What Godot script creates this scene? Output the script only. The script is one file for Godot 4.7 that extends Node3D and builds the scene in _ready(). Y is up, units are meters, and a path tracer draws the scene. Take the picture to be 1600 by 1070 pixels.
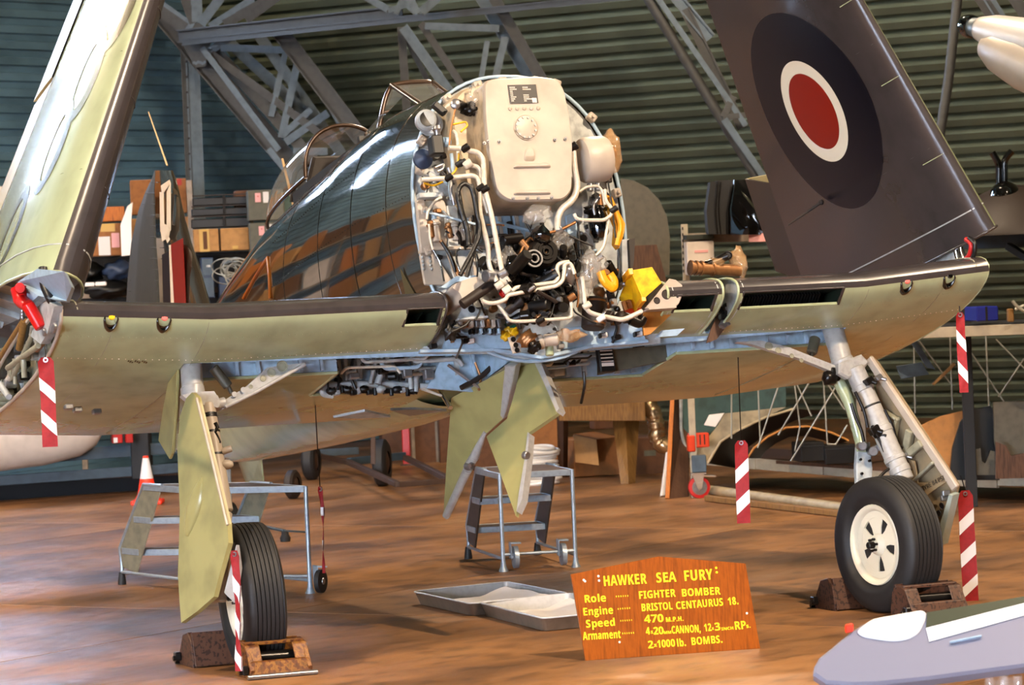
extends Node3D
# A folded-wing naval fighter with its engine removed, inside a corrugated hangar.

const FPX := 5400.0
const EYE := Vector3(0, 2.24, 0)
var camera_basis: Basis
var craft: Transform3D      # aircraft body axes in the world: x across (image right), y up, z towards the nose
var craft_inverse: Transform3D
var hall: Transform3D       # hall axes: x along the hall from the end wall, y up, z away from the right-hand roof
var M := {}
var taken := {}
var group_id := 1
var plane_root: Node3D
var rng := RandomNumberGenerator.new()

func _ready():
	rng.seed = 4711
	# ---- camera
	camera_basis = Basis(Vector3.RIGHT, -atan(135.0 / FPX)) * Basis(Vector3.BACK, -0.044)
	var cam := Camera3D.new()
	cam.name = "camera"
	cam.transform = Transform3D(camera_basis, EYE)
	cam.fov = rad_to_deg(2.0 * atan(535.0 / FPX))
	var lens_data := CameraAttributesPhysical.new()
	lens_data.frustum_focal_length = 12.0 * FPX / 535.0
	lens_data.frustum_focus_distance = 20.4
	lens_data.exposure_aperture = 6.0
	cam.attributes = lens_data
	cam.near = 0.1
	cam.far = 400.0
	add_child(cam)
	cam.current = true
	# ---- sky and exposure
	var sky_mat := ProceduralSkyMaterial.new()
	sky_mat.sky_top_color = Color(0.62, 0.76, 0.95)
	sky_mat.sky_horizon_color = Color(0.92, 0.95, 1.0)
	sky_mat.ground_bottom_color = Color(0.38, 0.38, 0.36)
	sky_mat.ground_horizon_color = Color(0.7, 0.72, 0.72)
	sky_mat.sky_energy_multiplier = 6.0
	sky_mat.ground_energy_multiplier = 1.2
	var sky := Sky.new()
	sky.sky_material = sky_mat
	var env := Environment.new()
	env.background_mode = Environment.BG_SKY
	env.sky = sky
	env.tonemap_mode = Environment.TONE_MAPPER_LINEAR
	env.tonemap_exposure = 1.0
	env.sdfgi_enabled = true
	env.ssao_enabled = true
	env.ssil_enabled = true
	var we := WorldEnvironment.new()
	we.name = "sky"
	we.environment = env
	add_child(we)
	# ---- frames of reference
	var psi := deg_to_rad(22.7)
	var theta := deg_to_rad(12.0)
	var fwd := Vector3(sin(psi), 0, cos(psi))
	var side := Vector3(cos(psi), 0, -sin(psi))
	var nose := fwd * cos(theta) + Vector3.UP * sin(theta)
	var up := Vector3.UP * cos(theta) - fwd * sin(theta)
	craft = Transform3D(Basis(side, up, nose), P(812, 341, 20.4))
	craft_inverse = craft.affine_inverse()
	var along := Vector3(0.83, 0, 0.557).normalized()
	hall = Transform3D(Basis(along, Vector3.UP, Vector3(-along.z, 0, along.x)), Vector3(0.15, 0, -46.5))
	make_materials()
	make_lamps()
	make_hall()
	make_aircraft()
	make_foreground()
	make_background()

# ------------------------------------------------------------------ places
func ray(x: float, y: float) -> Vector3:
	return camera_basis * Vector3((x - 800.0) / FPX, -(y - 535.0) / FPX, -1.0)

func P(x: float, y: float, depth: float) -> Vector3:
	var r := ray(x, y)
	return EYE + r * (depth / -r.z)

func G(x: float, y: float, h := 0.0) -> Vector3:     # where the sight line meets the level h
	var r := ray(x, y)
	return EYE + r * ((h - EYE.y) / r.y)

func on_plane(x: float, y: float, p0: Vector3, n: Vector3) -> Vector3:   # in the aircraft's own axes
	var o := craft_inverse * EYE
	var r := craft_inverse.basis * ray(x, y)
	return o + r * ((p0 - o).dot(n) / r.dot(n))

func Z(x: float, y: float, z: float) -> Vector3:
	return on_plane(x, y, Vector3(0, 0, z), Vector3.BACK)

func X(x: float, y: float, w: float) -> Vector3:
	return on_plane(x, y, Vector3(w, 0, 0), Vector3.RIGHT)

func V(x: float, y: float, v: float) -> Vector3:
	return on_plane(x, y, Vector3(0, v, 0), Vector3.UP)

func H(x: float, y: float, z: float) -> Vector3:     # hall axes to world
	return hall * Vector3(x, y, z)

# ------------------------------------------------------------------ naming
func numbered(called: String) -> String:
	if not taken.has(called):
		taken[called] = 0
		return called
	taken[called] += 1
	return "%s_%03d" % [called, taken[called]]

func tag(o: Node, label: String, category: String, group := "", kind := "") -> Node:
	if label: o.set_meta("label", label)
	if category: o.set_meta("category", category)
	if group: o.set_meta("group", group)
	if kind: o.set_meta("kind", kind)
	return o

func thing(called: String, label: String, category: String, xf := Transform3D(), group := "") -> Node3D:
	var o := Node3D.new()
	o.name = numbered(called)
	o.transform = xf
	add_child(o)
	tag(o, label, category, group)
	return o

func st0() -> SurfaceTool:
	var st := SurfaceTool.new()
	st.begin(Mesh.PRIMITIVE_TRIANGLES)
	return st

func mesh_of(st: SurfaceTool) -> ArrayMesh:
	st.generate_normals()
	return st.commit()

# xf is the frame the points were written in, relative to the top-level object
func part(called: String, st, m: Material, parent: Node = null, xf := Transform3D(), label := "") -> MeshInstance3D:
	var o := MeshInstance3D.new()
	o.mesh = mesh_of(st) if st is SurfaceTool else st
	if st is SurfaceTool or st is ArrayMesh:
		o.mesh.surface_set_material(0, m)
	else:
		o.material_override = m
	o.transform = xf
	if label: o.set_meta("label", label)
	if parent == null:
		o.name = numbered(called)
		add_child(o)
	else:
		o.name = called
		parent.add_child(o, true)
	return o

func struct(called: String, st: SurfaceTool, m: Material, xf := Transform3D()) -> MeshInstance3D:
	var o := part(called, st, m, null, xf)
	o.set_meta("kind", "structure")
	return o

func at(p: Vector3, yaw := 0.0) -> Transform3D:
	return Transform3D(Basis(Vector3.UP, yaw), p)

# ------------------------------------------------------------------ shapes
func tri(st: SurfaceTool, a: Vector3, b: Vector3, c: Vector3):
	st.add_vertex(a); st.add_vertex(b); st.add_vertex(c)

func quad(st: SurfaceTool, a: Vector3, b: Vector3, c: Vector3, d: Vector3):   # clockwise seen from the front
	tri(st, a, b, c); tri(st, a, c, d)

func flat(st: SurfaceTool):
	st.set_smooth_group(-1)

func smooth(st: SurfaceTool):
	group_id += 1
	st.set_smooth_group(group_id)

# a box with its 8 corners; u, v, w are its full edge vectors
func slab_box(st: SurfaceTool, c: Vector3, u: Vector3, v: Vector3, w: Vector3, bevel := 0.0):
	flat(st)
	if u.cross(v).dot(w) < 0.0: u = -u
	var hu := u * 0.5
	var hv := v * 0.5
	var hw := w * 0.5
	if bevel <= 0.0:
		for k in [[hu, hv, hw], [hv, hw, hu], [hw, hu, hv]]:
			for s in [1.0, -1.0]:
				var o: Vector3 = c + k[2] * s
				if s > 0: quad(st, o - k[0] + k[1], o + k[0] + k[1], o + k[0] - k[1], o - k[0] - k[1])
				else: quad(st, o + k[0] + k[1], o - k[0] + k[1], o - k[0] - k[1], o + k[0] - k[1])
		return
	var e := [hu, hv, hw]
	for i in 3:
		var a: Vector3 = e[i]
		var b: Vector3 = e[(i + 1) % 3]
		var d: Vector3 = e[(i + 2) % 3]
		var a1: Vector3 = a * maxf(0.0, 1.0 - bevel / a.length())
		var b1: Vector3 = b * maxf(0.0, 1.0 - bevel / b.length())
		var d1: Vector3 = d * maxf(0.0, 1.0 - bevel / d.length())
		for s in [1.0, -1.0]:
			var o: Vector3 = c + d * s
			if s > 0: quad(st, o - a1 + b1, o + a1 + b1, o + a1 - b1, o - a1 - b1)
			else: quad(st, o + a1 + b1, o - a1 + b1, o - a1 - b1, o + a1 - b1)
			for t in [1.0, -1.0]:      # the chamfer between face d*s and face b*t
				var p: Vector3 = c + d * s + b1 * t
				var q: Vector3 = c + d1 * s + b * t
				if s * t > 0: quad(st, q - a1, q + a1, p + a1, p - a1)
				else: quad(st, p - a1, p + a1, q + a1, q - a1)
	for s in [1.0, -1.0]:
		for t in [1.0, -1.0]:
			for r in [1.0, -1.0]:
				var k: Vector3 = hu * s * maxf(0.0, 1.0 - bevel / hu.length())
				var l: Vector3 = hv * t * maxf(0.0, 1.0 - bevel / hv.length())
				var n: Vector3 = hw * r * maxf(0.0, 1.0 - bevel / hw.length())
				var pa: Vector3 = c + hu * s + l + n
				var pb: Vector3 = c + k + hv * t + n
				var pc: Vector3 = c + k + l + hw * r
				if s * t * r > 0: tri(st, pa, pc, pb)
				else: tri(st, pa, pb, pc)

func box(st: SurfaceTool, c: Vector3, size: Vector3, bevel := 0.0, turn := Basis()):
	slab_box(st, c, turn * Vector3(size.x, 0, 0), turn * Vector3(0, size.y, 0), turn * Vector3(0, 0, size.z), bevel)

# a straight bar from p to q, w across and h along «up»
func bar(st: SurfaceTool, p: Vector3, q: Vector3, w: float, h: float, up := Vector3.UP, bevel := 0.0):
	var d := (q - p)
	var s := d.cross(up)
	if s.length() < 1e-6: s = d.cross(Vector3.RIGHT)
	s = s.normalized()
	var t := s.cross(d).normalized()
	slab_box(st, (p + q) * 0.5, d, s * w, t * h, bevel)

# an angle iron from p to q
func angle_iron(st: SurfaceTool, p: Vector3, q: Vector3, w: float, up: Vector3, thick := 0.012):
	var d := (q - p).normalized()
	var s := d.cross(up).normalized()
	var t := s.cross(d).normalized()
	slab_box(st, (p + q) * 0.5 + t * (w * 0.5), q - p, s * thick, t * w)
	slab_box(st, (p + q) * 0.5 + s * (w * 0.5), q - p, s * w, t * thick)

func ring_frames(pts: Array) -> Array:
	var out := []
	var n := Vector3.ZERO
	for i in pts.size():
		var d: Vector3 = (pts[mini(i + 1, pts.size() - 1)] - pts[maxi(i - 1, 0)]).normalized()
		if n == Vector3.ZERO:
			n = d.cross(Vector3.UP if absf(d.y) < 0.9 else Vector3.RIGHT).normalized()
		n = (n - d * n.dot(d)).normalized()
		out.append([n, d.cross(n)])
	return out

func tube(st: SurfaceTool, pts: Array, r, sides := 8, caps := true):
	var fr := ring_frames(pts)
	smooth(st)
	var rings := []
	for i in pts.size():
		var rr: float = r[i] if r is Array else r
		var ring := []
		for k in sides:
			var a := TAU * k / sides
			ring.append(pts[i] + (fr[i][0] * cos(a) + fr[i][1] * sin(a)) * rr)
		rings.append(ring)
	for i in pts.size() - 1:
		for k in sides:
			var l := (k + 1) % sides
			quad(st, rings[i][k], rings[i][l], rings[i + 1][l], rings[i + 1][k])
	if caps:
		flat(st)
		for e in [0, pts.size() - 1]:
			for k in sides:
				var l := (k + 1) % sides
				if e == 0: tri(st, pts[e], rings[e][l], rings[e][k])
				else: tri(st, pts[e], rings[e][k], rings[e][l])

# corners of a polyline rounded off, for bent pipes
func bent(pts: Array, r := 0.05, n := 4) -> Array:
	var out := [pts[0]]
	for i in range(1, pts.size() - 1):
		var a: Vector3 = pts[i - 1] - pts[i]
		var b: Vector3 = pts[i + 1] - pts[i]
		var t := minf(r, minf(a.length(), b.length()) * 0.45)
		var p: Vector3 = pts[i] + a.normalized() * t
		var q: Vector3 = pts[i] + b.normalized() * t
		for k in n + 1:
			var u := float(k) / n
			out.append(p.lerp(pts[i], u).lerp((pts[i] as Vector3).lerp(q, u), u))
	out.append(pts[-1])
	return out

# a body of revolution: profile of [distance along axis, radius]
func lathe(st: SurfaceTool, o: Vector3, axis: Vector3, prof: Array, n := 20, sharp := 0.7):
	axis = axis.normalized()
	var u := axis.cross(Vector3.UP if absf(axis.y) < 0.9 else Vector3.RIGHT).normalized()
	var v := axis.cross(u)
	smooth(st)
	for i in prof.size() - 1:
		if i > 0:
			var d0 := Vector2(prof[i][0] - prof[i - 1][0], prof[i][1] - prof[i - 1][1])
			var d1 := Vector2(prof[i + 1][0] - prof[i][0], prof[i + 1][1] - prof[i][1])
			if absf(d0.angle_to(d1)) > sharp: smooth(st)
		for k in n:
			var a := TAU * k / n
			var b := TAU * (k + 1) / n
			var ra := u * cos(a) + v * sin(a)
			var rb := u * cos(b) + v * sin(b)
			var p0: Vector3 = o + axis * prof[i][0] + ra * prof[i][1]
			var p1: Vector3 = o + axis * prof[i][0] + rb * prof[i][1]
			var q0: Vector3 = o + axis * prof[i + 1][0] + ra * prof[i + 1][1]
			var q1: Vector3 = o + axis * prof[i + 1][0] + rb * prof[i + 1][1]
			if prof[i][1] > 1e-6: tri(st, p0, p1, q1)
			if prof[i + 1][1] > 1e-6: tri(st, p0, q1, q0)

func cyl(st: SurfaceTool, a: Vector3, b: Vector3, r: float, n := 12, bevel := 0.0):
	var l := (b - a).length()
	if bevel > 0.0: lathe(st, a, b - a, [[0, 0], [0, r - bevel], [bevel, r], [l - bevel, r], [l, r - bevel], [l, 0]], n)
	else: lathe(st, a, b - a, [[0, 0], [0, r], [l, r], [l, 0]], n)

# a flat polygon (3D corners) given thickness along t
func plate(st: SurfaceTool, pts: Array, t: Vector3, bevel := 0.0):
	var n := t.normalized()
	var u := n.cross(Vector3.UP if absf(n.y) < 0.9 else Vector3.RIGHT).normalized()
	var v := n.cross(u)
	var flat2 := PackedVector2Array()
	for p in pts: flat2.append(Vector2((p - pts[0]).dot(u), (p - pts[0]).dot(v)))
	var idx := Geometry2D.triangulate_polygon(flat2)
	flat(st)
	var ins := pts
	if bevel > 0.0:
		var off := Geometry2D.offset_polygon(flat2, -bevel)
		if off.size() == 1 and off[0].size() == pts.size():
			ins = []      # kept simple: pull each corner in along its bisector
			for i in pts.size():
				var best := 0
				for k in off[0].size():
					if off[0][k].distance_to(flat2[i]) < off[0][best].distance_to(flat2[i]): best = k
				ins.append(pts[0] + u * off[0][best].x + v * off[0][best].y + n * n.dot(pts[i] - pts[0]))
		else:
			bevel = 0.0
	var bt := n * minf(bevel, t.length() * 0.45)
	for i in range(0, idx.size(), 3):
		for rev in [false, true]:
			var a: Vector3 = ins[idx[i]]
			var b: Vector3 = ins[idx[i + 1]]
			var c: Vector3 = ins[idx[i + 2]]
			if rev:
				a += t; b += t; c += t
			var up := (c - a).cross(b - a).dot(n) > 0.0
			if up == rev: tri(st, a, b, c)
			else: tri(st, a, c, b)
	var area := 0.0
	for i in flat2.size():
		var j := (i + 1) % flat2.size()
		area += flat2[i].cross(flat2[j])
	for i in pts.size():
		var j := (i + 1) % pts.size()
		var rows := [[pts[i] + bt, pts[j] + bt, pts[i] + t - bt, pts[j] + t - bt]]
		if bevel > 0.0:
			rows.append([ins[i], ins[j], pts[i] + bt, pts[j] + bt])
			rows.append([pts[i] + t - bt, pts[j] + t - bt, ins[i] + t, ins[j] + t])
		for r in rows:
			if area < 0.0: quad(st, r[0], r[1], r[3], r[2])
			else: quad(st, r[1], r[0], r[2], r[3])

# rings of equal length joined into a skin; each ring closed if «closed»
func loft(st: SurfaceTool, rings: Array, closed := true, cap0 := false, cap1 := false):
	smooth(st)
	var n: int = rings[0].size()
	for i in rings.size() - 1:
		for k in (n if closed else n - 1):
			var l := (k + 1) % n
			quad(st, rings[i][k], rings[i + 1][k], rings[i + 1][l], rings[i][l])
	for e in [[cap0, 0], [cap1, rings.size() - 1]]:
		if e[0]:
			flat(st)
			var c := Vector3.ZERO
			for p in rings[e[1]]: c += p
			c /= n
			for k in n:
				var l := (k + 1) % n
				if e[1] == 0: tri(st, c, rings[0][k], rings[0][l])
				else: tri(st, c, rings[e[1]][l], rings[e[1]][k])

func ellipsoid(st: SurfaceTool, c: Vector3, r: Vector3, n := 12, turn := Basis(), lump := 0.0):
	smooth(st)
	var rows := []
	for i in n / 2 + 1:
		var row := []
		for k in n:
			var a := PI * i / (n / 2)
			var b := TAU * k / n
			var d := Vector3(sin(a) * cos(b), cos(a), sin(a) * sin(b))
			var q := 1.0 + lump * (sin(5.0 * d.x + 3.0 * c.x * 37.0) * cos(6.0 * d.y + c.y * 11.0) + 0.6 * sin(9.0 * d.z + 4.0 * d.x + c.z * 17.0))
			row.append(c + turn * (d * r * q))
		rows.append(row)
	for i in n / 2:
		for k in n:
			var l := (k + 1) % n
			if i > 0: tri(st, rows[i][k], rows[i][l], rows[i + 1][l])
			if i < n / 2 - 1: tri(st, rows[i][k], rows[i + 1][l], rows[i + 1][k])

# ------------------------------------------------------------------ materials
func noise(s: int, freq: float, ramp: Array, size := 512, kind := FastNoiseLite.TYPE_SIMPLEX_SMOOTH, octaves := 4) -> NoiseTexture2D:
	var n := FastNoiseLite.new()
	n.seed = s
	n.noise_type = kind
	n.frequency = freq
	n.fractal_octaves = octaves
	var t := NoiseTexture2D.new()
	t.width = size
	t.height = size
	t.seamless = true
	t.noise = n
	if ramp.is_empty():
		t.as_normal_map = true
		t.bump_strength = 4.0
	else:
		var g := Gradient.new()
		g.offsets = PackedFloat32Array(ramp.map(func(r): return r[0]))
		g.colors = PackedColorArray(ramp.map(func(r): return r[1] if r[1] is Color else Color(r[1], r[1], r[1])))
		t.color_ramp = g
	return t

func mat(key: String, c: Color, rough: float, metal := 0.0, o := {}) -> StandardMaterial3D:
	var m := StandardMaterial3D.new()
	m.resource_name = key
	m.albedo_color = c
	m.roughness = rough
	m.metallic = metal
	if o.has("tex"): m.albedo_texture = o.tex
	if o.has("rtex"):
		m.roughness_texture = o.rtex
	if o.has("nrm"):
		m.normal_enabled = true
		m.normal_texture = o.nrm
		m.normal_scale = o.get("ns", 0.3)
	m.uv1_triplanar = o.get("tri", true)
	m.uv1_scale = o.get("ts", Vector3.ONE)
	if o.has("coat"):
		m.clearcoat_enabled = true
		m.clearcoat = o.coat
		m.clearcoat_roughness = o.get("coat_rough", 0.05)
	if o.has("alpha"):
		m.transparency = BaseMaterial3D.TRANSPARENCY_ALPHA
		m.albedo_color.a = o.alpha
	if o.has("emit"):
		m.emission_enabled = true
		m.emission = o.emit
		m.emission_energy_multiplier = o.get("power", 1.0)
	if o.has("back"):
		m.backlight_enabled = true
		m.backlight = o.back
	M[key] = m
	return m

func make_materials():
	var grime := noise(3, 0.012, [[0.0, 0.76], [0.35, 0.9], [0.6, 1.0], [1.0, 1.0]])
	var mottle := noise(5, 0.02, [[0.0, 0.84], [0.5, 0.95], [1.0, 1.0]])
	var speck := noise(9, 0.09, [[0.0, 0.35], [0.22, 0.8], [0.34, 1.0], [1.0, 1.0]], 512, FastNoiseLite.TYPE_SIMPLEX, 3)
	var rough_n := noise(11, 0.02, [[0.0, 0.55], [1.0, 1.0]])
	var wavy := noise(13, 0.006, [], 512, FastNoiseLite.TYPE_SIMPLEX_SMOOTH, 2)
	var pitted := noise(15, 0.05, [], 512)
	var crumple := noise(17, 0.012, [], 512, FastNoiseLite.TYPE_CELLULAR, 2)
	var floor_t := noise(19, 0.006, [[0.0, Color(0.60, 0.57, 0.55)], [0.3, Color(0.74, 0.69, 0.64)], [0.5, Color(0.88, 0.83, 0.77)], [0.62, Color(0.96, 0.9, 0.83)], [1.0, Color(1, 1, 1)]], 1024, FastNoiseLite.TYPE_SIMPLEX_SMOOTH, 6)
	var floor_d := noise(21, 0.03, [[0.0, 0.7], [0.4, 0.95], [1.0, 1.0]], 1024, FastNoiseLite.TYPE_SIMPLEX, 5)
	var floor_r := noise(23, 0.01, [[0.0, 0.5], [0.5, 0.75], [1.0, 1.0]], 512)
	var wood_t := noise(25, 0.02, [[0.0, Color(0.66, 0.58, 0.5)], [0.4, Color(0.88, 0.82, 0.76)], [0.6, Color(1, 0.96, 0.92)], [1.0, Color(0.84, 0.76, 0.68)]], 512)
	var chip := noise(27, 0.035, [[0.0, Color(0.35, 0.2, 0.12)], [0.36, Color(0.4, 0.25, 0.16)], [0.4, Color(1, 1, 1)], [1.0, Color(1, 1, 1)]], 512)
	var rust_t := noise(29, 0.03, [[0.0, Color(0.3, 0.16, 0.1)], [0.45, Color(0.55, 0.32, 0.2)], [0.55, Color(0.8, 0.6, 0.3)], [1.0, Color(0.5, 0.35, 0.25)]], 512)
	var camo := noise(31, 0.012, [[0.0, Color(0.35, 0.4, 0.42)], [0.5, Color(0.42, 0.45, 0.42)], [1.0, Color(0.5, 0.52, 0.46)]], 256)
	# setting
	var fm := mat("floor", Color(0.63, 0.475, 0.32), 0.6, 0.0, {"tex": floor_t, "rtex": floor_r, "ts": Vector3(0.11, 0.11, 0.055), "nrm": pitted, "ns": 0.12})
	fm.detail_enabled = true
	fm.detail_blend_mode = BaseMaterial3D.BLEND_MODE_MUL
	fm.detail_albedo = floor_d
	fm.uv2_triplanar = true
	fm.uv2_scale = Vector3(0.55, 0.5, 0.22)
	mat("sheet_end", Color(0.42, 0.57, 0.66), 0.5, 0.2, {"tex": grime, "ts": Vector3(0.15, 0.3, 0.15)})  # extra blue stands in for cool light falling on the end wall
	mat("sheet_roof", Color(0.44, 0.48, 0.40), 0.55, 0.25, {"tex": grime, "ts": Vector3(0.15, 0.3, 0.15)})
	mat("girder", Color(0.25, 0.255, 0.25), 0.55, 0.3, {"tex": mottle, "ts": Vector3(0.8, 0.8, 0.8)})
	mat("girder_pale", Color(0.35, 0.40, 0.43), 0.5, 0.4, {"tex": mottle, "ts": Vector3(0.8, 0.8, 0.8)})
	# aircraft
	mat("sea_grey", Color(0.21, 0.185, 0.145), 0.08, 0.0, {"tex": mottle, "ts": Vector3(0.5, 0.5, 0.5), "nrm": wavy, "ns": 0.14, "coat": 1.0, "coat_rough": 0.03})
	mat("wing_grey", Color(0.235, 0.215, 0.215), 0.26, 0.0, {"tex": mottle, "ts": Vector3(0.5, 0.5, 0.5), "nrm": wavy, "ns": 0.03, "coat": 0.3, "coat_rough": 0.1})
	mat("sky_paint", Color(0.67, 0.71, 0.56), 0.24, 0.0, {"tex": mottle, "ts": Vector3(0.35, 0.35, 0.35), "nrm": wavy, "ns": 0.03, "coat": 0.5, "coat_rough": 0.08})
	mat("door_khaki", Color(0.60, 0.57, 0.37), 0.28, 0.0, {"tex": grime, "ts": Vector3(0.5, 0.5, 0.5), "nrm": wavy, "ns": 0.06})
	mat("door_inside", Color(0.62, 0.66, 0.62), 0.4, 0.0, {"tex": mottle})
	mat("primer", Color(0.66, 0.68, 0.68), 0.42, 0.0, {"tex": grime, "ts": Vector3(1.6, 1.6, 1.6)})
	mat("primer_blue", Color(0.62, 0.72, 0.80), 0.42, 0.0, {"tex": mottle, "ts": Vector3(1.2, 1.2, 1.2)})
	mat("cream", Color(0.70, 0.65, 0.59), 0.42, 0.0, {"tex": mottle, "ts": Vector3(0.3, 0.3, 0.3)})
	mat("tank_side", Color(0.70, 0.62, 0.50), 0.4, 0.0, {"tex": grime, "ts": Vector3(1.5, 1.5, 1.5)})
	mat("pipe", Color(0.80, 0.77, 0.71), 0.35, 0.1, {"tex": mottle, "ts": Vector3(3, 3, 3)})
	mat("pipe_brass", Color(0.58, 0.40, 0.24), 0.35, 0.6, {"tex": mottle, "ts": Vector3(3, 3, 3)})
	mat("hose", Color(0.05, 0.05, 0.055), 0.4, 0.0, {"nrm": pitted, "ns": 0.3})
	mat("black", Color(0.03, 0.03, 0.034), 0.45)
	mat("black_gloss", Color(0.015, 0.016, 0.02), 0.08, 0.0, {"coat": 1.0})
	mat("oily", Color(0.10, 0.085, 0.075), 0.3, 0.5, {"tex": speck, "ts": Vector3(4, 4, 4)})
	mat("steel", Color(0.62, 0.62, 0.63), 0.32, 0.85, {"tex": mottle, "ts": Vector3(2, 2, 2)})
	mat("chrome", Color(0.85, 0.86, 0.88), 0.12, 1.0)
	mat("yellow", Color(0.90, 0.70, 0.05), 0.4, 0.0, {"tex": grime, "ts": Vector3(2, 2, 2)})
	mat("yellow_bag", Color(0.85, 0.58, 0.05), 0.35, 0.0, {"nrm": crumple, "ns": 0.5, "ts": Vector3(2, 2, 2)})
	mat("plastic", Color(0.95, 0.93, 0.9), 0.12, 0.0, {"alpha": 0.10, "nrm": crumple, "ns": 0.7, "ts": Vector3(4, 4, 4)})
	mat("plastic_amber", Color(0.85, 0.68, 0.48), 0.16, 0.0, {"alpha": 0.30, "nrm": crumple, "ns": 0.9, "ts": Vector3(4, 4, 4)})
	mat("glass", Color(0.93, 0.95, 0.93), 0.02, 0.0, {"alpha": 0.12})
	mat("frame", Color(0.27, 0.20, 0.15), 0.25, 0.3)
	mat("leather", Color(0.13, 0.09, 0.07), 0.6)
	mat("roundel_blue", Color(0.03, 0.04, 0.085), 0.32)
	mat("roundel_white", Color(0.86, 0.83, 0.76), 0.28)
	mat("roundel_red", Color(0.50, 0.085, 0.045), 0.3)
	mat("letter_cream", Color(0.90, 0.83, 0.73), 0.3)
	mat("number_grey", Color(0.30, 0.285, 0.20), 0.25)
	mat("aerial", Color(0.80, 0.66, 0.48), 0.4)
	mat("orange_line", Color(0.80, 0.45, 0.10), 0.3)
	mat("aileron", Color(0.76, 0.70, 0.50), 0.3, 0.0, {"tex": mottle, "ts": Vector3(0.4, 0.4, 0.4)})  # underside paint made warmer and brighter, the warm lamplight put into the colour
	mat("rib", Color(0.56, 0.55, 0.47), 0.45, 0.1, {"tex": grime, "ts": Vector3(2, 2, 2)})
	mat("dark_green", Color(0.10, 0.13, 0.10), 0.4)
	mat("radiator", Color(0.02, 0.02, 0.022), 0.5)
	mat("jack_red", Color(0.75, 0.07, 0.06), 0.3)
	mat("leg_white", Color(0.64, 0.63, 0.61), 0.35, 0.0, {"tex": mottle, "ts": Vector3(2, 2, 2)})
	mat("rubber", Color(0.105, 0.10, 0.10), 0.62, 0.0, {"tex": mottle, "ts": Vector3(2, 2, 2)})
	mat("wheel_white", Color(0.86, 0.82, 0.72), 0.35)
	mat("plate_black", Color(0.08, 0.06, 0.07), 0.4)
	mat("plate_print", Color(0.80, 0.76, 0.72), 0.5)
	mat("lamp_yellow", Color(0.95, 0.75, 0.15), 0.2, 0.0, {"coat": 1.0})
	mat("lamp_pink", Color(0.95, 0.45, 0.42), 0.2, 0.0, {"coat": 1.0})
	# things about the floor
	mat("streamer", Color(0.60, 0.07, 0.10), 0.7, 0.0, {"tex": mottle, "ts": Vector3(3, 3, 3), "back": Color(0.2, 0.05, 0.05)})
	mat("streamer_white", Color(0.88, 0.88, 0.88), 0.7)
	mat("sign_wood", Color(0.60, 0.32, 0.065), 0.3, 0.0, {"tex": wood_t, "ts": Vector3(5.0, 0.35, 5.0), "coat": 0.6, "coat_rough": 0.12})
	mat("sign_edge", Color(0.62, 0.36, 0.12), 0.5, 0.0, {"tex": wood_t, "ts": Vector3(5.0, 0.35, 5.0)})
	mat("sign_paint", Color(0.98, 0.86, 0.10), 0.4)
	mat("tray_metal", Color(0.80, 0.80, 0.80), 0.45, 0.2, {"tex": mottle, "ts": Vector3(2, 2, 2)})
	mat("tray_rust", Color(0.46, 0.39, 0.32), 0.45, 0.4, {"tex": grime, "ts": Vector3(1.5, 1.5, 1.5)})
	mat("paper", Color(0.93, 0.91, 0.91), 0.8)
	mat("galvanised", Color(0.60, 0.64, 0.67), 0.4, 0.5, {"tex": mottle, "ts": Vector3(2, 2, 2)})
	mat("stringer", Color(0.50, 0.48, 0.40), 0.5, 0.2, {"tex": grime, "ts": Vector3(1.5, 1.5, 1.5)})
	mat("stringer_dark", Color(0.22, 0.19, 0.16), 0.5, 0.2, {"tex": grime, "ts": Vector3(1.5, 1.5, 1.5)})
	mat("tread", Color(0.30, 0.23, 0.20), 0.7, 0.0, {"tex": grime, "ts": Vector3(2, 2, 2)})
	mat("cone_orange", Color(0.95, 0.20, 0.04), 0.5)
	mat("cone_white", Color(0.85, 0.85, 0.86), 0.5)
	mat("chock_brown", Color(0.30, 0.19, 0.13), 0.5, 0.0, {"tex": chip, "ts": Vector3(1.5, 1.5, 1.5)})
	mat("chock_yellow", Color(0.66, 0.58, 0.36), 0.5, 0.2, {"tex": rust_t, "ts": Vector3(1.5, 1.5, 1.5)})
	mat("silver_wing", Color(0.50, 0.50, 0.56), 0.28, 0.15)
	mat("white_wing", Color(0.88, 0.88, 0.87), 0.35)
	mat("green_wing", Color(0.17, 0.20, 0.14), 0.4)
	# stores
	mat("shelf_blue", Color(0.24, 0.31, 0.37), 0.5, 0.0, {"tex": grime})
	mat("shelf_grey", Color(0.55, 0.50, 0.44), 0.5, 0.0, {"tex": grime})
	mat("shelf_white", Color(0.70, 0.66, 0.58), 0.5, 0.0, {"tex": mottle})
	mat("shelf_dark", Color(0.06, 0.07, 0.085), 0.7)
	mat("card", Color(0.58, 0.37, 0.18), 0.75, 0.0, {"tex": mottle})
	mat("card_pale", Color(0.68, 0.50, 0.29), 0.75, 0.0, {"tex": mottle})
	mat("card_dark", Color(0.36, 0.22, 0.11), 0.75, 0.0, {"tex": mottle})
	mat("card_tape", Color(0.74, 0.60, 0.30), 0.35)
	mat("grey_box", Color(0.33, 0.33, 0.28), 0.6, 0.0, {"tex": mottle})
	mat("label_white", Color(0.82, 0.82, 0.82), 0.6)
	mat("label_pink", Color(0.85, 0.62, 0.62), 0.6)
	mat("label_red", Color(0.70, 0.12, 0.10), 0.6)
	mat("white_paint", Color(0.84, 0.80, 0.76), 0.3, 0.0, {"tex": mottle, "ts": Vector3(0.4, 0.4, 0.4)})
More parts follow.
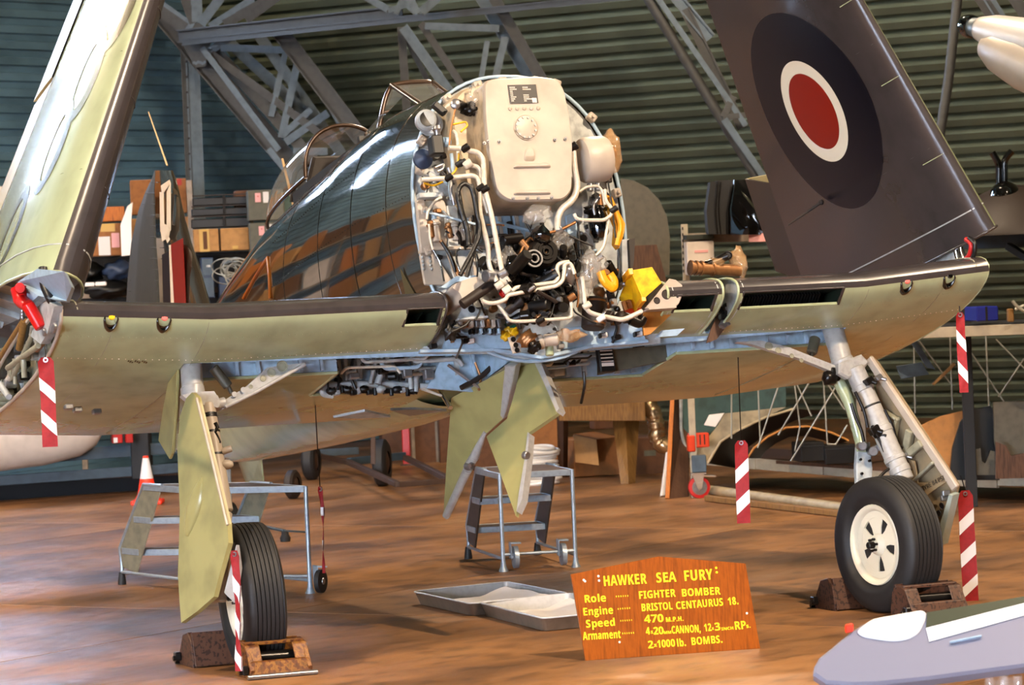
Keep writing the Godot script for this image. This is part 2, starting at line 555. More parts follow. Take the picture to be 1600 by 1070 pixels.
	mat("blue_box", Color(0.16, 0.22, 0.32), 0.5)
	mat("green_plastic", Color(0.05, 0.30, 0.24), 0.4)
	mat("red_paint", Color(0.62, 0.06, 0.02), 0.35)
	mat("orange_paint", Color(0.80, 0.22, 0.06), 0.4)
	mat("blue_bright", Color(0.03, 0.10, 0.50), 0.45)
	mat("wire", Color(0.62, 0.62, 0.58), 0.4, 0.4)
	mat("timber", Color(0.52, 0.40, 0.20), 0.6, 0.0, {"tex": wood_t, "ts": Vector3(4, 0.4, 4)})
	mat("timber_dark", Color(0.33, 0.23, 0.16), 0.7, 0.0, {"tex": wood_t, "ts": Vector3(4, 0.4, 4)})
	mat("timber_orange", Color(0.72, 0.43, 0.12), 0.6, 0.0, {"tex": wood_t, "ts": Vector3(4, 0.4, 4)})
	mat("panel_green", Color(0.22, 0.34, 0.32), 0.5, 0.0, {"tex": grime})
	mat("panel_grey", Color(0.33, 0.31, 0.25), 0.5, 0.0, {"tex": mottle})
	mat("pod_white", Color(0.74, 0.72, 0.70), 0.35)
	mat("door_inner", Color(0.56, 0.49, 0.38), 0.4, 0.0, {"tex": mottle})
	mat("fabric", Color(0.19, 0.18, 0.135), 0.6, 0.0, {"tex": mottle})
	mat("panel_cream", Color(0.66, 0.60, 0.48), 0.5, 0.0, {"tex": grime})
	mat("panel_tan", Color(0.70, 0.46, 0.18), 0.5, 0.0, {"tex": mottle})
	mat("panel_dark", Color(0.10, 0.115, 0.105), 0.4, 0.0, {"tex": camo, "ts": Vector3(0.5, 0.5, 0.5)})
	mat("foil", Color(0.80, 0.68, 0.52), 0.25, 0.9, {"nrm": crumple, "ns": 1.0, "ts": Vector3(3, 3, 3)})
	mat("castor_red", Color(0.70, 0.10, 0.10), 0.4)
	mat("trolley_blue", Color(0.20, 0.26, 0.30), 0.5, 0.0, {"tex": grime})
	mat("trolley_brown", Color(0.26, 0.18, 0.13), 0.6, 0.0, {"tex": grime})
	mat("concrete_wall", Color(0.55, 0.53, 0.5), 0.8, 0.0, {"tex": mottle, "ts": Vector3(0.3, 0.3, 0.3)})

# ------------------------------------------------------------------ lamps
func make_lamps():
	var warm := Color(1.0, 0.89, 0.76)
	mat("lamp_bulb", Color(1, 0.95, 0.85), 0.4, 0.0, {"emit": warm, "power": 12.0})
	mat("lamp_shade", Color(0.32, 0.34, 0.33), 0.4, 0.6)
	var spots := [[-6.5, 9.0, -15.0, 100.0], [5.0, 9.0, -13.5, 185.0], [-9.5, 8.8, -20.0, 40.0], [6.2, 8.4, -21.0, 32.0], [-9.5, 8.2, -30.5, 70.0], [1.2, 8.2, -28.0, 50.0]]
	var words := ["over the left of the nose", "over the right of the nose", "beyond the left wing", "beyond the right wing", "added over the unseen carton shelving on the left", "over the right-hand racks"]  # lamp over the carton shelving is added to brighten what the flank mirrors
	for i in spots.size():
		var s: Array = spots[i]
		var p := Vector3(s[0], s[1], s[2])
		var o := thing("hanging_lamp", "round hanging lamp with a metal shade %s" % words[i], "lamp", at(p), "hanging lamps of the hangar")
		var st := st0()
		lathe(st, Vector3(0, 0.34, 0), Vector3.DOWN, [[0, 0.05], [0.06, 0.11], [0.16, 0.16], [0.40, 0.34], [0.42, 0.34], [0.17, 0.145], [0.07, 0.09], [0.03, 0.0]], 20)
		part("lamp_shade", st, M.lamp_shade, o)
		st = st0()
		ellipsoid(st, Vector3.ZERO, Vector3(0.13, 0.16, 0.13), 12)
		part("bulb", st, M.lamp_bulb, o)
		st = st0()
		cyl(st, Vector3(0, 0.3, 0), Vector3(0, 13.2 - s[1], 0), 0.015, 6)
		part("rod", st, M.girder, o)
		var l := OmniLight3D.new()
		l.name = "lamp_light"
		l.light_color = warm
		l.light_energy = s[3]
		l.light_size = 0.14
		l.omni_range = 90.0
		l.omni_attenuation = 2.0
		l.shadow_enabled = true
		o.add_child(l)

# ------------------------------------------------------------------ hall
# a ribbed sheet: the profile runs from p0 along «run», ribs stand out along «out», ridges run along «ridge»
func ribbed(st: SurfaceTool, p0: Vector3, run: Vector3, out: Vector3, ridge: Vector3, pitch: float, depth: float):
	flat(st)
	var len := run.length()
	var d := run / len
	var n := int(len / pitch)
	var last := p0
	for i in n:
		var base := p0 + d * (pitch * i)
		for q in [[0.08, 1.0], [0.54, 1.0], [0.62, 0.0], [1.0, 0.0]]:
			var p: Vector3 = base + d * (pitch * q[0]) + out * (depth * q[1])
			quad(st, last, p, p + ridge, last + ridge)
			last = p

func make_hall():
	# floor slabs with narrow joints
	var st := st0()
	box(st, Vector3(30, -0.16, 30), Vector3(160, 0.2, 150))
	var f := struct("floor", st, M.floor, hall)
	st = st0()
	box(st, Vector3.ZERO, Vector3(5.988, 0.1, 5.988), 0.003)
	var shared := mesh_of(st)
	shared.surface_set_material(0, M.floor)
	for i in range(-1, 6):
		for j in range(-1, 9):
			var o := MeshInstance3D.new()
			o.name = "floor_slab"
			o.mesh = shared
			o.position = Vector3(3.0 + 6.0 * i, -0.05, 3.0 + 6.0 * j - 3.0)
			f.add_child(o, true)
	# end wall, with a high window further along it
	st = st0()
	ribbed(st, Vector3(0, 0, -1), Vector3(0, 13.4, 0), Vector3(1, 0, 0), Vector3(0, 0, 11.5), 0.176, 0.05)
	ribbed(st, Vector3(0, 0, 11.9), Vector3(0, 13.4, 0), Vector3(1, 0, 0), Vector3(0, 0, 3.7), 0.176, 0.05)
	ribbed(st, Vector3(0, 7.7, 10.5), Vector3(0, 5.7, 0), Vector3(1, 0, 0), Vector3(0, 0, 5.9), 0.176, 0.05)
	ribbed(st, Vector3(0, 0, 10.5), Vector3(0, 5.1, 0), Vector3(1, 0, 0), Vector3(0, 0, 5.9), 0.176, 0.05)
	ribbed(st, Vector3(0, 0, 16.4), Vector3(0, 13.4, 0), Vector3(1, 0, 0), Vector3(0, 0, 44), 0.176, 0.05)
	box(st, Vector3(-0.1, 6.7, 4.75), Vector3(0.1, 13.4, 11.5))
	box(st, Vector3(-0.1, 6.7, 13.75), Vector3(0.1, 13.4, 3.7))
	box(st, Vector3(-0.1, 10.55, 13.45), Vector3(0.1, 5.7, 5.9))
	box(st, Vector3(-0.1, 2.55, 13.45), Vector3(0.1, 5.1, 5.9))
	box(st, Vector3(-0.1, 6.7, 38.4), Vector3(0.1, 13.4, 44))
	struct("wall_end", st, M.sheet_end, hall)
	st = st0()
	for z in [10.5, 11.2, 11.9]: box(st, Vector3(-0.05, 6.4, z), Vector3(0.14, 2.7, 0.07), 0.01)
	for y in [5.1, 6.4, 7.7]: box(st, Vector3(-0.05, y, 11.2), Vector3(0.12, 0.07, 1.4), 0.01)
	struct("window_1", st, M.girder, hall)
	st = st0()
	for z in [15.6, 16.0, 16.4]: box(st, Vector3(-0.05, 6.4, z), Vector3(0.14, 2.7, 0.07), 0.01)
	for y in [5.1, 6.4, 7.7]: box(st, Vector3(-0.05, y, 16.0), Vector3(0.12, 0.07, 0.8), 0.01)
	struct("window_2", st, M.girder, hall)
	# the inclined roof on the right
	st = st0()
	var slope := Vector3(0, 10.4, 13.0)
	var inward := Vector3(0, -13.0, 10.4).normalized()
	ribbed(st, Vector3(-0.2, -0.3, -0.4), slope, inward, Vector3(60, 0, 0), 0.235, 0.11)
	slab_box(st, Vector3(29.8, -0.3, -0.4) + slope * 0.5 - inward * 0.12, Vector3(60, 0, 0), slope * 1.06, inward * 0.1)
	struct("wall_right", st, M.sheet_roof, hall)
	st = st0()
	box(st, Vector3(29.8, 13.6, 34), Vector3(61, 0.3, 56))
	slab_box(st, Vector3(29.8, 12.0, 9.6), Vector3(61, 0, 0), Vector3(0, 3.6, 4.2), Vector3(0, -0.15, 0.13))
	struct("ceiling", st, M.sheet_roof, hall)
	st = st0()
	box(st, Vector3(60, 6.7, 30), Vector3(0.3, 13.4, 62))
	struct("wall_far", st, M.concrete_wall, hall)
	st = st0()
	box(st, Vector3(30, 9.7, 60), Vector3(61, 7.6, 0.3))
	box(st, Vector3(7, 4, 60), Vector3(14, 8, 0.3))
	box(st, Vector3(47, 4, 60), Vector3(26, 8, 0.3))
	struct("wall_front", st, M.concrete_wall, hall)

# ================================================================== the aircraft
# All shapes here are written in the aircraft's own axes (x across, y up, z to the nose) round the centre of its fireproof bulkhead.
var body: Transform3D       # those axes, seen from the aircraft's root node on the floor

func bit(called: String, st, m: Material, parent: Node = null, label := "") -> MeshInstance3D:
	if parent == null or parent == plane_root: return part(called, st, m, plane_root, body, label)
	return part(called, st, m, parent, Transform3D(), label)

func foil_half(x: float) -> float:
	return 5.0 * (0.2969 * sqrt(x) - 0.126 * x - 0.3516 * x * x + 0.2843 * x * x * x - 0.1015 * x * x * x * x)

# a point of the fixed inner wing: w across, x along the chord, up = 1 top or -1 underside
func wing_point(w: float, x: float, up: float, t := 0.135) -> Vector3:
	var vd := 0.07 * maxf(0.0, absf(w) - 2.05)
	var le := Vector3(w, -0.545 + vd, 0.33)
	var c := Vector3(0, -0.255, -2.41)
	var n := Vector3(0, 2.41, -0.255).normalized()
	var p := le + c * x + n * (foil_half(x) * t * c.length() * up)
	if up < 0.0 and absf(w) < 0.62 and x < 0.5:      # the belly dips below the engine bay
		p.y -= 0.085 * exp(-pow((w - 0.08) / 0.22, 2.0)) * (1.0 - x * 1.4)
	return p

func skin(st: SurfaceTool, ws: Array, xs: Array, fn: Callable, flip: bool, skip = null):
	smooth(st)
	for i in ws.size() - 1:
		for k in xs.size() - 1:
			if skip != null and skip.call(0.5 * (ws[i] + ws[i + 1]), 0.5 * (xs[k] + xs[k + 1])): continue
			var a: Vector3 = fn.call(ws[i], xs[k])
			var b: Vector3 = fn.call(ws[i + 1], xs[k])
			var c: Vector3 = fn.call(ws[i + 1], xs[k + 1])
			var d: Vector3 = fn.call(ws[i], xs[k + 1])
			if flip: quad(st, a, d, c, b)
			else: quad(st, a, b, c, d)

func spread(a: float, b: float, n: int) -> Array:
	var out := []
	for i in n + 1: out.append(lerpf(a, b, float(i) / n))
	return out

func make_aircraft():
	plane_root = thing("fighter_aircraft", "dark grey and pale green fighter with folded wings and its engine removed", "aircraft", at(Vector3(0.08, 0, -20.4), deg_to_rad(22.7)))
	body = plane_root.transform.affine_inverse() * craft
	make_fuselage()
	make_fin()
	make_inner_wing()
	make_wells()
	make_outer_wing(1.0)
	make_outer_wing(-1.0)
	make_fold_joint()
	make_gear()
	make_bay_doors()
	make_bulkhead()

# ------------------------------------------------------------------ fuselage
func hull_params(z: float) -> Array:     # top, bottom, half width, height of the widest point
	var keys := [[0.0, 0.86, -0.86, 0.665, 0.02], [-0.5, 0.93, -0.88, 0.68, 0.03], [-1.0, 0.985, -0.88, 0.68, 0.05], [-1.6, 1.0, -0.885, 0.66, 0.06], [-2.2, 0.965, -0.85, 0.63, 0.08], [-3.0, 0.95, -0.775, 0.57, 0.1], [-3.8, 0.93, -0.695, 0.49, 0.12], [-4.6, 0.83, -0.61, 0.41, 0.14], [-5.4, 0.70, -0.52, 0.32, 0.16], [-6.2, 0.56, -0.39, 0.22, 0.18], [-7.0, 0.44, -0.18, 0.13, 0.2], [-7.5, 0.38, -0.02, 0.06, 0.2]]
	for i in keys.size() - 1:
		if z >= keys[i + 1][0]:
			var t: float = (z - keys[i][0]) / (keys[i + 1][0] - keys[i][0])
			return range(1, 5).map(func(k): return lerpf(keys[i][k], keys[i + 1][k], t))
	return keys[-1].slice(1)

func hull_point(z: float, a: float) -> Vector3:     # a = 0 top, PI bottom, positive to image right
	var p := hull_params(z)
	var e := 2.0 / 2.25
	var s := sin(a)
	var c := cos(a)
	var x: float = p[2] * signf(s) * pow(absf(s), e)
	var y: float = p[3] + (p[0] - p[3] if c > 0.0 else p[3] - p[1]) * signf(c) * pow(absf(c), e)
	return Vector3(x, y, z)

func make_fuselage():
	var zs := []
	for i in 41: zs.append(-7.5 * i / 40.0)
	var cut := 2.15
	var st := st0()
	var rings := []
	for z in zs:
		var r := []
		for k in 49: r.append(hull_point(z, lerpf(-cut, cut, k / 48.0)))
		rings.append(r)
	# leave the cockpit open
	smooth(st)
	for i in rings.size() - 1:
		for k in 48:
			var mid: Vector3 = rings[i][k] * 0.5 + rings[i + 1][k + 1] * 0.5
			if mid.z < -1.75 and mid.z > -3.05 and absf(mid.x) < 0.3 and mid.y > 0.4: continue
			quad(st, rings[i][k], rings[i + 1][k], rings[i + 1][k + 1], rings[i][k + 1])
	var hull := bit("fuselage", st, M.sea_grey)
	st = st0()
	rings = []
	for z in zs:
		if z > -1.25: continue
		var r := []
		for k in 25: r.append(hull_point(z, lerpf(cut, TAU - cut, k / 24.0)))
		rings.append(r)
	loft(st, rings, false)
	bit("belly", st, M.sky_paint, null, "pale green underside")
	# the front rim: a narrow bright edge with bolt lugs
	st = st0()
	var a_ring := []
	for k in 60: a_ring.append(hull_point(0.0, TAU * k / 60.0) * Vector3(1.004, 1.004, 1) + Vector3(0, 0, 0.012))
	a_ring.append(a_ring[0])
	tube(st, a_ring, 0.011, 6, false)
	bit("cowling_rim", st, M.primer_blue)
	for px in [[694, 147], [722, 139], [743, 126], [783, 120], [838, 119], [870, 124], [928, 178], [951, 222], [970, 300], [976, 360], [652, 215], [649, 262], [654, 330], [660, 395]]:
		st = st0()
		var c := Z(px[0], px[1], 0.03)
		c = c - Vector3(c.x, c.y, 0).normalized() * 0.03
		box(st, c, Vector3(0.055, 0.045, 0.05), 0.006, Basis(Vector3.BACK, atan2(-c.x, c.y)))
		cyl(st, c + Vector3(0, 0, 0.02), c + Vector3(0, 0, 0.045), 0.011, 6)
		bit("rim_lug", st, M.cream)
	# rivet rows on the flank
	for row in [-1.02, -1.42, -0.62]:
		st = st0()
		for i in 60:
			var z := -0.06 - 0.05 * i
			var p := hull_point(z, row)
			var q := hull_point(z, row + 0.02)
			ellipsoid(st, p, Vector3(0.0045, 0.0045, 0.0045), 4)
		var rv := bit("rivet_row", st, M.sea_grey, hull)
		rv.set_meta("kind", "stuff")
	# panel seams round the flank: raised strap edges
	for z in [-0.42, -1.05, -1.75, -2.6]:
		st = st0()
		var pts := []
		for k in 24: pts.append(hull_point(z, lerpf(-2.1, -0.3, k / 23.0)) * Vector3(1.001, 1.001, 1))
		tube(st, pts, 0.0016, 4, false)
		bit("panel_seam", st, M.sea_grey, hull)
	# orange walkway outline far back on the flank
	st = st0()
	for seg in [[[381, 466], [398, 432], [419, 402]], [[419, 402], [421, 432], [425, 466]]]:
		var pts := []
		for q in seg:
			for z in [-3.9]:
				var best := Vector3.ZERO
				var bd := 1e9
				for zi in 50:
					for ai in 60:
						var hp := hull_point(-2.6 - 0.06 * zi, -0.15 - 0.032 * ai)
						var d := screen(hp).distance_to(Vector2(q[0], q[1]))
						var front := (craft_inverse * EYE - hp).dot(Vector3(hp.x, hp.y, 0)) > 0.0
						if front and d < bd:
							bd = d
							best = hp
				pts.append(best * Vector3(1.004, 1.004, 1))
		tube(st, bent(pts, 0.2, 3), 0.014, 5)
	bit("step_outline", st, M.orange_line, hull, "orange outline of the step panel")
	# star left of the bulkhead foot
	st = st0()
	var c0 := hull_point(-0.3, -1.95)
	var t0 := (hull_point(-0.4, -1.95) - c0).normalized()
	var t1 := (hull_point(-0.3, -1.9) - c0).normalized()
	var nn := t1.cross(t0).normalized()
	if nn.x > 0: nn = -nn
	plate(st, [c0 + nn * 0.004 + t1 * 0.15, c0 + nn * 0.004 - t0 * 0.07 - t1 * 0.04, c0 + nn * 0.004 + t0 * 0.07 - t1 * 0.04], nn * 0.002)
	bit("triangle_mark", st, M.number_grey, hull)
	make_cockpit()

func screen(local: Vector3) -> Vector2:    # where a point of the aircraft lands in the picture
	var q := camera_basis.inverse() * (craft * local - EYE)
	return Vector2(800.0 + FPX * q.x / -q.z, 535.0 - FPX * q.y / -q.z)

func make_cockpit():
	# cockpit tub, seat back and headrest
	var st := st0()
	box(st, Vector3(0, 0.50, -2.4), Vector3(0.56, 0.04, 1.3))
	box(st, Vector3(-0.29, 0.7, -2.4), Vector3(0.03, 0.44, 1.3))
	box(st, Vector3(0.29, 0.7, -2.4), Vector3(0.03, 0.44, 1.3))
	box(st, Vector3(0, 0.75, -1.76), Vector3(0.56, 0.44, 0.04))
	bit("cockpit_tub", st, M.black)
	st = st0()
	plate(st, [Vector3(-0.22, 0.55, -2.9), Vector3(-0.24, 0.95, -2.98), Vector3(-0.16, 1.14, -3.02), Vector3(0.16, 1.14, -3.02), Vector3(0.24, 0.95, -2.98), Vector3(0.22, 0.55, -2.9)], Vector3(0, 0.012, 0.07), 0.02)
	bit("seat_back", st, M.leather)
	# windscreen
	var st2 := st0()
	var arch := [Z(588, 224, -1.98), Z(597, 176, -1.98), Z(603, 150, -1.98), Z(612, 133, -1.98), Z(640, 128, -1.98), Z(672, 128, -1.98), Z(686, 137, -1.98), Z(700, 165, -1.98), Z(706, 190, -1.98)]
	tube(st2, bent(arch, 0.05, 4), 0.017, 6)
	var post_l := [Z(612, 133, -1.98), Z(633, 147, -1.75), Z(662, 166, -1.45)]
	var post_r := [Z(676, 129, -1.98), Z(690, 140, -1.75), Z(712, 156, -1.45)]
	tube(st2, post_l, 0.018, 6)
	tube(st2, post_r, 0.018, 6)
	bit("windscreen_frame", st2, M.frame)
	st2 = st0()
	flat(st2)
	quad(st2, post_l[0], post_r[0], post_r[2], post_l[2])
	quad(st2, arch[1], arch[3], post_l[1], hull_point(-1.6, -0.42))
	quad(st2, arch[1], hull_point(-1.6, -0.42), hull_point(-1.98, -0.42), arch[0])
	quad(st2, arch[5], arch[7], hull_point(-1.6, 0.42), post_r[1])
	bit("windscreen_glass", st2, M.glass)
	# sliding bubble hood
	st2 = st0()
	var rings := []
	for i in 15:
		var t := i / 14.0
		var z := lerpf(-2.75, -4.2, t)
		var h := 0.375 * sqrt(maxf(0.0, 1.0 - pow(t, 2.3))) * (0.93 + 0.14 * sin(t * 2.2))
		var w := 0.305 * sqrt(maxf(0.0, 1.0 - pow(t, 2.8)))
		var r := []
		for k in 21:
			var a := lerpf(-PI / 2, PI / 2, k / 20.0)
			r.append(Vector3(w * sin(a), 0.955 - 0.05 * t + h * pow(cos(a), 0.8), z))
		rings.append(r)
	loft(st2, rings, false)
	bit("canopy_glass", st2, M.glass)
	st2 = st0()
	tube(st2, rings[0], 0.014, 6)
	for e in [0, 20]:
		var rail := []
		for r in rings: rail.append(r[e])
		tube(st2, rail, 0.014, 6)
	bit("canopy_frame", st2, M.frame)
	st2 = st0()
	tube(st2, bent([Vector3(-0.22, 0.92, -3.3), Vector3(-0.18, 1.18, -3.3), Vector3(0.18, 1.18, -3.3), Vector3(0.22, 0.92, -3.3)], 0.12), 0.02, 6)
	bit("crash_arch", st2, M.leather)
	# whip aerial behind the hood
	st2 = st0()
	tube(st2, [X(463, 338, -0.12), X(441, 248, -0.12)], [0.012, 0.008], 6)
	bit("aerial_mast", st2, M.aerial, null, "thin orange and white aerial mast behind the cockpit")

func make_fin():
	var rows := [[476, 327, 262, 198], [430, 313, 260, 201], [380, 297, 254, 206], [330, 285, 250, 217], [300, 279, 247, 228], [280, 274, 246, 238], [266, 268, 246, 243]]
	var fin := st0()
	var rud := st0()
	var fr := []
	var rr := []
	for r in rows:
		var le := X(r[1], r[0], 0)
		var hi := X(r[2], r[0], 0)
		var te := X(r[3], r[0], 0)
		var th := 0.075 * clampf((le.z - te.z) / 1.9, 0.12, 1.0)
		fr.append(lens(le, hi, 0.02 * 0.4, th, th * 0.85))
		rr.append(lens(hi + Vector3(0, 0, -0.012), te, th * 0.75, th * 0.6, 0.006))
	loft(fin, fr, true, false, true)
	loft(rud, rr, true, false, true)
	var tip := X(258, 257, 0)
	var f := bit("tail_fin", fin, M.sea_grey)
	var r := bit("rudder", rud, M.fabric, null, "dull grey fabric rudder")
	# ribs of the fabric rudder
	for i in 11:
		var y := 285 + i * 17
		var st := st0()
		var t := float(i) / 11
		var hx := lerpf(246, 260, t)
		var tx := lerpf(236, 199, pow(t, 0.6))
		var a := X(hx, y, -0.062 * clampf(0.4 + t, 0.0, 1.0))
		var b := X(tx, y, -0.012)
		tube(st, [a + Vector3(0.004, 0, 0), b + Vector3(0.003, 0, 0)], 0.005, 5)
		bit("rudder_rib", st, M.fabric, r)
	# letter Q, drawn as an outline with a tail
	var st := st0()
	var w := -0.085
	var outer := [[252, 291], [264, 281], [267, 284], [267, 358], [263, 371], [266, 374], [262, 380], [258, 375], [254, 377], [251, 360], [250, 300]]
	var inner := [[256, 303], [261, 301], [261, 350], [257, 352]]
	var P1 := outer.map(func(q): return X(q[0], q[1], w))
	# the letter as strokes so that the counter stays open
	for s in [[[252, 290], [265, 281], [267, 286], [254, 304]], [[250, 300], [256, 300], [257, 354], [251, 362]], [[261, 300], [267, 286], [267, 360], [261, 352]], [[251, 358], [258, 350], [267, 355], [264, 371], [254, 377]], [[258, 368], [263, 368], [266, 374], [262, 380]]]:
		plate(st, s.map(func(q): return X(q[0], q[1], w)), Vector3(-0.004, 0, 0))
	bit("letter", st, M.letter_cream, f, "cream letter Q")
	for b in [[[254, 398], [265, 392], [268, 474], [256, 474], "roundel_blue"], [[265, 383], [268, 382], [273, 474], [268, 474], "letter_cream"], [[268, 382], [286, 372], [291, 474], [273, 474], "roundel_red"]]:
		st = st0()
		plate(st, b.slice(0, 4).map(func(q): return X(q[0], q[1], w + 0.005)), Vector3(-0.006, 0, 0))
		bit("flash_band", st, M[b[4]], f)
	st = st0()
	tube(st, [tip + Vector3(0, -0.02, 0.05), X(232, 175, 0)], [0.008, 0.005], 6)
	bit("aerial_rod", st, M.aerial, f)
	st = st0()
	# tailplane
	for s in [1.0, -1.0]:
		st = st0()
		var rings := []
		for q in [[0.08, -6.3, -7.45], [1.2, -6.6, -7.4], [1.9, -6.85, -7.3]]:
			rings.append(lens(Vector3(q[0] * s, 0.22, q[1]), Vector3(q[0] * s, 0.16, q[2]), 0.01, 0.06, 0.004, Vector3.UP))
		loft(st, rings, true, true, true)
		bit("tailplane", st, M.wing_grey)
	# tail wheel and its doors
	st = st0()
	lathe(st, Vector3(-0.07, -0.86, -6.15), Vector3.RIGHT, [[0, 0.05], [0.0, 0.10], [0.03, 0.155], [0.11, 0.155], [0.14, 0.10], [0.14, 0.05]], 20)
	bit("tail_wheel", st, M.rubber)
	st = st0()
	bar(st, Vector3(0, -0.86, -6.15), Vector3(0, -0.25, -6.0), 0.05, 0.07, Vector3.BACK, 0.01)
	bit("tail_leg", st, M.primer)
	for s in [-0.17, 0.17]:
		st = st0()
		plate(st, [Vector3(s, -0.42, -5.75), Vector3(s, -0.36, -6.3), Vector3(s * 1.5, -0.62, -6.35), Vector3(s * 1.5, -0.74, -6.0)], Vector3(0.012, 0, 0))
		bit("tail_wheel_door", st, M.sky_paint)

# a lens-shaped section between two points, «side» across it
func lens(a: Vector3, b: Vector3, r0: float, r1: float, r2: float, side := Vector3.RIGHT) -> Array:
	var out := []
	var prof := [[0.0, r0], [0.12, lerpf(r0, r1, 0.65)], [0.35, r1], [0.65, lerpf(r1, r2, 0.35)], [1.0, r2]]
	for q in prof: out.append(a.lerp(b, q[0]) + side * q[1])
	for i in range(prof.size() - 1, -1, -1): out.append(a.lerp(b, prof[i][0]) - side * prof[i][1])
	return out

# ------------------------------------------------------------------ inner wing
func make_inner_wing():
	var nose_up := [0.0, 0.004, 0.012, 0.025, 0.045, 0.07, 0.11, 0.17]
	var nose_low := [0.0, 0.0025, 0.005, 0.012, 0.022, 0.045, 0.08, 0.12, 0.17]
	var pieces := [[-2.92, -0.66, [-0.9, -0.69], "left"], [0.74, 1.10, [0.80, 1.055], "stub"], [1.2, 2.92, [1.235, 1.905], "right"]]
	for p in pieces:
		var ws := spread(p[0], p[1], 24)
		for e in p[2]: ws.append(e)
		ws.sort()
		var st := st0()
		skin(st, ws, nose_up, func(w, x): return wing_point(w, x, 1.0), true)
		var dark_low := func(w, x): return wing_point(w, x, -1.0)
		skin(st, ws, [0.0, 0.0025, 0.005], dark_low, false, func(w, x): return w > p[2][0] and w < p[2][1] and x > 0.002)
		var top := bit("leading_edge_top", st, M.wing_grey, null, "brown-grey upper leading edge")
		st = st0()
		skin(st, ws, [0.005, 0.012, 0.022, 0.045, 0.08, 0.12, 0.17], dark_low, false, func(w, x): return w > p[2][0] and w < p[2][1] and x < 0.05)
		var low := bit("leading_edge_underside", st, M.sky_paint, null, "pale green lower leading edge")
		# intake duct behind the opening
		var a: float = p[2][0]
		var b: float = p[2][1]
		st = st0()
		flat(st)
		var t0 := wing_point(a, 0.004, -1.0)
		var t1 := wing_point(b, 0.004, -1.0)
		var l0 := wing_point(a, 0.05, -1.0)
		var l1 := wing_point(b, 0.05, -1.0)
		var back := Vector3(0, -0.02, -0.45)
		var tb := Vector3(0, 0.02, -0.35)
		quad(st, t0, t1, t1 + tb, t0 + tb)
		quad(st, l0, l0 + back, l1 + back, l1)
		quad(st, t0, t0 + tb, l0 + back, l0)
		quad(st, t1, l1, l1 + back, t1 + tb)
		bit("intake_duct", st, M.dark_green if p[3] != "right" else M.dark_green, top)
		st = st0()
		flat(st)
		quad(st, t0 + tb, t1 + tb, l1 + back, l0 + back)
		bit("intake_back", st, M.radiator, top)
		if p[3] == "right":       # radiator matrix: fins
			for i in 34:
				var u := (i + 0.5) / 34.0
				if u > 0.86: break
				st = st0()
				var q0 := t0.lerp(t1, u) + tb * 0.35
				var q1 := l0.lerp(l1, u) + back * 0.3
				bar(st, q0, q1, 0.008, 0.05, Vector3.BACK)
				bit("radiator_fin", st, M.radiator, top)
		else:                      # a divider vane
			st = st0()
			plate(st, [t0.lerp(t1, 0.62) + tb * 0.9, l0.lerp(l1, 0.45) + back * 0.9, l0.lerp(l1, 0.5) + back * 0.5, t0.lerp(t1, 0.7) + tb * 0.4], Vector3(0.006, 0, 0))
			bit("intake_vane", st, M.dark_green, top)
		# lip round the opening
		st = st0()
		tube(st, [l0 + Vector3(0, 0.004, 0), l1 + Vector3(0, 0.004, 0)], 0.010, 8)
		bit("intake_lip", st, M.sky_paint, low)
		st = st0()
		tube(st, [t0, l0], 0.009, 6)
		tube(st, [t1, l1], 0.011, 6)
		tube(st, [t0 + Vector3(0, 0.0, 0), t1], 0.006, 6)
		bit("intake_rim", st, M.wing_grey, low)
		# end ribs that close the piece towards the bare bay
		var ends := [p[1]] if p[3] == "left" else [p[0], p[1]]
		if p[3] == "right": ends = [p[0]]
		for w in ends:
			st = st0()
			var rim := []
			for x in [0.17, 0.12, 0.08, 0.05, 0.025, 0.01, 0.003, 0.0]: rim.append(wing_point(w, x, 1.0))
			for x in [0.003, 0.01, 0.025, 0.05, 0.08, 0.12, 0.17]: rim.append(wing_point(w, x, -1.0))
			var sgn := 1.0 if w == p[1] else -1.0
			var inset := 0.012 if p[3] == "left" else 0.03
			plate(st, rim.map(func(q): return q - Vector3(sgn * inset, 0, 0)), Vector3(-sgn * 0.006, 0, 0))
			bit("closing_rib", st, M.primer if p[3] != "left" else M.wing_grey, low)
			st = st0()
			tube(st, rim, 0.009, 6)
			bit("rim_flange", st, M.sky_paint if p[3] != "left" else M.wing_grey, low)
	# main skins behind the spar
	var xs := [0.17, 0.187, 0.22, 0.26, 0.311, 0.37, 0.43, 0.48, 0.53, 0.6, 0.7, 0.8, 0.9, 1.0]
	var ws2 := []
	for w in [0.06, 0.3, 0.55, 0.8, 1.1, 1.4, 1.75, 2.12, 2.4, 2.65, 2.92]:
		ws2.append(w)
		ws2.append(-w)
	ws2.append_array([0.0, 0.15, -0.15, 0.42, -0.42, 0.22, -0.22])
	ws2.sort()
	var st := st0()
	skin(st, ws2, xs, func(w, x): return wing_point(w, x, -1.0), false, in_well)
	var under := bit("wing_underside", st, M.sky_paint, null, "pale green wing underside")
	for s in [1.0, -1.0]:
		st = st0()
		skin(st, spread(0.6, 2.92, 8) if s > 0 else spread(-2.92, -0.6, 8), [0.17, 0.25, 0.35, 0.5, 0.65, 0.8, 0.9, 1.0], func(w, x): return wing_point(w, x, 1.0), true)
		bit("wing_top", st, M.wing_grey)
	# panel joints and rivet rows, standing a hair proud
	for w in [-2.08, -2.62, 2.08, 2.62]:
		st = st0()
		var pts := []
		for x in [0.01, 0.03, 0.07, 0.12, 0.2, 0.35, 0.5, 0.7, 0.95]: pts.append(wing_point(w, x, -1.0) + Vector3(0, -0.0005, 0.0005))
		tube(st, pts, 0.0016, 4, false)
		bit("panel_joint", st, M.rib, under)
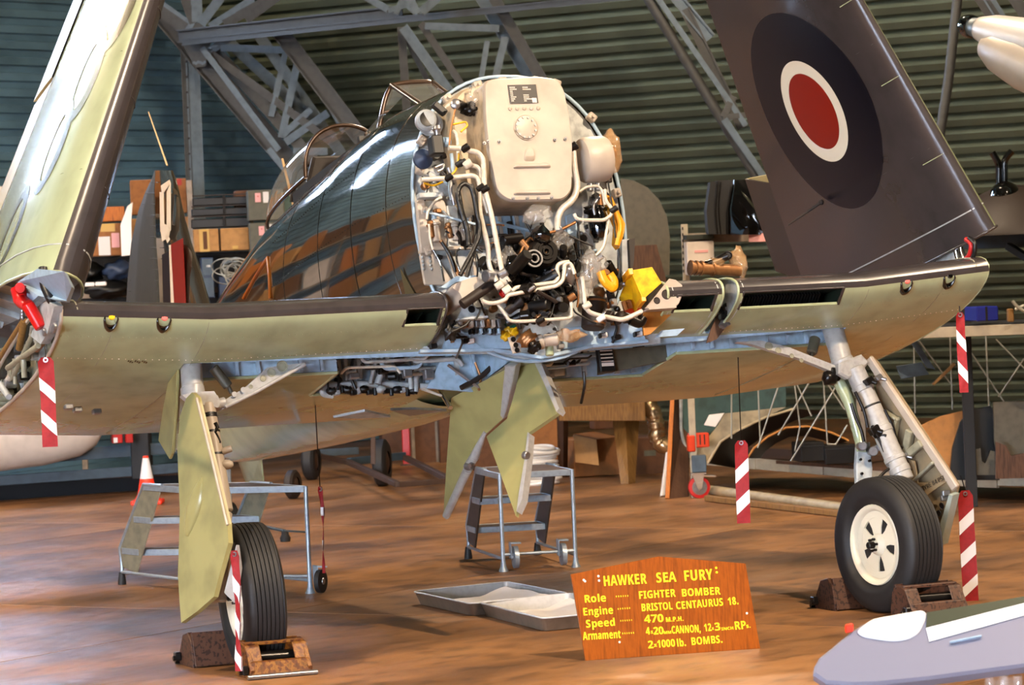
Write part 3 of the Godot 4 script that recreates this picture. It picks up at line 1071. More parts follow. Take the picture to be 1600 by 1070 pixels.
	for rowx in [0.165, 0.06]:
		st = st0()
		for i in 150:
			var w := -2.9 + i * 0.0388
			if absf(w) < 0.68 and rowx < 0.1 or w > 0.5 and w < 1.25: continue
			ellipsoid(st, wing_point(w, rowx, -1.0), Vector3(0.004, 0.004, 0.004), 4)
		var rv := bit("rivet_row", st, M.letter_cream if rowx > 0.1 else M.sky_paint, under)
		rv.set_meta("kind", "stuff")
	# gun ports
	for q in [[-2.64, "lamp_yellow"], [-2.34, "lamp_pink"], [2.34, "lamp_pink"], [2.64, "black_gloss"]]:
		var c := wing_point(q[0], 0.012, -1.0) + Vector3(0, 0.012, -0.004)
		st = st0()
		var ring := []
		var hole := []
		for k in 18:
			var a := TAU * k / 18.0
			var d := Vector3(0.043 * cos(a) * (1.0 - 0.22 * maxf(0.0, -sin(a))), 0.058 * sin(a) - 0.006, 0)
			d.z = 0.018 - 0.035 * maxf(0.0, -sin(a))
			ring.append(c + d)
			hole.append(c + d * 0.8 + Vector3(0, 0, 0.008))
		loft(st, [ring.map(func(v): return v + Vector3(0, 0, -0.03)), ring, hole, hole.map(func(v): return v * 1.0 + Vector3(0, 0, -0.02))], true, false, true)
		bit("gun_port", st, M.black_gloss, under)
		st = st0()
		lathe(st, c + Vector3(0.004, 0.014, 0.012), Vector3.BACK, [[0, 0.021], [0.006, 0.021], [0.011, 0.016], [0.012, 0]], 14)
		bit("port_plug", st, M[q[1]], under)
	# small painted and fitted marks under the left wing
	for q in [[107, 636, 10, 4], [121, 640, 10, 4], [151, 643, 12, 5]]:
		st = st0()
		var c := V(q[0], q[1], -0.93)
		box(st, c, Vector3(0.05, 0.03, 0.05), 0.006)
		bit("vent_scoop", st, M.steel, under)
	st = st0()      # worn stencil under the left wing, too small to read
	for i in 9:
		var e0 := wing_point(-2.45 + 0.0135 * i, 0.175 + 0.004 * (i % 3), -1.0)
		var dv := (wing_point(-2.45, 0.15, -1.0) - wing_point(-2.45, 0.19, -1.0)).normalized()
		slab_box(st, e0, Vector3(0.008, 0, 0), dv * (0.026 if i % 2 else 0.018), Vector3.RIGHT.cross(dv) * 0.004)
	bit("stencil", st, M.number_grey, under)

func font(n: String, bold := false) -> SystemFont:
	var f := SystemFont.new()
	f.font_names = PackedStringArray([n])
	if bold: f.font_weight = 700
	return f

func in_well(w: float, x: float) -> bool:
	var a := absf(w)
	if a > 1.1 and a < 2.12: return x > 0.187 and x < 0.311
	if a > 0.06 and a < 0.3: return x > 0.187 and x < 0.43
	return a > 0.06 and a < 1.1 and x > 0.187 and x < 0.53

func st2(_s: float):      # small dark valves along the rear lip of the left bay, and its dark inner end
	var inner := st0()
	plate(inner, [Z(668, 606, -0.66), Z(690, 560, -0.66), Z(812, 556, -0.66), Z(800, 600, -0.66), Z(740, 612, -0.66)], Vector3(0, 0, -0.02))
	bit("bay_bulkhead", inner, M.primer_blue)
	for i in 16:
		var v := st0()
		var p := Z(518 + 8.5 * i, 611 + 3.0 * sin(i * 1.9), -0.80)
		if i % 3 == 0: ellipsoid(v, p, Vector3(0.03, 0.025, 0.03), 10, Basis(), 0.3)
		elif i % 3 == 1: box(v, p, Vector3(0.035, 0.03, 0.04), 0.005)
		else: cyl(v, p - Vector3(0, 0.02, 0), p + Vector3(0, 0.025, 0), 0.014, 8, 0.003)
		bit("bay_valve", v, [M.black, M.primer, M.oily, M.black][i % 4])
	for q in [[592, 570, 0.1], [606, 572, 0.07], [648, 566, 0.08], [560, 572, 0.06], [540, 575, 0.05]]:
		var v := st0()
		slab_box(v, Z(q[0], q[1], -0.88), Vector3(q[2] * 0.5, 0, 0), Vector3(0, 0.16, 0), Vector3(0, 0, 0.04), 0.004)
		bit("bay_frame", v, M.primer)

# ------------------------------------------------------------------ wheel wells
func make_wells():
	var up := Vector3(0, 0.2, 0)
	for s in [-1.0, 1.0]:
		var st := st0()
		flat(st)
		var path := [[2.12, 0.187], [2.12, 0.311], [1.1, 0.311], [1.1, 0.53], [0.3, 0.53], [0.3, 0.43], [0.06, 0.43], [0.06, 0.187]]
		var low := path.map(func(q): return wing_point(q[0] * s, q[1], -1.0))
		for i in low.size():
			var j := (i + 1) % low.size()
			if s > 0: quad(st, low[i], low[i] + up, low[j] + up, low[j])
			else: quad(st, low[j], low[j] + up, low[i] + up, low[i])
		plate(st, low.map(func(q): return q + up), Vector3(0, 0.01, 0))
		var bay := bit("wheel_bay", st, M.primer_blue)
		# flange along the edges
		st = st0()
		for i in [1, 3, 4]:
			var j: int = i + 1
			bar(st, low[i] + Vector3(0, -0.004, 0), low[j] + Vector3(0, -0.004, 0), 0.02, 0.02, Vector3.UP, 0.004)
		bar(st, low[2], low[3], 0.02, 0.02, Vector3.UP, 0.004)
		bit("bay_flange", st, M.sky_paint, bay)
		# stiffeners on the rear walls
		for i in 9:
			st = st0()
			var w: float = s * (0.14 + 0.11 * i)
			var x := 0.52 if i > 1 else 0.42
			var p := wing_point(w, x, -1.0)
			bar(st, p + Vector3(0, 0.01, 0.01), p + Vector3(0, 0.19, 0.01), 0.025, 0.03, Vector3.BACK)
			bit("stiffener", st, M.primer if i % 2 else M.primer_blue, bay)
		for i in 7:
			st = st0()
			var w: float = s * (1.2 + 0.13 * i)
			var p := wing_point(w, 0.305, -1.0)
			bar(st, p + Vector3(0, 0.01, 0.005), p + Vector3(0, 0.19, 0.005), 0.02, 0.02, Vector3.BACK)
			cyl(st, p + Vector3(0.05, 0.12, 0.0), p + Vector3(0.05, 0.12, 0.014), 0.008, 8)
			bit("stiffener", st, M.primer_blue, bay)
		# bay pipework
		for i in 10:
			st = st0()
			var w0: float = s * rng.randf_range(0.12, 0.7)
			var w1: float = w0 + s * rng.randf_range(0.15, 0.45)
			if absf(w1) > 1.06: w1 = s * 1.06
			var z := wing_point(w0, 0.48, -1.0).z + rng.randf_range(0.02, 0.3)
			var y := wing_point(w0, 0.45, -1.0).y + rng.randf_range(0.03, 0.16)
			var pts := [Vector3(w0, y + rng.randf_range(-0.05, 0.12), z), Vector3(w0 + 0.03 * s, y, z), Vector3(w1, y, z + rng.randf_range(-0.03, 0.05)), Vector3(w1 + 0.02 * s, y + rng.randf_range(-0.06, 0.1), z)]
			tube(st, bent(pts, 0.04), rng.randf_range(0.006, 0.016), 7)
			bit("bay_pipe", st, [M.pipe, M.primer, M.black, M.primer_blue][i % 4], bay)
		for i in 14:
			st = st0()
			var w: float = s * rng.randf_range(0.2, 1.0)
			var p := wing_point(w, rng.randf_range(0.42, 0.51), -1.0) + Vector3(0, rng.randf_range(0.02, 0.12), 0.02)
			if i % 2: box(st, p, Vector3(rng.randf_range(0.03, 0.09), rng.randf_range(0.03, 0.07), 0.05), 0.006)
			else: cyl(st, p, p + Vector3(rng.randf_range(0.02, 0.06), 0, 0.03), rng.randf_range(0.012, 0.03), 10, 0.004)
			bit("bay_fitting", st, [M.black, M.steel, M.primer, M.oily][i % 4], bay)
	# what shows in the left bay: long pipe along the rear lip, struts, hoses, dark inner end
	for q in [["primer", 0.02, -0.84, [[520, 618], [505, 616], [503, 607], [514, 601], [600, 600], [655, 603]]], ["primer", 0.018, -0.80, [[655, 603], [690, 604], [700, 590], [706, 562]]], ["primer", 0.015, -0.78, [[617, 566], [640, 582], [643, 608]]], ["primer", 0.017, -0.78, [[650, 612], [650, 590], [656, 580]]], ["pipe", 0.009, -0.80, [[655, 606], [690, 618]]], ["steel", 0.010, -0.6, [[700, 570], [740, 600], [760, 612]]], ["leather", 0.016, -0.6, [[780, 562], [750, 590], [720, 606]]], ["hose", 0.008, -0.8, [[525, 566], [530, 590], [528, 612]]], ["hose", 0.010, -0.8, [[552, 560], [546, 585], [556, 608]]], ["pipe_brass", 0.008, -0.6, [[742, 566], [752, 590], [748, 610]]], ["primer", 0.02, -0.8, [[600, 566], [590, 600]]], ["primer", 0.012, -0.8, [[578, 600], [586, 566]]], ["hose", 0.006, -0.78, [[513, 612], [512, 590], [518, 566]]]]:
		pipe_run("bay_pipe", q[3], q[1], q[2], M[q[0]])
	st2(-1.0)
	# the closed panel and data box on the right, by the centre line
	var st := st0()
	plate(st, [Z(935, 585, -0.55), Z(935, 548, -0.55), Z(1050, 538, -0.55), Z(1050, 562, -0.55)], Vector3(0, 0, -0.02))
	bit("bay_panel", st, M.panel_grey)
	st = st0()
	var c := Z(946, 563, -0.5)
	box(st, c, Vector3(0.1, 0.15, 0.05), 0.006)
	var bx := bit("data_box", st, M.black)
	st = st0()
	for i in 4:
		box(st, c + Vector3(0, 0.055 - 0.022 * i, 0.026), Vector3(0.08, 0.006, 0.004))
	box(st, c + Vector3(0, -0.03, 0.026), Vector3(0.08, 0.02, 0.004))
	bit("plate_print", st, M.plate_print, bx)
	# retraction ram in the left bay
	st = st0()
	tube(st, [X(655, 568, -0.28), X(680, 598, -0.28)], 0.032, 10)
	bit("ram_body", st, M.primer)
	st = st0()
	tube(st, [X(678, 595, -0.28), X(704, 637, -0.28)], 0.015, 8)
	bit("ram_rod", st, M.chrome)

# ------------------------------------------------------------------ folded outer wings
var panel := {}

func panel_point(x: float, s: float, up: float) -> Vector3:   # x along the chord, s metres up the span, up: 1 the upper skin
	var le: Vector3 = panel.le0 + panel.span * s
	var te: Vector3 = panel.te0 + panel.tspan * (s - panel.ts)
	var k := 1.0
	if s > panel.tip - 0.5: k = sqrt(maxf(0.0, 1.0 - pow((s - panel.tip + 0.5) / 0.5, 2.0)))
	var mid := le.lerp(te, 0.45)
	le = mid.lerp(le, k)
	te = mid.lerp(te, k)
	var t := lerpf(0.135, 0.10, s / panel.tip) * k
	return le.lerp(te, x) + panel.n * (foil_half(x) * t * le.distance_to(te) * up)

func make_outer_wing(side: float):
	var right := side > 0
	var le0 := Z(1551, 357, 0.30) if right else Z(107, 428, 0.30)
	var le1 := Z(1346, 0, 0.28) if right else Z(241, 0, 0.34)
	var span := (le1 - le0).normalized()
	var n := span.cross(Vector3.BACK).normalized()
	if n.x > 0: n = -n           # towards image left: the upper skin on the right wing, the underside on the left one
	if not right: n = -n
	panel = {"le0": le0, "span": span, "n": n, "tip": 2.75, "ts": 0.0}
	var off := n * (0.0 if right else -0.05)
	var a := on_plane(1196, 276, le0 + off, n) if right else on_plane(9, 300, le0 + off, n)
	var b := on_plane(1101, 0, le0 + off, n) if right else on_plane(126, 0, le0 + off, n)
	panel.ts = (a - le0).dot(span)
	panel.te0 = a
	panel.tspan = (b - a) / ((b - a).dot(span))
	var ss := spread(0.0, 2.75, 40)
	var hinge := 0.985 if right else 0.76
	var st := st0()
	var up_x := [0.0, 0.003, 0.01, 0.025, 0.05, 0.1, 0.18, 0.28, 0.4, 0.52, 0.64, hinge]
	skin(st, ss, up_x, func(s, x): return panel_point(x, s, 1.0), right)
	var low_edge := [0.0, 0.001, 0.003] if right else [0.0, 0.003, 0.01, 0.016]
	skin(st, ss, low_edge, func(s, x): return panel_point(x, s, -1.0), not right)
	var top := bit("outer_wing_top", st, M.wing_grey if not right else M.wing_grey)
	st = st0()
	var low_x := [low_edge[-1], 0.025, 0.05, 0.1, 0.18, 0.28, 0.4, 0.52, 0.64, hinge]
	skin(st, ss, low_x, func(s, x): return panel_point(x, s, -1.0), not right)
	var low := bit("outer_wing_underside", st, M.sky_paint)
	# aileron and flap behind the hinge line
	var strips := [[0.86, 1.66, 0.0, "flap"], [1.68, 2.7, 0.012, "aileron"]]
	if right: strips = []
	for q in strips:
		for u in [1.0, -1.0]:
			st = st0()
			skin(st, spread(q[0], q[1], 8), [hinge + 0.008, 0.85, 0.93, 1.0], func(s, x): return panel_point(x, s, u) - n * (0.0 if right else (x - hinge) * 0.12) - n * q[2], (u > 0) == right)
			if u > 0:
				bit(q[3], st, M.wing_grey)
			else:
				for s in [q[0], q[1]]:
					flat(st)
					var r: Array = [hinge + 0.008, 0.85, 0.93, 1.0].map(func(x): return panel_point(x, s, 1.0) - n * (0.0 if right else (x - hinge) * 0.12) - n * q[2])
					var l: Array = [hinge + 0.008, 0.85, 0.93, 1.0].map(func(x): return panel_point(x, s, -1.0) - n * (0.0 if right else (x - hinge) * 0.12) - n * q[2])
					for i in 3: quad(st, r[i], r[i + 1], l[i + 1], l[i])
				bit(q[3], st, M.aileron, null, "trailing edge control surface with warm lamplight put into its cream colour")
	if right:      # the drooped flap at the root, pale underside edge on show
		st = st0()
		plate(st, [on_plane(1225, 290, le0 - n * 0.02, n), on_plane(1164, 280, le0 - n * 0.02, n), on_plane(1212, 424, le0 - n * 0.02, n), on_plane(1290, 450, le0 - n * 0.02, n)], -n * 0.02)
		bit("flap", st, M.wing_grey)
		st = st0()
		plate(st, [on_plane(1164, 280, le0 - n * 0.03, n), on_plane(1199, 273, le0 - n * 0.03, n), on_plane(1203, 286, le0 - n * 0.03, n)], -n * 0.012)
		bit("flap_underside", st, M.aileron)
	# hinge line and ribs, rivets
	st = st0()
	var hl := []
	for s in spread(0.0, 2.7, 12): hl.append(panel_point(hinge, s, -1.0))
	tube(st, hl, 0.004, 4)
	bit("hinge_line", st, M.number_grey, low)
	for s0 in [0.55, 1.1, 1.65, 2.2]:
		st = st0()
		for i in 26:
			var x := 0.006 + 0.07 * i / 26.0
			ellipsoid(st, panel_point(x, s0, 1.0), Vector3(0.004, 0.004, 0.004), 4)
		var rv := bit("rivet_row", st, M.sky_paint if right else M.wing_grey, top)
		rv.set_meta("kind", "stuff")
	for s0 in [0.62, 1.35]:
		st = st0()
		var pts := []
		for x in [0.004, 0.03, 0.1, 0.25]: pts.append(panel_point(x, s0, 1.0 if right else -1.0))
		tube(st, pts, 0.0012, 4)
		bit("panel_joint", st, M.number_grey if not right else M.black, top if right else low)
	# root end: a recessed web inside a flange
	st = st0()
	var rim := []
	var xs := [0.76, 0.6, 0.45, 0.3, 0.18, 0.1, 0.05, 0.02, 0.006, 0.0]
	for x in xs: rim.append(panel_point(x, 0.0, 1.0))
	for i in range(xs.size() - 2, -1, -1): rim.append(panel_point(xs[i], 0.0, -1.0))
	tube(st, rim, 0.009, 6)
	bit("root_flange", st, M.sky_paint if not right else M.wing_grey, low)
	st = st0()
	plate(st, rim.map(func(p): return p + span * 0.16), span * 0.008)
	bit("root_web", st, M.primer, low)
	for i in 7:
		st = st0()
		var x := 0.06 + 0.1 * i
		bar(st, panel_point(x, 0.15, 0.8), panel_point(x, 0.15, -0.8), 0.03, 0.05, span)
		bit("root_stiffener", st, M.primer, low)
	if right:
		# the national roundel
		var c := on_plane(1268, 176, le0 + n * 0.13, n)
		var cs := (c - le0).dot(span)
		var cx := -(c.z - (le0 + span * cs).z)
		var rad := 0.0
		for q in [[1168, 105], [1378, 250], [1228, 18], [1318, 333]]: rad += on_plane(q[0], q[1], le0 + n * 0.13, n).distance_to(c) / 4.0
		var bands := [[0.505 * rad, rad, "roundel_blue", 0.0012], [0.375 * rad, 0.515 * rad, "roundel_white", 0.0018], [0.0, 0.385 * rad, "roundel_red", 0.0024]]
		for bnd in bands:
			st = st0()
			smooth(st)
			for i in 8:
				for k in 64:
					var p := []
					for d in [[i, k], [i, k + 1], [i + 1, k + 1], [i + 1, k]]:
						var r: float = lerpf(bnd[0], bnd[1], d[0] / 8.0)
						var an: float = TAU * d[1] / 64.0
						p.append(on_skin(cs + r * sin(an), cx + r * cos(an), 1.0, bnd[3]))
					quad(st, p[0], p[1], p[2], p[3])
			bit("roundel_band", st, M[bnd[2]], top)
		# pitot-like lever on the skin
		st = st0()
		var b0 := on_plane(1283, 316, le0 + n * 0.14, n)
		tube(st, [b0, b0 + n * 0.1 + Vector3(-0.12, -0.08, -0.1)], [0.012, 0.005], 6)
		ellipsoid(st, b0, Vector3(0.02, 0.02, 0.02), 8)
		bit("lever", st, M.leather)
	else:
		for q in [[144, 123, 0.30, 0.145], [187, 12, 0.30, 0.145], [101, 236, 0.30, 0.13], [40, 372, 0.30, 0.145]]:
			var c := on_plane(q[0], q[1], le0 - n * 0.12, n)
			var cs := (c - le0).dot(span)
			var cx := -(c.z - (le0 + span * cs).z)
			st = st0()
			smooth(st)
			for i in 3:
				for k in 40:
					var p := []
					for d in [[i, k], [i, k + 1], [i + 1, k + 1], [i + 1, k]]:
						var t: float = d[0] / 3.0
						var an: float = TAU * d[1] / 40.0
						var ra: float = q[2] - 0.085 * t
						var rb: float = q[3] * 1.5 - 0.085 * t
						p.append(on_skin(cs + ra * sin(an), cx + rb * cos(an), -1.0, 0.0015))
					quad(st, p[0], p[3], p[2], p[1])
			bit("numeral", st, M.number_grey, low, "dark painted numeral 0")

func on_skin(s: float, chord_m: float, up: float, lift: float) -> Vector3:
	var le: Vector3 = panel.le0 + panel.span * s
	var te: Vector3 = panel.te0 + panel.tspan * (s - panel.ts)
	var x := clampf((chord_m - 0.0) / le.distance_to(te), 0.0, 1.0)
	return panel_point(x, s, up) + panel.n * (lift * up)

# ------------------------------------------------------------------ left fold joint
func make_fold_joint():
	var w := -2.92
	for s in [-1.0, 1.0]:
		var st := st0()
		var rim := []
		var xs := [0.97, 0.85, 0.7, 0.55, 0.4, 0.3, 0.2, 0.12, 0.07, 0.03, 0.01, 0.0]
		for x in xs: rim.append(wing_point(2.92 * s, x, 1.0))
		for i in range(xs.size() - 2, -1, -1): rim.append(wing_point(2.92 * s, xs[i], -1.0))
		tube(st, rim, 0.012 if s < 0 else 0.004, 6)
		var fl := bit("fold_flange", st, M.cream if s < 0 else M.sky_paint)
		st = st0()
		plate(st, rim.map(func(p): return p - Vector3(0.09 * s, 0, 0)), Vector3(0.006, 0, 0))
		bit("fold_rib", st, M.rib)
		for i in 12:      # stiffeners across the rib
			st = st0()
			var x := 0.05 + 0.078 * i
			bar(st, wing_point(2.92 * s, x, 0.9) - Vector3(0.07 * s, 0, 0), wing_point(2.92 * s, x + (0.03 if i % 2 else -0.03), -0.9) - Vector3(0.07 * s, 0, 0), 0.025, 0.05, Vector3.RIGHT, 0.003)
			bit("rib_stiffener", st, M.rib if i % 3 else M.primer, fl)
	# fittings that fill the left joint
	var st := st0()
	plate(st, [X(77, 474, w), X(71, 500, w), X(61, 524, w), X(77, 537, w), X(88, 520, w), X(99, 478, w), X(90, 470, w)], Vector3(-0.05, 0, 0), 0.01)
	var br := bit("hinge_bracket", st, M.primer)
	for q in [[72, 519], [86, 515], [88, 510]]:
		st = st0()
		var p := X(q[0], q[1], w - 0.05)
		cyl(st, p, p - Vector3(0.018, 0, 0), 0.022, 12, 0.004)
		bit("hinge_pin", st, M.steel, br)
	st = st0()
	cyl(st, X(43, 476, w - 0.12), X(65, 512, w - 0.06), 0.037, 14, 0.006)
	var jk := bit("fold_jack", st, M.jack_red, null, "red folding jack")
	st = st0()
	tube(st, bent([X(30, 451, w - 0.12), X(33, 470, w - 0.12), X(44, 478, w - 0.12)], 0.05), [0.05, 0.045, 0.045, 0.045, 0.04, 0.04, 0.035], 10)
	cyl(st, X(31, 450, w - 0.17), X(31, 450, w - 0.07), 0.03, 12, 0.004)
	bit("jack_eye", st, M.jack_red, jk)
	st = st0()
	for i in 7: ellipsoid(st, X(35, 465 + 5 * i, w - 0.1), Vector3(0.016, 0.022, 0.016), 6)
	bit("jack_spring", st, M.steel, jk)
	st = st0()
	tube(st, [X(86, 430, w - 0.02), X(78, 478, w - 0.03)], 0.017, 8)
	bit("lock_rod", st, M.chrome)
	st = st0()
	tube(st, bent([X(67, 418, w - 0.05), X(68, 445, w - 0.06), X(80, 470, w - 0.04), X(86, 474, w)], 0.15), 0.026, 8)
	bit("fold_hose", st, M.hose)
	st = st0()
	plate(st, [X(22, 470, w - 0.1), X(28, 440, w - 0.1), X(58, 420, w - 0.1), X(100, 424, w - 0.1), X(112, 448, w - 0.02), X(104, 470, w), X(86, 468, w - 0.05), X(60, 462, w - 0.08), X(40, 480, w - 0.1)], Vector3(0.03, 0, -0.05))
	bit("joint_web", st, M.primer_blue)
	var tubes := [[[0, 560], [35, 505], "timber"], [[20, 590], [52, 520], "rib"], [[5, 610], [30, 560], "pipe"], [[45, 560], [50, 510], "wire"], [[30, 545], [38, 500], "timber"], [[12, 575], [60, 540], "rib"], [[0, 600], [14, 620], "primer"], [[58, 546], [66, 536], "pipe_brass"], [[24, 600], [22, 560], "rib"], [[38, 590], [36, 556], "rib"]]
	for q in tubes:
		st = st0()
		var z := rng.randf_range(0.0, 0.05)
		tube(st, [X(q[0][0], q[0][1], w - z), X(q[1][0], q[1][1], w - z)], rng.randf_range(0.012, 0.022), 7)
		bit("joint_strut", st, M[q[2]])
	for i in 16:
		st = st0()
		var x := rng.randf_range(4, 66)
		var y := 640 - x * 1.9 + rng.randf_range(-20, 35)
		if y > 640 - x * 1.2: y = 640 - x * 1.3
		var p := X(x, y, w + 0.04)
		if i % 2: box(st, p, Vector3(0.06, rng.randf_range(0.03, 0.07), rng.randf_range(0.04, 0.1)), 0.006)
		else: cyl(st, p, p + Vector3(-0.07, 0, 0), rng.randf_range(0.012, 0.03), 10, 0.004)
		bit("joint_fitting", st, [M.rib, M.primer, M.steel, M.oily][i % 4])
	# the far joint shows only a chromed lock and an orange hose
	st = st0()
	var wr := 2.9
	tube(st, [X(1492, 385, wr), X(1500, 412, wr)], 0.022, 8)
	tube(st, [X(1500, 382, wr), X(1507, 408, wr)], 0.018, 8)
	bit("lock_rod", st, M.chrome)
	st = st0()
	tube(st, bent([X(1505, 408, wr), X(1516, 400, wr), X(1519, 380, wr), X(1510, 374, wr)], 0.08), 0.018, 8)
	bit("fold_hose", st, M.castor_red)
	st = st0()
	tube(st, bent([X(1511, 410, wr), X(1522, 402, wr), X(1524, 378, wr), X(1514, 372, wr)], 0.08), 0.014, 8)
	bit("fold_hose", st, M.hose)
	st = st0()
	plate(st, [X(1462, 402, wr), X(1490, 394, wr), X(1496, 414, wr), X(1462, 418, wr)], Vector3(0.02, 0, 0))
	bit("joint_web", st, M.primer)

# ------------------------------------------------------------------ undercarriage
func tyre(c: Vector3, axis: Vector3, r: float, w: float, hub: Material, called: String):
	axis = axis.normalized()
	var st := st0()
	var prof := []
	var ri := 0.235
	prof.append([-w * 0.36, ri])
	for i in 9:
		var t := i / 8.0
		var a := t * PI * 0.5
		prof.append([-w * 0.36 - w * 0.14 * sin(minf(a * 2.0, PI * 0.5)), lerpf(ri + 0.012, r - 0.06, t)])
	prof.append([-w * 0.485, r - 0.045])
	prof.append([-w * 0.45, r - 0.022])
	prof.append([-w * 0.40, r - 0.009])
	for i in 7:      # ribs and grooves of the tread
		var x := lerpf(-w * 0.36, w * 0.36, i / 7.0)
		var x2 := lerpf(-w * 0.36, w * 0.36, (i + 1) / 7.0)
		var crown := 0.010 * (1.0 - pow((x + x2) / w, 2.0))
		prof.append_array([[x + 0.003, r - 0.010 + crown], [x2 - 0.003, r - 0.010 + crown], [x2 - 0.002, r - 0.020 + crown], [x2 + 0.002, r - 0.020 + crown]])
	var m := prof.size()
	for i in range(12, -1, -1): prof.append([-prof[i][0], prof[i][1]])
	lathe(st, c, axis, prof, 56, 0.5)
	var ty := bit(called, st, M.rubber)
	st = st0()      # the wheel: rim, dished disc with openings, hub
	lathe(st, c, axis, [[-w * 0.37, 0.245], [-w * 0.41, 0.24], [-w * 0.40, 0.222], [-w * 0.36, 0.212], [-w * 0.29, 0.205], [-w * 0.28, 0.165], [-w * 0.20, 0.160], [-w * 0.18, 0.205], [w * 0.26, 0.205], [w * 0.4, 0.222], [w * 0.41, 0.24], [w * 0.37, 0.245]], 40)
	var u := axis.cross(Vector3.UP).normalized()
	var v := u.cross(axis).normalized()
	for k in 5:      # five broad spokes, leaving the five openings
		var a0 := TAU * k / 5.0 + 0.25
		var pts := []
		for q in [[0.06, -0.6], [0.06, 0.0], [0.06, 0.6], [0.11, 0.42], [0.185, 0.44], [0.19, 0.15], [0.19, -0.15], [0.185, -0.44], [0.11, -0.42]]:
			pts.append(c - axis * (w * 0.27) + u * (q[0] * cos(a0 + q[1])) + v * (q[0] * sin(a0 + q[1])))
		plate(st, pts, axis * 0.03, 0.004)
	lathe(st, c - axis * (w * 0.40), axis, [[0, 0.0], [0, 0.045], [0.012, 0.058], [0.05, 0.075], [0.07, 0.08]], 24)
	var wh := bit("wheel", st, hub, ty)
	st = st0()
	lathe(st, c - axis * (w * 0.24), axis, [[0.0, 0.205], [0.0, 0.0]], 24)
	bit("brake_drum", st, M.rubber, ty)
	st = st0()
	for k in 6:
		var a := TAU * k / 6.0
		var p := c - axis * (w * 0.40) + (u * cos(a) + v * sin(a)) * 0.037
		cyl(st, p, p - axis * 0.018, 0.009, 6)
	cyl(st, c - axis * (w * 0.40), c - axis * (w * 0.40 + 0.045), 0.022, 10, 0.004)
	bit("hub_nuts", st, M.oily, ty)

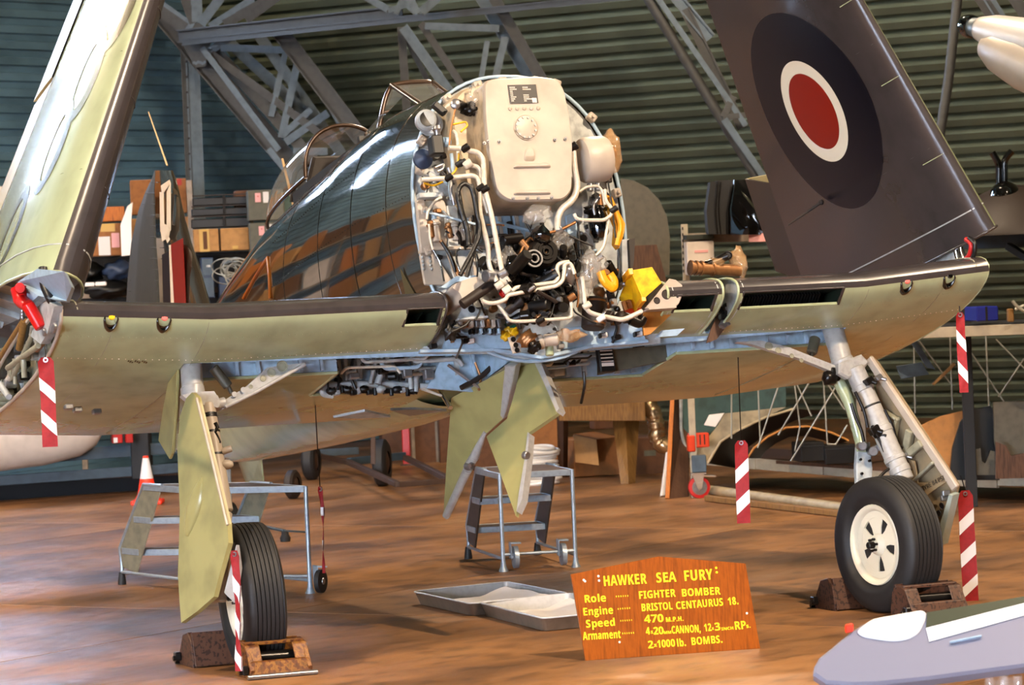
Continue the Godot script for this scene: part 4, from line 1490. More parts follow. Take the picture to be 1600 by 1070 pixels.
func make_gear():
	# ---- left of the picture
	var wl := craft_inverse * (G(390, 1045) + Vector3(0, 0.41, 0))
	tyre(wl + Vector3(0.02, 0, 0.03), Vector3(1, 0.02, 0.10), 0.405, 0.235, M.wheel_white, "tyre")
	var st := st0()
	var t0 := Vector3(-2.05, -0.70, -0.2)
	var t1 := Z(302, 615, -0.14)
	cyl(st, t0, t1, 0.062, 20, 0.01)
	cyl(st, Z(300, 604, -0.14), Z(303, 622, -0.13), 0.068, 20, 0.006)
	var leg := bit("undercarriage_leg", st, M.leg_white)
	st = st0()
	plate(st, [Z(280, 620, -0.1), Z(300, 615, -0.1), Z(330, 614, -0.1), Z(340, 630, -0.1), Z(336, 640, -0.1), Z(318, 636, -0.1), Z(296, 634, -0.1)], Vector3(0, 0, 0.06), 0.01)
	cyl(st, Z(330, 620, -0.12), Z(336, 640, -0.1), 0.04, 12, 0.006)
	bit("leg_joint", st, M.leg_white, leg)
	st = st0()
	var l0 := Z(323, 630, -0.08)
	var l1 := Z(352, 800, 0.0)
	cyl(st, l0, l1, 0.046, 18, 0.008)
	cyl(st, l1, wl + Vector3(-0.16, -0.02, 0), 0.04, 14, 0.006)
	bit("leg_tube", st, M.cream, leg)
	for y in [655, 660, 692, 740]:
		st = st0()
		var t: float = (y - 630) / 230.0
		var p := l0.lerp(l1, t)
		var d := (l1 - l0).normalized()
		cyl(st, p - d * 0.006, p + d * 0.006, 0.0485, 16)
		bit("hose_clip", st, M.black, leg)
	st = st0()
	var wav := []
	for i in 16: wav.append(Z(336 + i * 1.0 + 3.0 * sin(i * 2.1), 660 + i * 7.6, -0.02))
	tube(st, wav, 0.012, 6)
	bit("brake_hose", st, M.oily, leg)
	st = st0()
	cyl(st, Z(346, 706, -0.02), Z(362, 700, 0.0), 0.02, 10, 0.004)
	bit("leg_fitting", st, M.cream, leg)
	st = st0()
	ellipsoid(st, Z(352, 726, -0.02), Vector3(0.05, 0.03, 0.04), 10)
	bit("leg_fitting", st, M.cream, leg)
	# folding stay with lightening holes
	st = st0()
	plate(st, [Z(344, 629, -0.1), Z(385, 604, -0.1), Z(418, 574, -0.1), Z(478, 566, -0.1), Z(478, 570, -0.1), Z(432, 596, -0.1), Z(390, 616, -0.1), Z(347, 640, -0.1)], Vector3(0, 0, -0.045), 0.006)
	var stay := bit("side_stay", st, M.leg_white)
	for q in [[441, 572, 0.027], [424, 582, 0.02], [411, 591, 0.013], [392, 604, 0.006]]:
		st = st0()
		var p := Z(q[0], q[1], -0.1)
		lathe(st, p + Vector3(0, 0, 0.001), Vector3.BACK, [[0, 0], [0.0, q[2]], [0.003, q[2] + 0.003], [0.003, q[2] + 0.006], [0.0, q[2] + 0.007]], 16)
		bit("lightening_hole", st, M.rib, stay)
	st = st0()
	tube(st, [Z(352, 636, -0.07), Z(400, 612, -0.07), Z(476, 569, -0.07)], 0.012, 6)
	cyl(st, Z(335, 632, -0.1), Z(352, 628, -0.1), 0.03, 12, 0.004)
	for q in [[366, 616], [380, 609]]:
		var p := Z(q[0], q[1], -0.09)
		lathe(st, p, Vector3.BACK, [[0, 0.016], [0.006, 0.016], [0.006, 0.0]], 12)
	bit("stay_edge", st, M.leg_white, stay)
	st = st0()
	cyl(st, Z(333, 574, -0.25), Z(357, 604, -0.25), 0.03, 12, 0.005)
	cyl(st, Z(356, 603, -0.25), Z(362, 614, -0.25), 0.014, 8)
	bit("lock_ram", st, M.panel_grey)
	# outer fairing door, with the smaller hinged one behind it
	st = st0()
	var wd := -2.16
	var dn := Vector3(-0.96, 0.10, 0.26).normalized()
	var dp := X(300, 640, wd)
	var dpt := func(x, y): return on_plane(x, y, dp, dn)
	plate(st, [[291, 622], [300, 613], [307, 620], [332, 722], [355, 818], [357, 848], [345, 890], [334, 932], [308, 955], [283, 973], [278, 900], [281, 800], [277, 700], [281, 650]].map(func(q): return dpt.call(q[0], q[1])), -dn * 0.03, 0.004)
	var fd := bit("fairing_door", st, M.door_khaki, null, "khaki outer fairing door of the left leg")
	st = st0()
	tube(st, [dpt.call(308, 622) + dn * 0.003, dpt.call(333, 722) + dn * 0.003, dpt.call(356, 820) + dn * 0.003], 0.009, 6)
	bit("door_edge", st, M.cream, fd)
	st = st0()
	plate(st, [dpt.call(338, 925) - dn * 0.05, dpt.call(357, 850) - dn * 0.05, dpt.call(352, 885) - dn * 0.09, dpt.call(344, 940) - dn * 0.09], -dn * 0.02)
	bit("door_flange", st, M.leg_white, fd)
	st = st0()     # pressed teardrop bulge
	var rings := []
	for i in 9:
		var t := i / 8.0
		var cx := lerpf(292, 315, t)
		var cy := lerpf(838, 745, t)
		var hw := 10.0 * sin(PI * clampf(t * 0.92 + 0.06, 0, 1)) + 0.6
		var r := []
		for k in 9:
			var a := lerpf(-PI / 2, PI / 2, k / 8.0)
			r.append(dpt.call(cx + hw * sin(a), cy) + dn * (0.03 * cos(a) * sin(PI * clampf(t * 0.9 + 0.05, 0, 1))))
		rings.append(r)
	loft(st, rings, false)
	bit("door_bulge", st, M.door_khaki, fd)
	st = st0()
	var wd2 := -2.14
	plate(st, [[276, 578], [262, 598], [254, 640], [247, 688], [264, 717], [268, 708], [272, 660], [275, 610]].map(func(q): return X(q[0], q[1], wd2)), Vector3(0.02, 0, 0), 0.004)
	var sd := bit("hinged_door", st, M.door_khaki)
	st = st0()
	plate(st, [[275, 580], [278, 580], [275, 640], [270, 706], [267, 706], [272, 640]].map(func(q): return X(q[0], q[1], wd2 + 0.03)), Vector3(0.02, 0, 0))
	bit("door_edge", st, M.door_inside, sd)
	# ---- right of the picture
	var wr := craft_inverse * (G(1392, 955) + Vector3(0, 0.41, 0))
	tyre(wr, Vector3(0.97, 0.03, -0.12), 0.41, 0.265, M.wheel_white, "tyre")
	st = st0()
	cyl(st, Vector3(2.07, -0.70, -0.2), Z(1318, 572, -0.12), 0.066, 20, 0.01)
	cyl(st, Z(1314, 560, -0.12), Z(1318, 570, -0.12), 0.072, 20, 0.006)
	leg = bit("undercarriage_leg", st, M.leg_white)
	st = st0()
	plate(st, [Z(1304, 570, -0.08), Z(1340, 556, -0.08), Z(1352, 568, -0.08), Z(1338, 588, -0.08), Z(1318, 594, -0.08), Z(1304, 586, -0.08)], Vector3(0, 0, 0.06), 0.012)
	cyl(st, Z(1306, 583, -0.1), Z(1318, 579, -0.05), 0.034, 14, 0.006)
	bit("leg_joint", st, M.leg_white, leg)
	st = st0()
	var r0 := Z(1334, 575, -0.06)
	var r1 := Z(1414, 752, 0.05)
	cyl(st, r0, r1, 0.062, 20, 0.008)
	bit("leg_tube", st, M.leg_white, leg)
	for q in [[0.18, 0.02], [0.34, 0.006], [0.55, 0.02], [0.8, 0.014], [0.9, 0.02]]:
		st = st0()
		var p: Vector3 = r0.lerp(r1, q[0])
		var d := (r1 - r0).normalized()
		cyl(st, p - d * q[1], p + d * q[1], 0.067, 18, 0.003)
		bit("leg_clamp", st, M.leg_white if q[1] > 0.01 else M.black, leg)
	st = st0()
	cyl(st, r1, wr + Vector3(0.19, 0.05, 0.0), 0.05, 14, 0.006)
	cyl(st, wr + Vector3(0.22, 0, 0), wr + Vector3(0.0, 0, 0), 0.045, 14, 0.006)
	bit("axle_fork", st, M.steel, leg)
	st = st0()
	tube(st, bent([Z(1308, 592, -0.14), Z(1326, 625, -0.14), Z(1344, 690, -0.14), Z(1346, 706, -0.12)], 0.1), [0.036, 0.04, 0.04, 0.038, 0.036, 0.034, 0.034, 0.034, 0.034, 0.034, 0.034, 0.03].slice(0, 12), 12)
	bit("rear_strut", st, M.sky_paint, leg)
	st = st0()
	plate(st, [Z(1340, 694, -0.12), Z(1360, 690, -0.12), Z(1364, 730, -0.12), Z(1362, 772, -0.12), Z(1340, 772, -0.12), Z(1338, 730, -0.12)], Vector3(0, 0, -0.04), 0.006)
	var link := bit("torque_link", st, M.primer)
	for q in [[1344, 718], [1358, 720], [1346, 740], [1358, 750], [1346, 762]]:
		st = st0()
		var p := Z(q[0], q[1], -0.115)
		cyl(st, p, p + Vector3(0, 0, 0.012), 0.009, 8)
		bit("link_bolt", st, M.oily, link)
	for q in [[1344, 697, 0.028], [1361, 705, 0.03], [1367, 700, 0.022]]:
		st = st0()
		cyl(st, Z(q[0], q[1], -0.12), Z(q[0] + 4, q[1], -0.02), q[2], 12, 0.005)
		bit("pivot", st, M.steel, link)
	# hoses and clamps along the leg
	for q in [[[1330, 630], [1336, 650], [1346, 672], [1350, 690]], [[1336, 612], [1350, 640], [1356, 668]], [[1362, 665], [1376, 690], [1382, 706]], [[1382, 640], [1396, 668], [1402, 695], [1410, 700]], [[1392, 690], [1402, 720], [1424, 735]], [[1374, 745], [1390, 730], [1412, 724]]]:
		st = st0()
		tube(st, bent(q.map(func(p): return Z(p[0], p[1], 0.03)), 0.05), 0.010, 6)
		bit("brake_hose", st, M.oily, leg)
	for q in [[1357, 595, 0.04], [1372, 590, 0.03], [1366, 672, 0.045], [1372, 678, 0.035], [1398, 704, 0.03], [1412, 712, 0.025], [1390, 725, 0.022]]:
		st = st0()
		var p := Z(q[0], q[1], 0.03)
		box(st, p, Vector3(q[2] * 1.5, q[2], 0.05), 0.006, Basis(Vector3.BACK, 0.5))
		cyl(st, p, p + Vector3(0.04, -0.02, 0.03), q[2] * 0.35, 8, 0.003)
		bit("leg_fitting", st, M.oily if q[2] > 0.032 else M.steel, leg)
	st = st0()
	plate(st, [Z(1305, 582, -0.1), Z(1250, 560, -0.1), Z(1215, 550, -0.1), Z(1172, 537, -0.1), Z(1152, 534, -0.1), Z(1190, 532, -0.1), Z(1235, 543, -0.1), Z(1262, 554, -0.1), Z(1306, 571, -0.1)], Vector3(0, 0, -0.045), 0.004)
	stay = bit("side_stay", st, M.leg_white)
	for q in [[1201, 541, 0.02], [1216, 547, 0.014], [1237, 556, 0.009], [1252, 563, 0.008]]:
		st = st0()
		var p := Z(q[0], q[1], -0.1)
		lathe(st, p + Vector3(0, 0, 0.001), Vector3.BACK, [[0, 0], [0.0, q[2]], [0.003, q[2] + 0.003], [0.003, q[2] + 0.006], [0.0, q[2] + 0.007]], 14)
		bit("lightening_hole", st, M.rib, stay)
	st = st0()
	cyl(st, Z(1274, 528, -0.22), Z(1268, 552, -0.2), 0.034, 12, 0.006)
	cyl(st, Z(1268, 551, -0.2), Z(1267, 560, -0.19), 0.014, 8)
	bit("lock_ram", st, M.panel_grey)
	st = st0()
	cyl(st, Z(1298, 583, -0.1), Z(1312, 586, -0.1), 0.04, 12, 0.006)
	ellipsoid(st, Z(1296, 590, -0.1), Vector3(0.05, 0.05, 0.05), 8, Basis(), 0.2)
	bit("stay_joint", st, M.oily, stay)
	# its fairing door, ribbed inside
	var en := Vector3(-0.93, -0.20, 0.30).normalized()
	var ep := wr + Vector3(0.34, 0.2, 0.0)
	var ept := func(x, y): return on_plane(x, y, ep, en)
	st = st0()
	plate(st, [[1359, 556], [1370, 566], [1430, 655], [1497, 758], [1494, 770], [1478, 846], [1455, 850], [1440, 830], [1420, 780], [1400, 700], [1372, 620]].map(func(q): return ept.call(q[0], q[1])), -en * 0.02, 0.003)
	fd = bit("fairing_door", st, M.door_inner, null, "tan ribbed inside of the right leg's fairing door")
	st = st0()
	bar(st, ept.call(1361, 559) + en * 0.02, ept.call(1497, 762) + en * 0.02, 0.055, 0.03, en, 0.006)
	bit("door_edge", st, M.cream, fd)
	var beams := [[[1418, 715], [1428, 670], 0.05], [[1420, 712], [1446, 690], 0.05], [[1434, 750], [1465, 720], 0.02], [[1385, 640], [1410, 655], 0.02], [[1400, 690], [1408, 650], 0.02]]
	for q in beams:
		st = st0()
		bar(st, ept.call(q[0][0], q[0][1]) + en * 0.03, ept.call(q[1][0], q[1][1]) + en * 0.03, q[2], 0.05, en, 0.006)
		bit("door_rib", st, M.rib, fd)
	st = st0()
	plate(st, [[1418, 712], [1436, 718], [1442, 752], [1486, 752], [1476, 738], [1446, 776]].map(func(q): return ept.call(q[0], q[1]) + en * 0.035).slice(0, 3) + [ept.call(1486, 750) + en * 0.035, ept.call(1446, 778) + en * 0.035], en * 0.012, 0.003)
	bit("door_web", st, M.door_inner, fd)
	st = st0()
	var tm := TextMesh.new()
	tm.text = "TYRE 84 PSI"
	tm.font = font("Droid Sans")
	tm.font_size = 24
	tm.pixel_size = 0.0016
	tm.depth = 0.002
	var o := bit("stencil", tm, M.black, fd)
	var b0: Vector3 = ept.call(1450, 760) + en * 0.05
	var bx: Vector3 = (ept.call(1484, 742) - ept.call(1450, 760)).normalized()
	var by := en.cross(bx).normalized()
	o.transform = Transform3D(Basis(bx, by, en), ept.call(1466, 752) + en * 0.0485)
	st = st0()
	plate(st, [[1494, 768], [1500, 770], [1482, 848], [1468, 852]].map(func(q): return ept.call(q[0], q[1]) + en * 0.0), en * 0.07, 0.003)
	var dk := bit("door_cuff", st, M.door_inside, fd)
	for i in 5:
		st = st0()
		var p: Vector3 = ept.call(1483 - 4.5 * i, 786 + 12 * i) + en * 0.071
		lathe(st, p, en, [[0, 0], [0.0, 0.015], [0.003, 0.018], [0.0, 0.021]], 12)
		bit("cuff_hole", st, M.black, fd)
	st = st0()
	for q in [[1486, 768], [1484, 775]]:
		var p: Vector3 = ept.call(q[0], q[1]) + en * 0.05
		box(st, p, Vector3(0.05, 0.035, 0.03), 0.004)
	bit("door_catch", st, M.steel, fd)

# ------------------------------------------------------------------ the two doors of the wheel bays, hanging at the centre
func make_bay_doors():
	var n1 := Vector3(-0.86, -0.42, 0.28).normalized()
	var p1 := X(800, 572, -0.06)
	var d1 := func(x, y): return on_plane(x, y, p1, n1)
	var st := st0()
	plate(st, [[800, 572], [705, 622], [698, 720], [693, 800], [697, 812], [742, 712], [757, 680], [790, 650], [796, 620]].map(func(q): return d1.call(q[0], q[1])), -n1 * 0.025, 0.004)
	var a := bit("bay_door", st, M.door_khaki, null, "khaki bay door, the left of the two")
	st = st0()
	plate(st, [[793, 568], [810, 568], [806, 590], [795, 640], [790, 652], [786, 646]].map(func(q): return d1.call(q[0], q[1]) + n1 * 0.03), -n1 * 0.06, 0.006)
	bit("door_edge", st, M.leg_white, a)
	st = st0()
	tube(st, [d1.call(758, 675), d1.call(742, 712)], [0.012, 0.030], 12)
	tube(st, [d1.call(742, 712), d1.call(731, 730)], 0.030, 12)
	tube(st, [d1.call(731, 733), d1.call(697, 806)], [0.028, 0.024], 12)
	bit("door_tube", st, M.leg_white, a)
	st = st0()
	cyl(st, d1.call(732, 726) + n1 * 0.02, d1.call(741, 726) + n1 * 0.02, 0.026, 10, 0.004)
	cyl(st, d1.call(740, 722), d1.call(742, 722) + n1 * 0.05, 0.014, 8)
	bit("door_clamp", st, M.steel, a)
	var n2 := Vector3(-0.80, 0.42, 0.42).normalized()
	var p2 := X(825, 568, 0.06)
	var d2 := func(x, y): return on_plane(x, y, p2, n2)
	st = st0()
	plate(st, [[812, 570], [838, 566], [850, 590], [876, 642], [826, 676], [824, 700], [806, 806], [780, 735], [760, 682], [792, 654], [806, 606]].map(func(q): return d2.call(q[0], q[1])), -n2 * 0.025, 0.004)
	var b := bit("bay_door", st, M.door_khaki, null, "khaki bay door, the right of the two")
	st = st0()
	plate(st, [[837, 566], [848, 568], [862, 602], [877, 640], [873, 646], [852, 598]].map(func(q): return d2.call(q[0], q[1]) + n2 * 0.02), -n2 * 0.06, 0.006)
	bit("door_edge", st, M.leg_white, b)
	st = st0()
	plate(st, [[826, 676], [829, 678], [826, 716], [818, 780], [809, 800], [812, 776], [822, 716]].map(func(q): return d2.call(q[0], q[1]) + n2 * 0.012), -n2 * 0.05, 0.006)
	bit("door_tube", st, M.leg_white, b)
	st = st0()
	cyl(st, d2.call(822, 713) + n2 * 0.02, d2.call(828, 714) + n2 * 0.02, 0.024, 10, 0.004)
	bit("door_clamp", st, M.steel, b)
	st = st0()
	tube(st, bent([X(912, 580, 0.3), X(914, 600, 0.3), X(908, 630, 0.3)], 0.03), 0.009, 6)
	bit("loose_cable", st, M.hose)
	st = st0()     # drip tray like fairing and jack pad seen under the belly
	plate(st, [V(521, 653, -0.98), V(570, 643, -0.98), V(610, 652, -0.98), V(560, 654, -0.98)], Vector3(0, 0.015, 0))
	bit("belly_plate", st, M.primer)
	st = st0()
	plate(st, [V(610, 641, -0.99), V(650, 640, -0.99), V(698, 642, -0.99), V(640, 650, -0.99)], Vector3(0, 0.015, 0))
	bit("belly_plate", st, M.steel)

# ------------------------------------------------------------------ the bare bulkhead and what hangs on it
func zpts(list: Array, z: float) -> Array:
	return list.map(func(q): return Z(q[0], q[1], z))

func pipe_run(called: String, list: Array, r: float, z0: float, m: Material, parent: Node = null, z1 := -99.0):
	var pts := []
	for i in list.size():
		var z := z0 if z1 < -50.0 else lerpf(z0, z1, float(i) / (list.size() - 1))
		pts.append(Z(list[i][0], list[i][1], z))
	var st := st0()
	tube(st, bent(pts, 0.045), r, 8)
	return bit(called, st, m, parent)

func rounded(list: Array, r: float, n := 5) -> Array:   # round the corners of a closed outline
	var out := []
	for i in list.size():
		var p: Vector3 = list[i]
		var a: Vector3 = list[(i - 1 + list.size()) % list.size()] - p
		var b: Vector3 = list[(i + 1) % list.size()] - p
		var t := minf(r, minf(a.length(), b.length()) * 0.45)
		for k in n + 1:
			var u := float(k) / n
			out.append((p + a.normalized() * t).lerp(p, u).lerp(p.lerp(p + b.normalized() * t, u), u))
	return out

func make_bulkhead():
	var st := st0()
	var edge := []
	for k in 48: edge.append(hull_point(-0.015, TAU * k / 48.0) * Vector3(0.99, 0.99, 1))
	plate(st, edge, Vector3(0, 0, -0.02))
	plate(st, zpts([[655, 552], [690, 500], [700, 470], [1005, 470], [1032, 500], [1032, 536], [925, 545], [845, 563], [770, 552]], -0.03), Vector3(0, 0, -0.015))
	var wall := bit("bulkhead", st, M.primer, null, "pale bulkhead with oil tank, pipes and hoses")
	# flanges and seams of the bulkhead
	var flanges := [[[[651, 312], [664, 312], [674, 394], [658, 396]], 0.05, "cream"], [[[656, 396], [676, 392], [712, 445], [664, 445]], 0.025, "cream"], [[[676, 312], [694, 312], [700, 330], [698, 388], [676, 388]], 0.02, "cream"], [[[698, 320], [714, 322], [722, 386], [702, 388]], 0.03, "primer"], [[[735, 392], [760, 390], [770, 436], [742, 438]], 0.03, "primer"], [[[768, 330], [796, 328], [806, 384], [776, 388]], 0.03, "primer_blue"], [[[800, 330], [818, 330], [822, 372], [806, 376]], 0.025, "primer_blue"], [[[884, 335], [902, 332], [906, 396], [890, 398]], 0.025, "primer_blue"], [[[905, 350], [932, 345], [930, 400], [906, 402]], 0.035, "primer"], [[[700, 520], [790, 516], [800, 545], [690, 548]], 0.02, "primer_blue"], [[[880, 512], [1000, 500], [1010, 532], [920, 542], [880, 545]], 0.02, "primer_blue"]]
	for q in flanges:
		st = st0()
		plate(st, rounded(zpts(q[0], q[1]), 0.015, 2), Vector3(0, 0, -q[1]), 0.004)
		bit("panel", st, M[q[2]], wall)
	for q in [[[672, 389], [790, 385]], [[735, 330], [742, 440]], [[655, 311], [690, 309]], [[700, 393], [716, 440]], [[778, 330], [786, 384]], [[805, 330], [812, 376]], [[655, 549], [770, 547]], [[925, 541], [1012, 533]], [[770, 547], [845, 559]], [[845, 559], [925, 541]]]:
		st = st0()
		bar(st, Z(q[0][0], q[0][1], 0.03), Z(q[1][0], q[1][1], 0.03), 0.02, 0.03, Vector3.BACK, 0.003)
		bit("stiffener", st, M.primer_blue if q[0][1] > 500 else M.cream, wall)
	st = st0()
	for i in 4:
		for k in 2:
			ellipsoid(st, Z(660 + k * 12 + i * 0.6, 402 + i * 6, 0.032), Vector3(0.011, 0.011, 0.008), 6)
	for i in 26: ellipsoid(st, Z(662 + i * 4.2, 546, 0.03), Vector3(0.006, 0.006, 0.005), 4)
	for i in 16: ellipsoid(st, Z(930 + i * 5, 539 - i * 0.45, 0.03), Vector3(0.006, 0.006, 0.005), 4)
	var rv := bit("rivet_row", st, M.primer, wall)
	rv.set_meta("kind", "stuff")
	make_oil_tank()
	make_pipes(wall)
	make_clutter(wall)

func make_oil_tank():
	var face := [Vector3(), Vector3()]
	face = zpts([[757, 128], [772, 124], [838, 120], [870, 124], [881, 140], [889, 180], [894, 225], [893, 298], [880, 312], [838, 313], [795, 314], [776, 300], [764, 240], [758, 180]], 0.44)
	var c := Vector3.ZERO
	for p in face: c += p / face.size()
	var front: Array = rounded(face, 0.045, 3)
	var grow := func(k: float, z: float): return front.map(func(p): return Vector3(c.x + (p.x - c.x) * k, c.y + (p.y - c.y) * k, z))
	var st := st0()
	loft(st, [grow.call(0.97, 0.02), grow.call(1.0, 0.06), grow.call(1.0, 0.42)], true, false, false)
	var body_part := bit("oil_tank", st, M.tank_side, null, "cream oil tank on the upper bulkhead")
	st = st0()
	var lip := [grow.call(1.0, 0.405), grow.call(1.012, 0.415), grow.call(1.012, 0.432), grow.call(0.985, 0.446)]
	loft(st, lip, true)
	smooth(st)
	plate(st, grow.call(0.985, 0.446), Vector3(0, 0, -0.004))
	bit("tank_face", st, M.cream, body_part)
	# wide shoulder of the tank to the left
	st = st0()
	var sh := rounded(zpts([[704, 158], [716, 143], [748, 133], [762, 134], [772, 240], [790, 318], [745, 330], [728, 310], [716, 250], [702, 206]], 0.2), 0.05, 4)
	loft(st, [sh.map(func(p): return Vector3(p.x, p.y, 0.0)), sh, sh.map(func(p): return Vector3(lerpf(c.x, p.x, 0.96), lerpf(c.y, p.y, 0.97), 0.24))], true, false, true)
	bit("tank_shoulder", st, M.tank_side, body_part)
	var zf := 0.448
	st = st0()
	plate(st, zpts([[793, 133], [837, 132], [841, 161], [797, 162]], zf), Vector3(0, 0, 0.004))
	var pl := bit("data_plate", st, M.plate_black, body_part)
	st = st0()
	for i in 8:
		var y := 136.5 + i * 3.0
		for col in [[797, [8, 10, 5, 4, 4, 8, 6, 5][i]], [817, [8, 12, 0, 0, 9, 9, 12, 4][i]]]:
			var x: float = col[0] + i * 0.42
			for k in int(col[1] / 2.0):
				box(st, Z(x + k * 2.2, y, zf + 0.005), Vector3(0.0062, 0.0065, 0.002))
	plate(st, zpts([[831, 153], [838, 153], [839, 160.5], [832, 160.5]], zf + 0.004), Vector3(0, 0, 0.002))
	bit("plate_print", st, M.plate_print, body_part)
	for i in 5:
		st = st0()
		lathe(st, Z(797 + 11 * i, 169.5 - 0.1 * i, zf - 0.001), Vector3.BACK, [[0, 0.013], [0.005, 0.012], [0.008, 0.007], [0.008, 0]], 12)
		bit("screw", st, M.cream, body_part)
	st = st0()
	lathe(st, Z(822, 199, zf - 0.002), Vector3.BACK, [[0, 0.078], [0.006, 0.078], [0.006, 0.072], [0.004, 0.070], [0.012, 0.068], [0.014, 0.06], [0.014, 0]], 36)
	bit("access_cover", st, M.cream, body_part)
	for i in 12:
		st = st0()
		var a := TAU * i / 12.0 + 0.2
		var p := Z(822, 199, zf + 0.012) + Vector3(cos(a), sin(a), 0) * 0.060
		cyl(st, p, p + Vector3(0, 0, 0.006), 0.0075, 6)
		bit("cover_bolt", st, M.steel, body_part)
	# pressed stiffening ribs
	for q in [[[[818, 252], [820, 234], [826, 228], [833, 232], [836, 252]], 0.010], [[[800, 263], [806, 256], [856, 254], [862, 262]], 0.016], [[[800, 304], [808, 297], [856, 296], [862, 304]], 0.016]]:
		st = st0()
		var o: Array = rounded(zpts(q[0], zf - 0.002), 0.02, 3)
		var cc := Vector3.ZERO
		for p in o: cc += p / o.size()
		loft(st, [o, o.map(func(p): return Vector3(lerpf(cc.x, p.x, 0.94), lerpf(cc.y, p.y, 0.75), p.z + q[1])), o.map(func(p): return Vector3(lerpf(cc.x, p.x, 0.85), lerpf(cc.y, p.y, 0.4), p.z + q[1] * 1.2))], true, false, true)
		bit("pressed_rib", st, M.cream, body_part)
	for q in [[762, 221], [780, 221], [867, 218], [883, 217], [802, 310], [824, 310], [841, 310], [862, 309], [756, 224]]:
		st = st0()
		var p := Z(q[0], q[1], zf)
		cyl(st, p, p + Vector3(0, 0, 0.012), 0.011, 6)
		cyl(st, p, p + Vector3(0, 0, 0.02), 0.005, 6)
		bit("tank_bolt", st, M.steel, body_part)

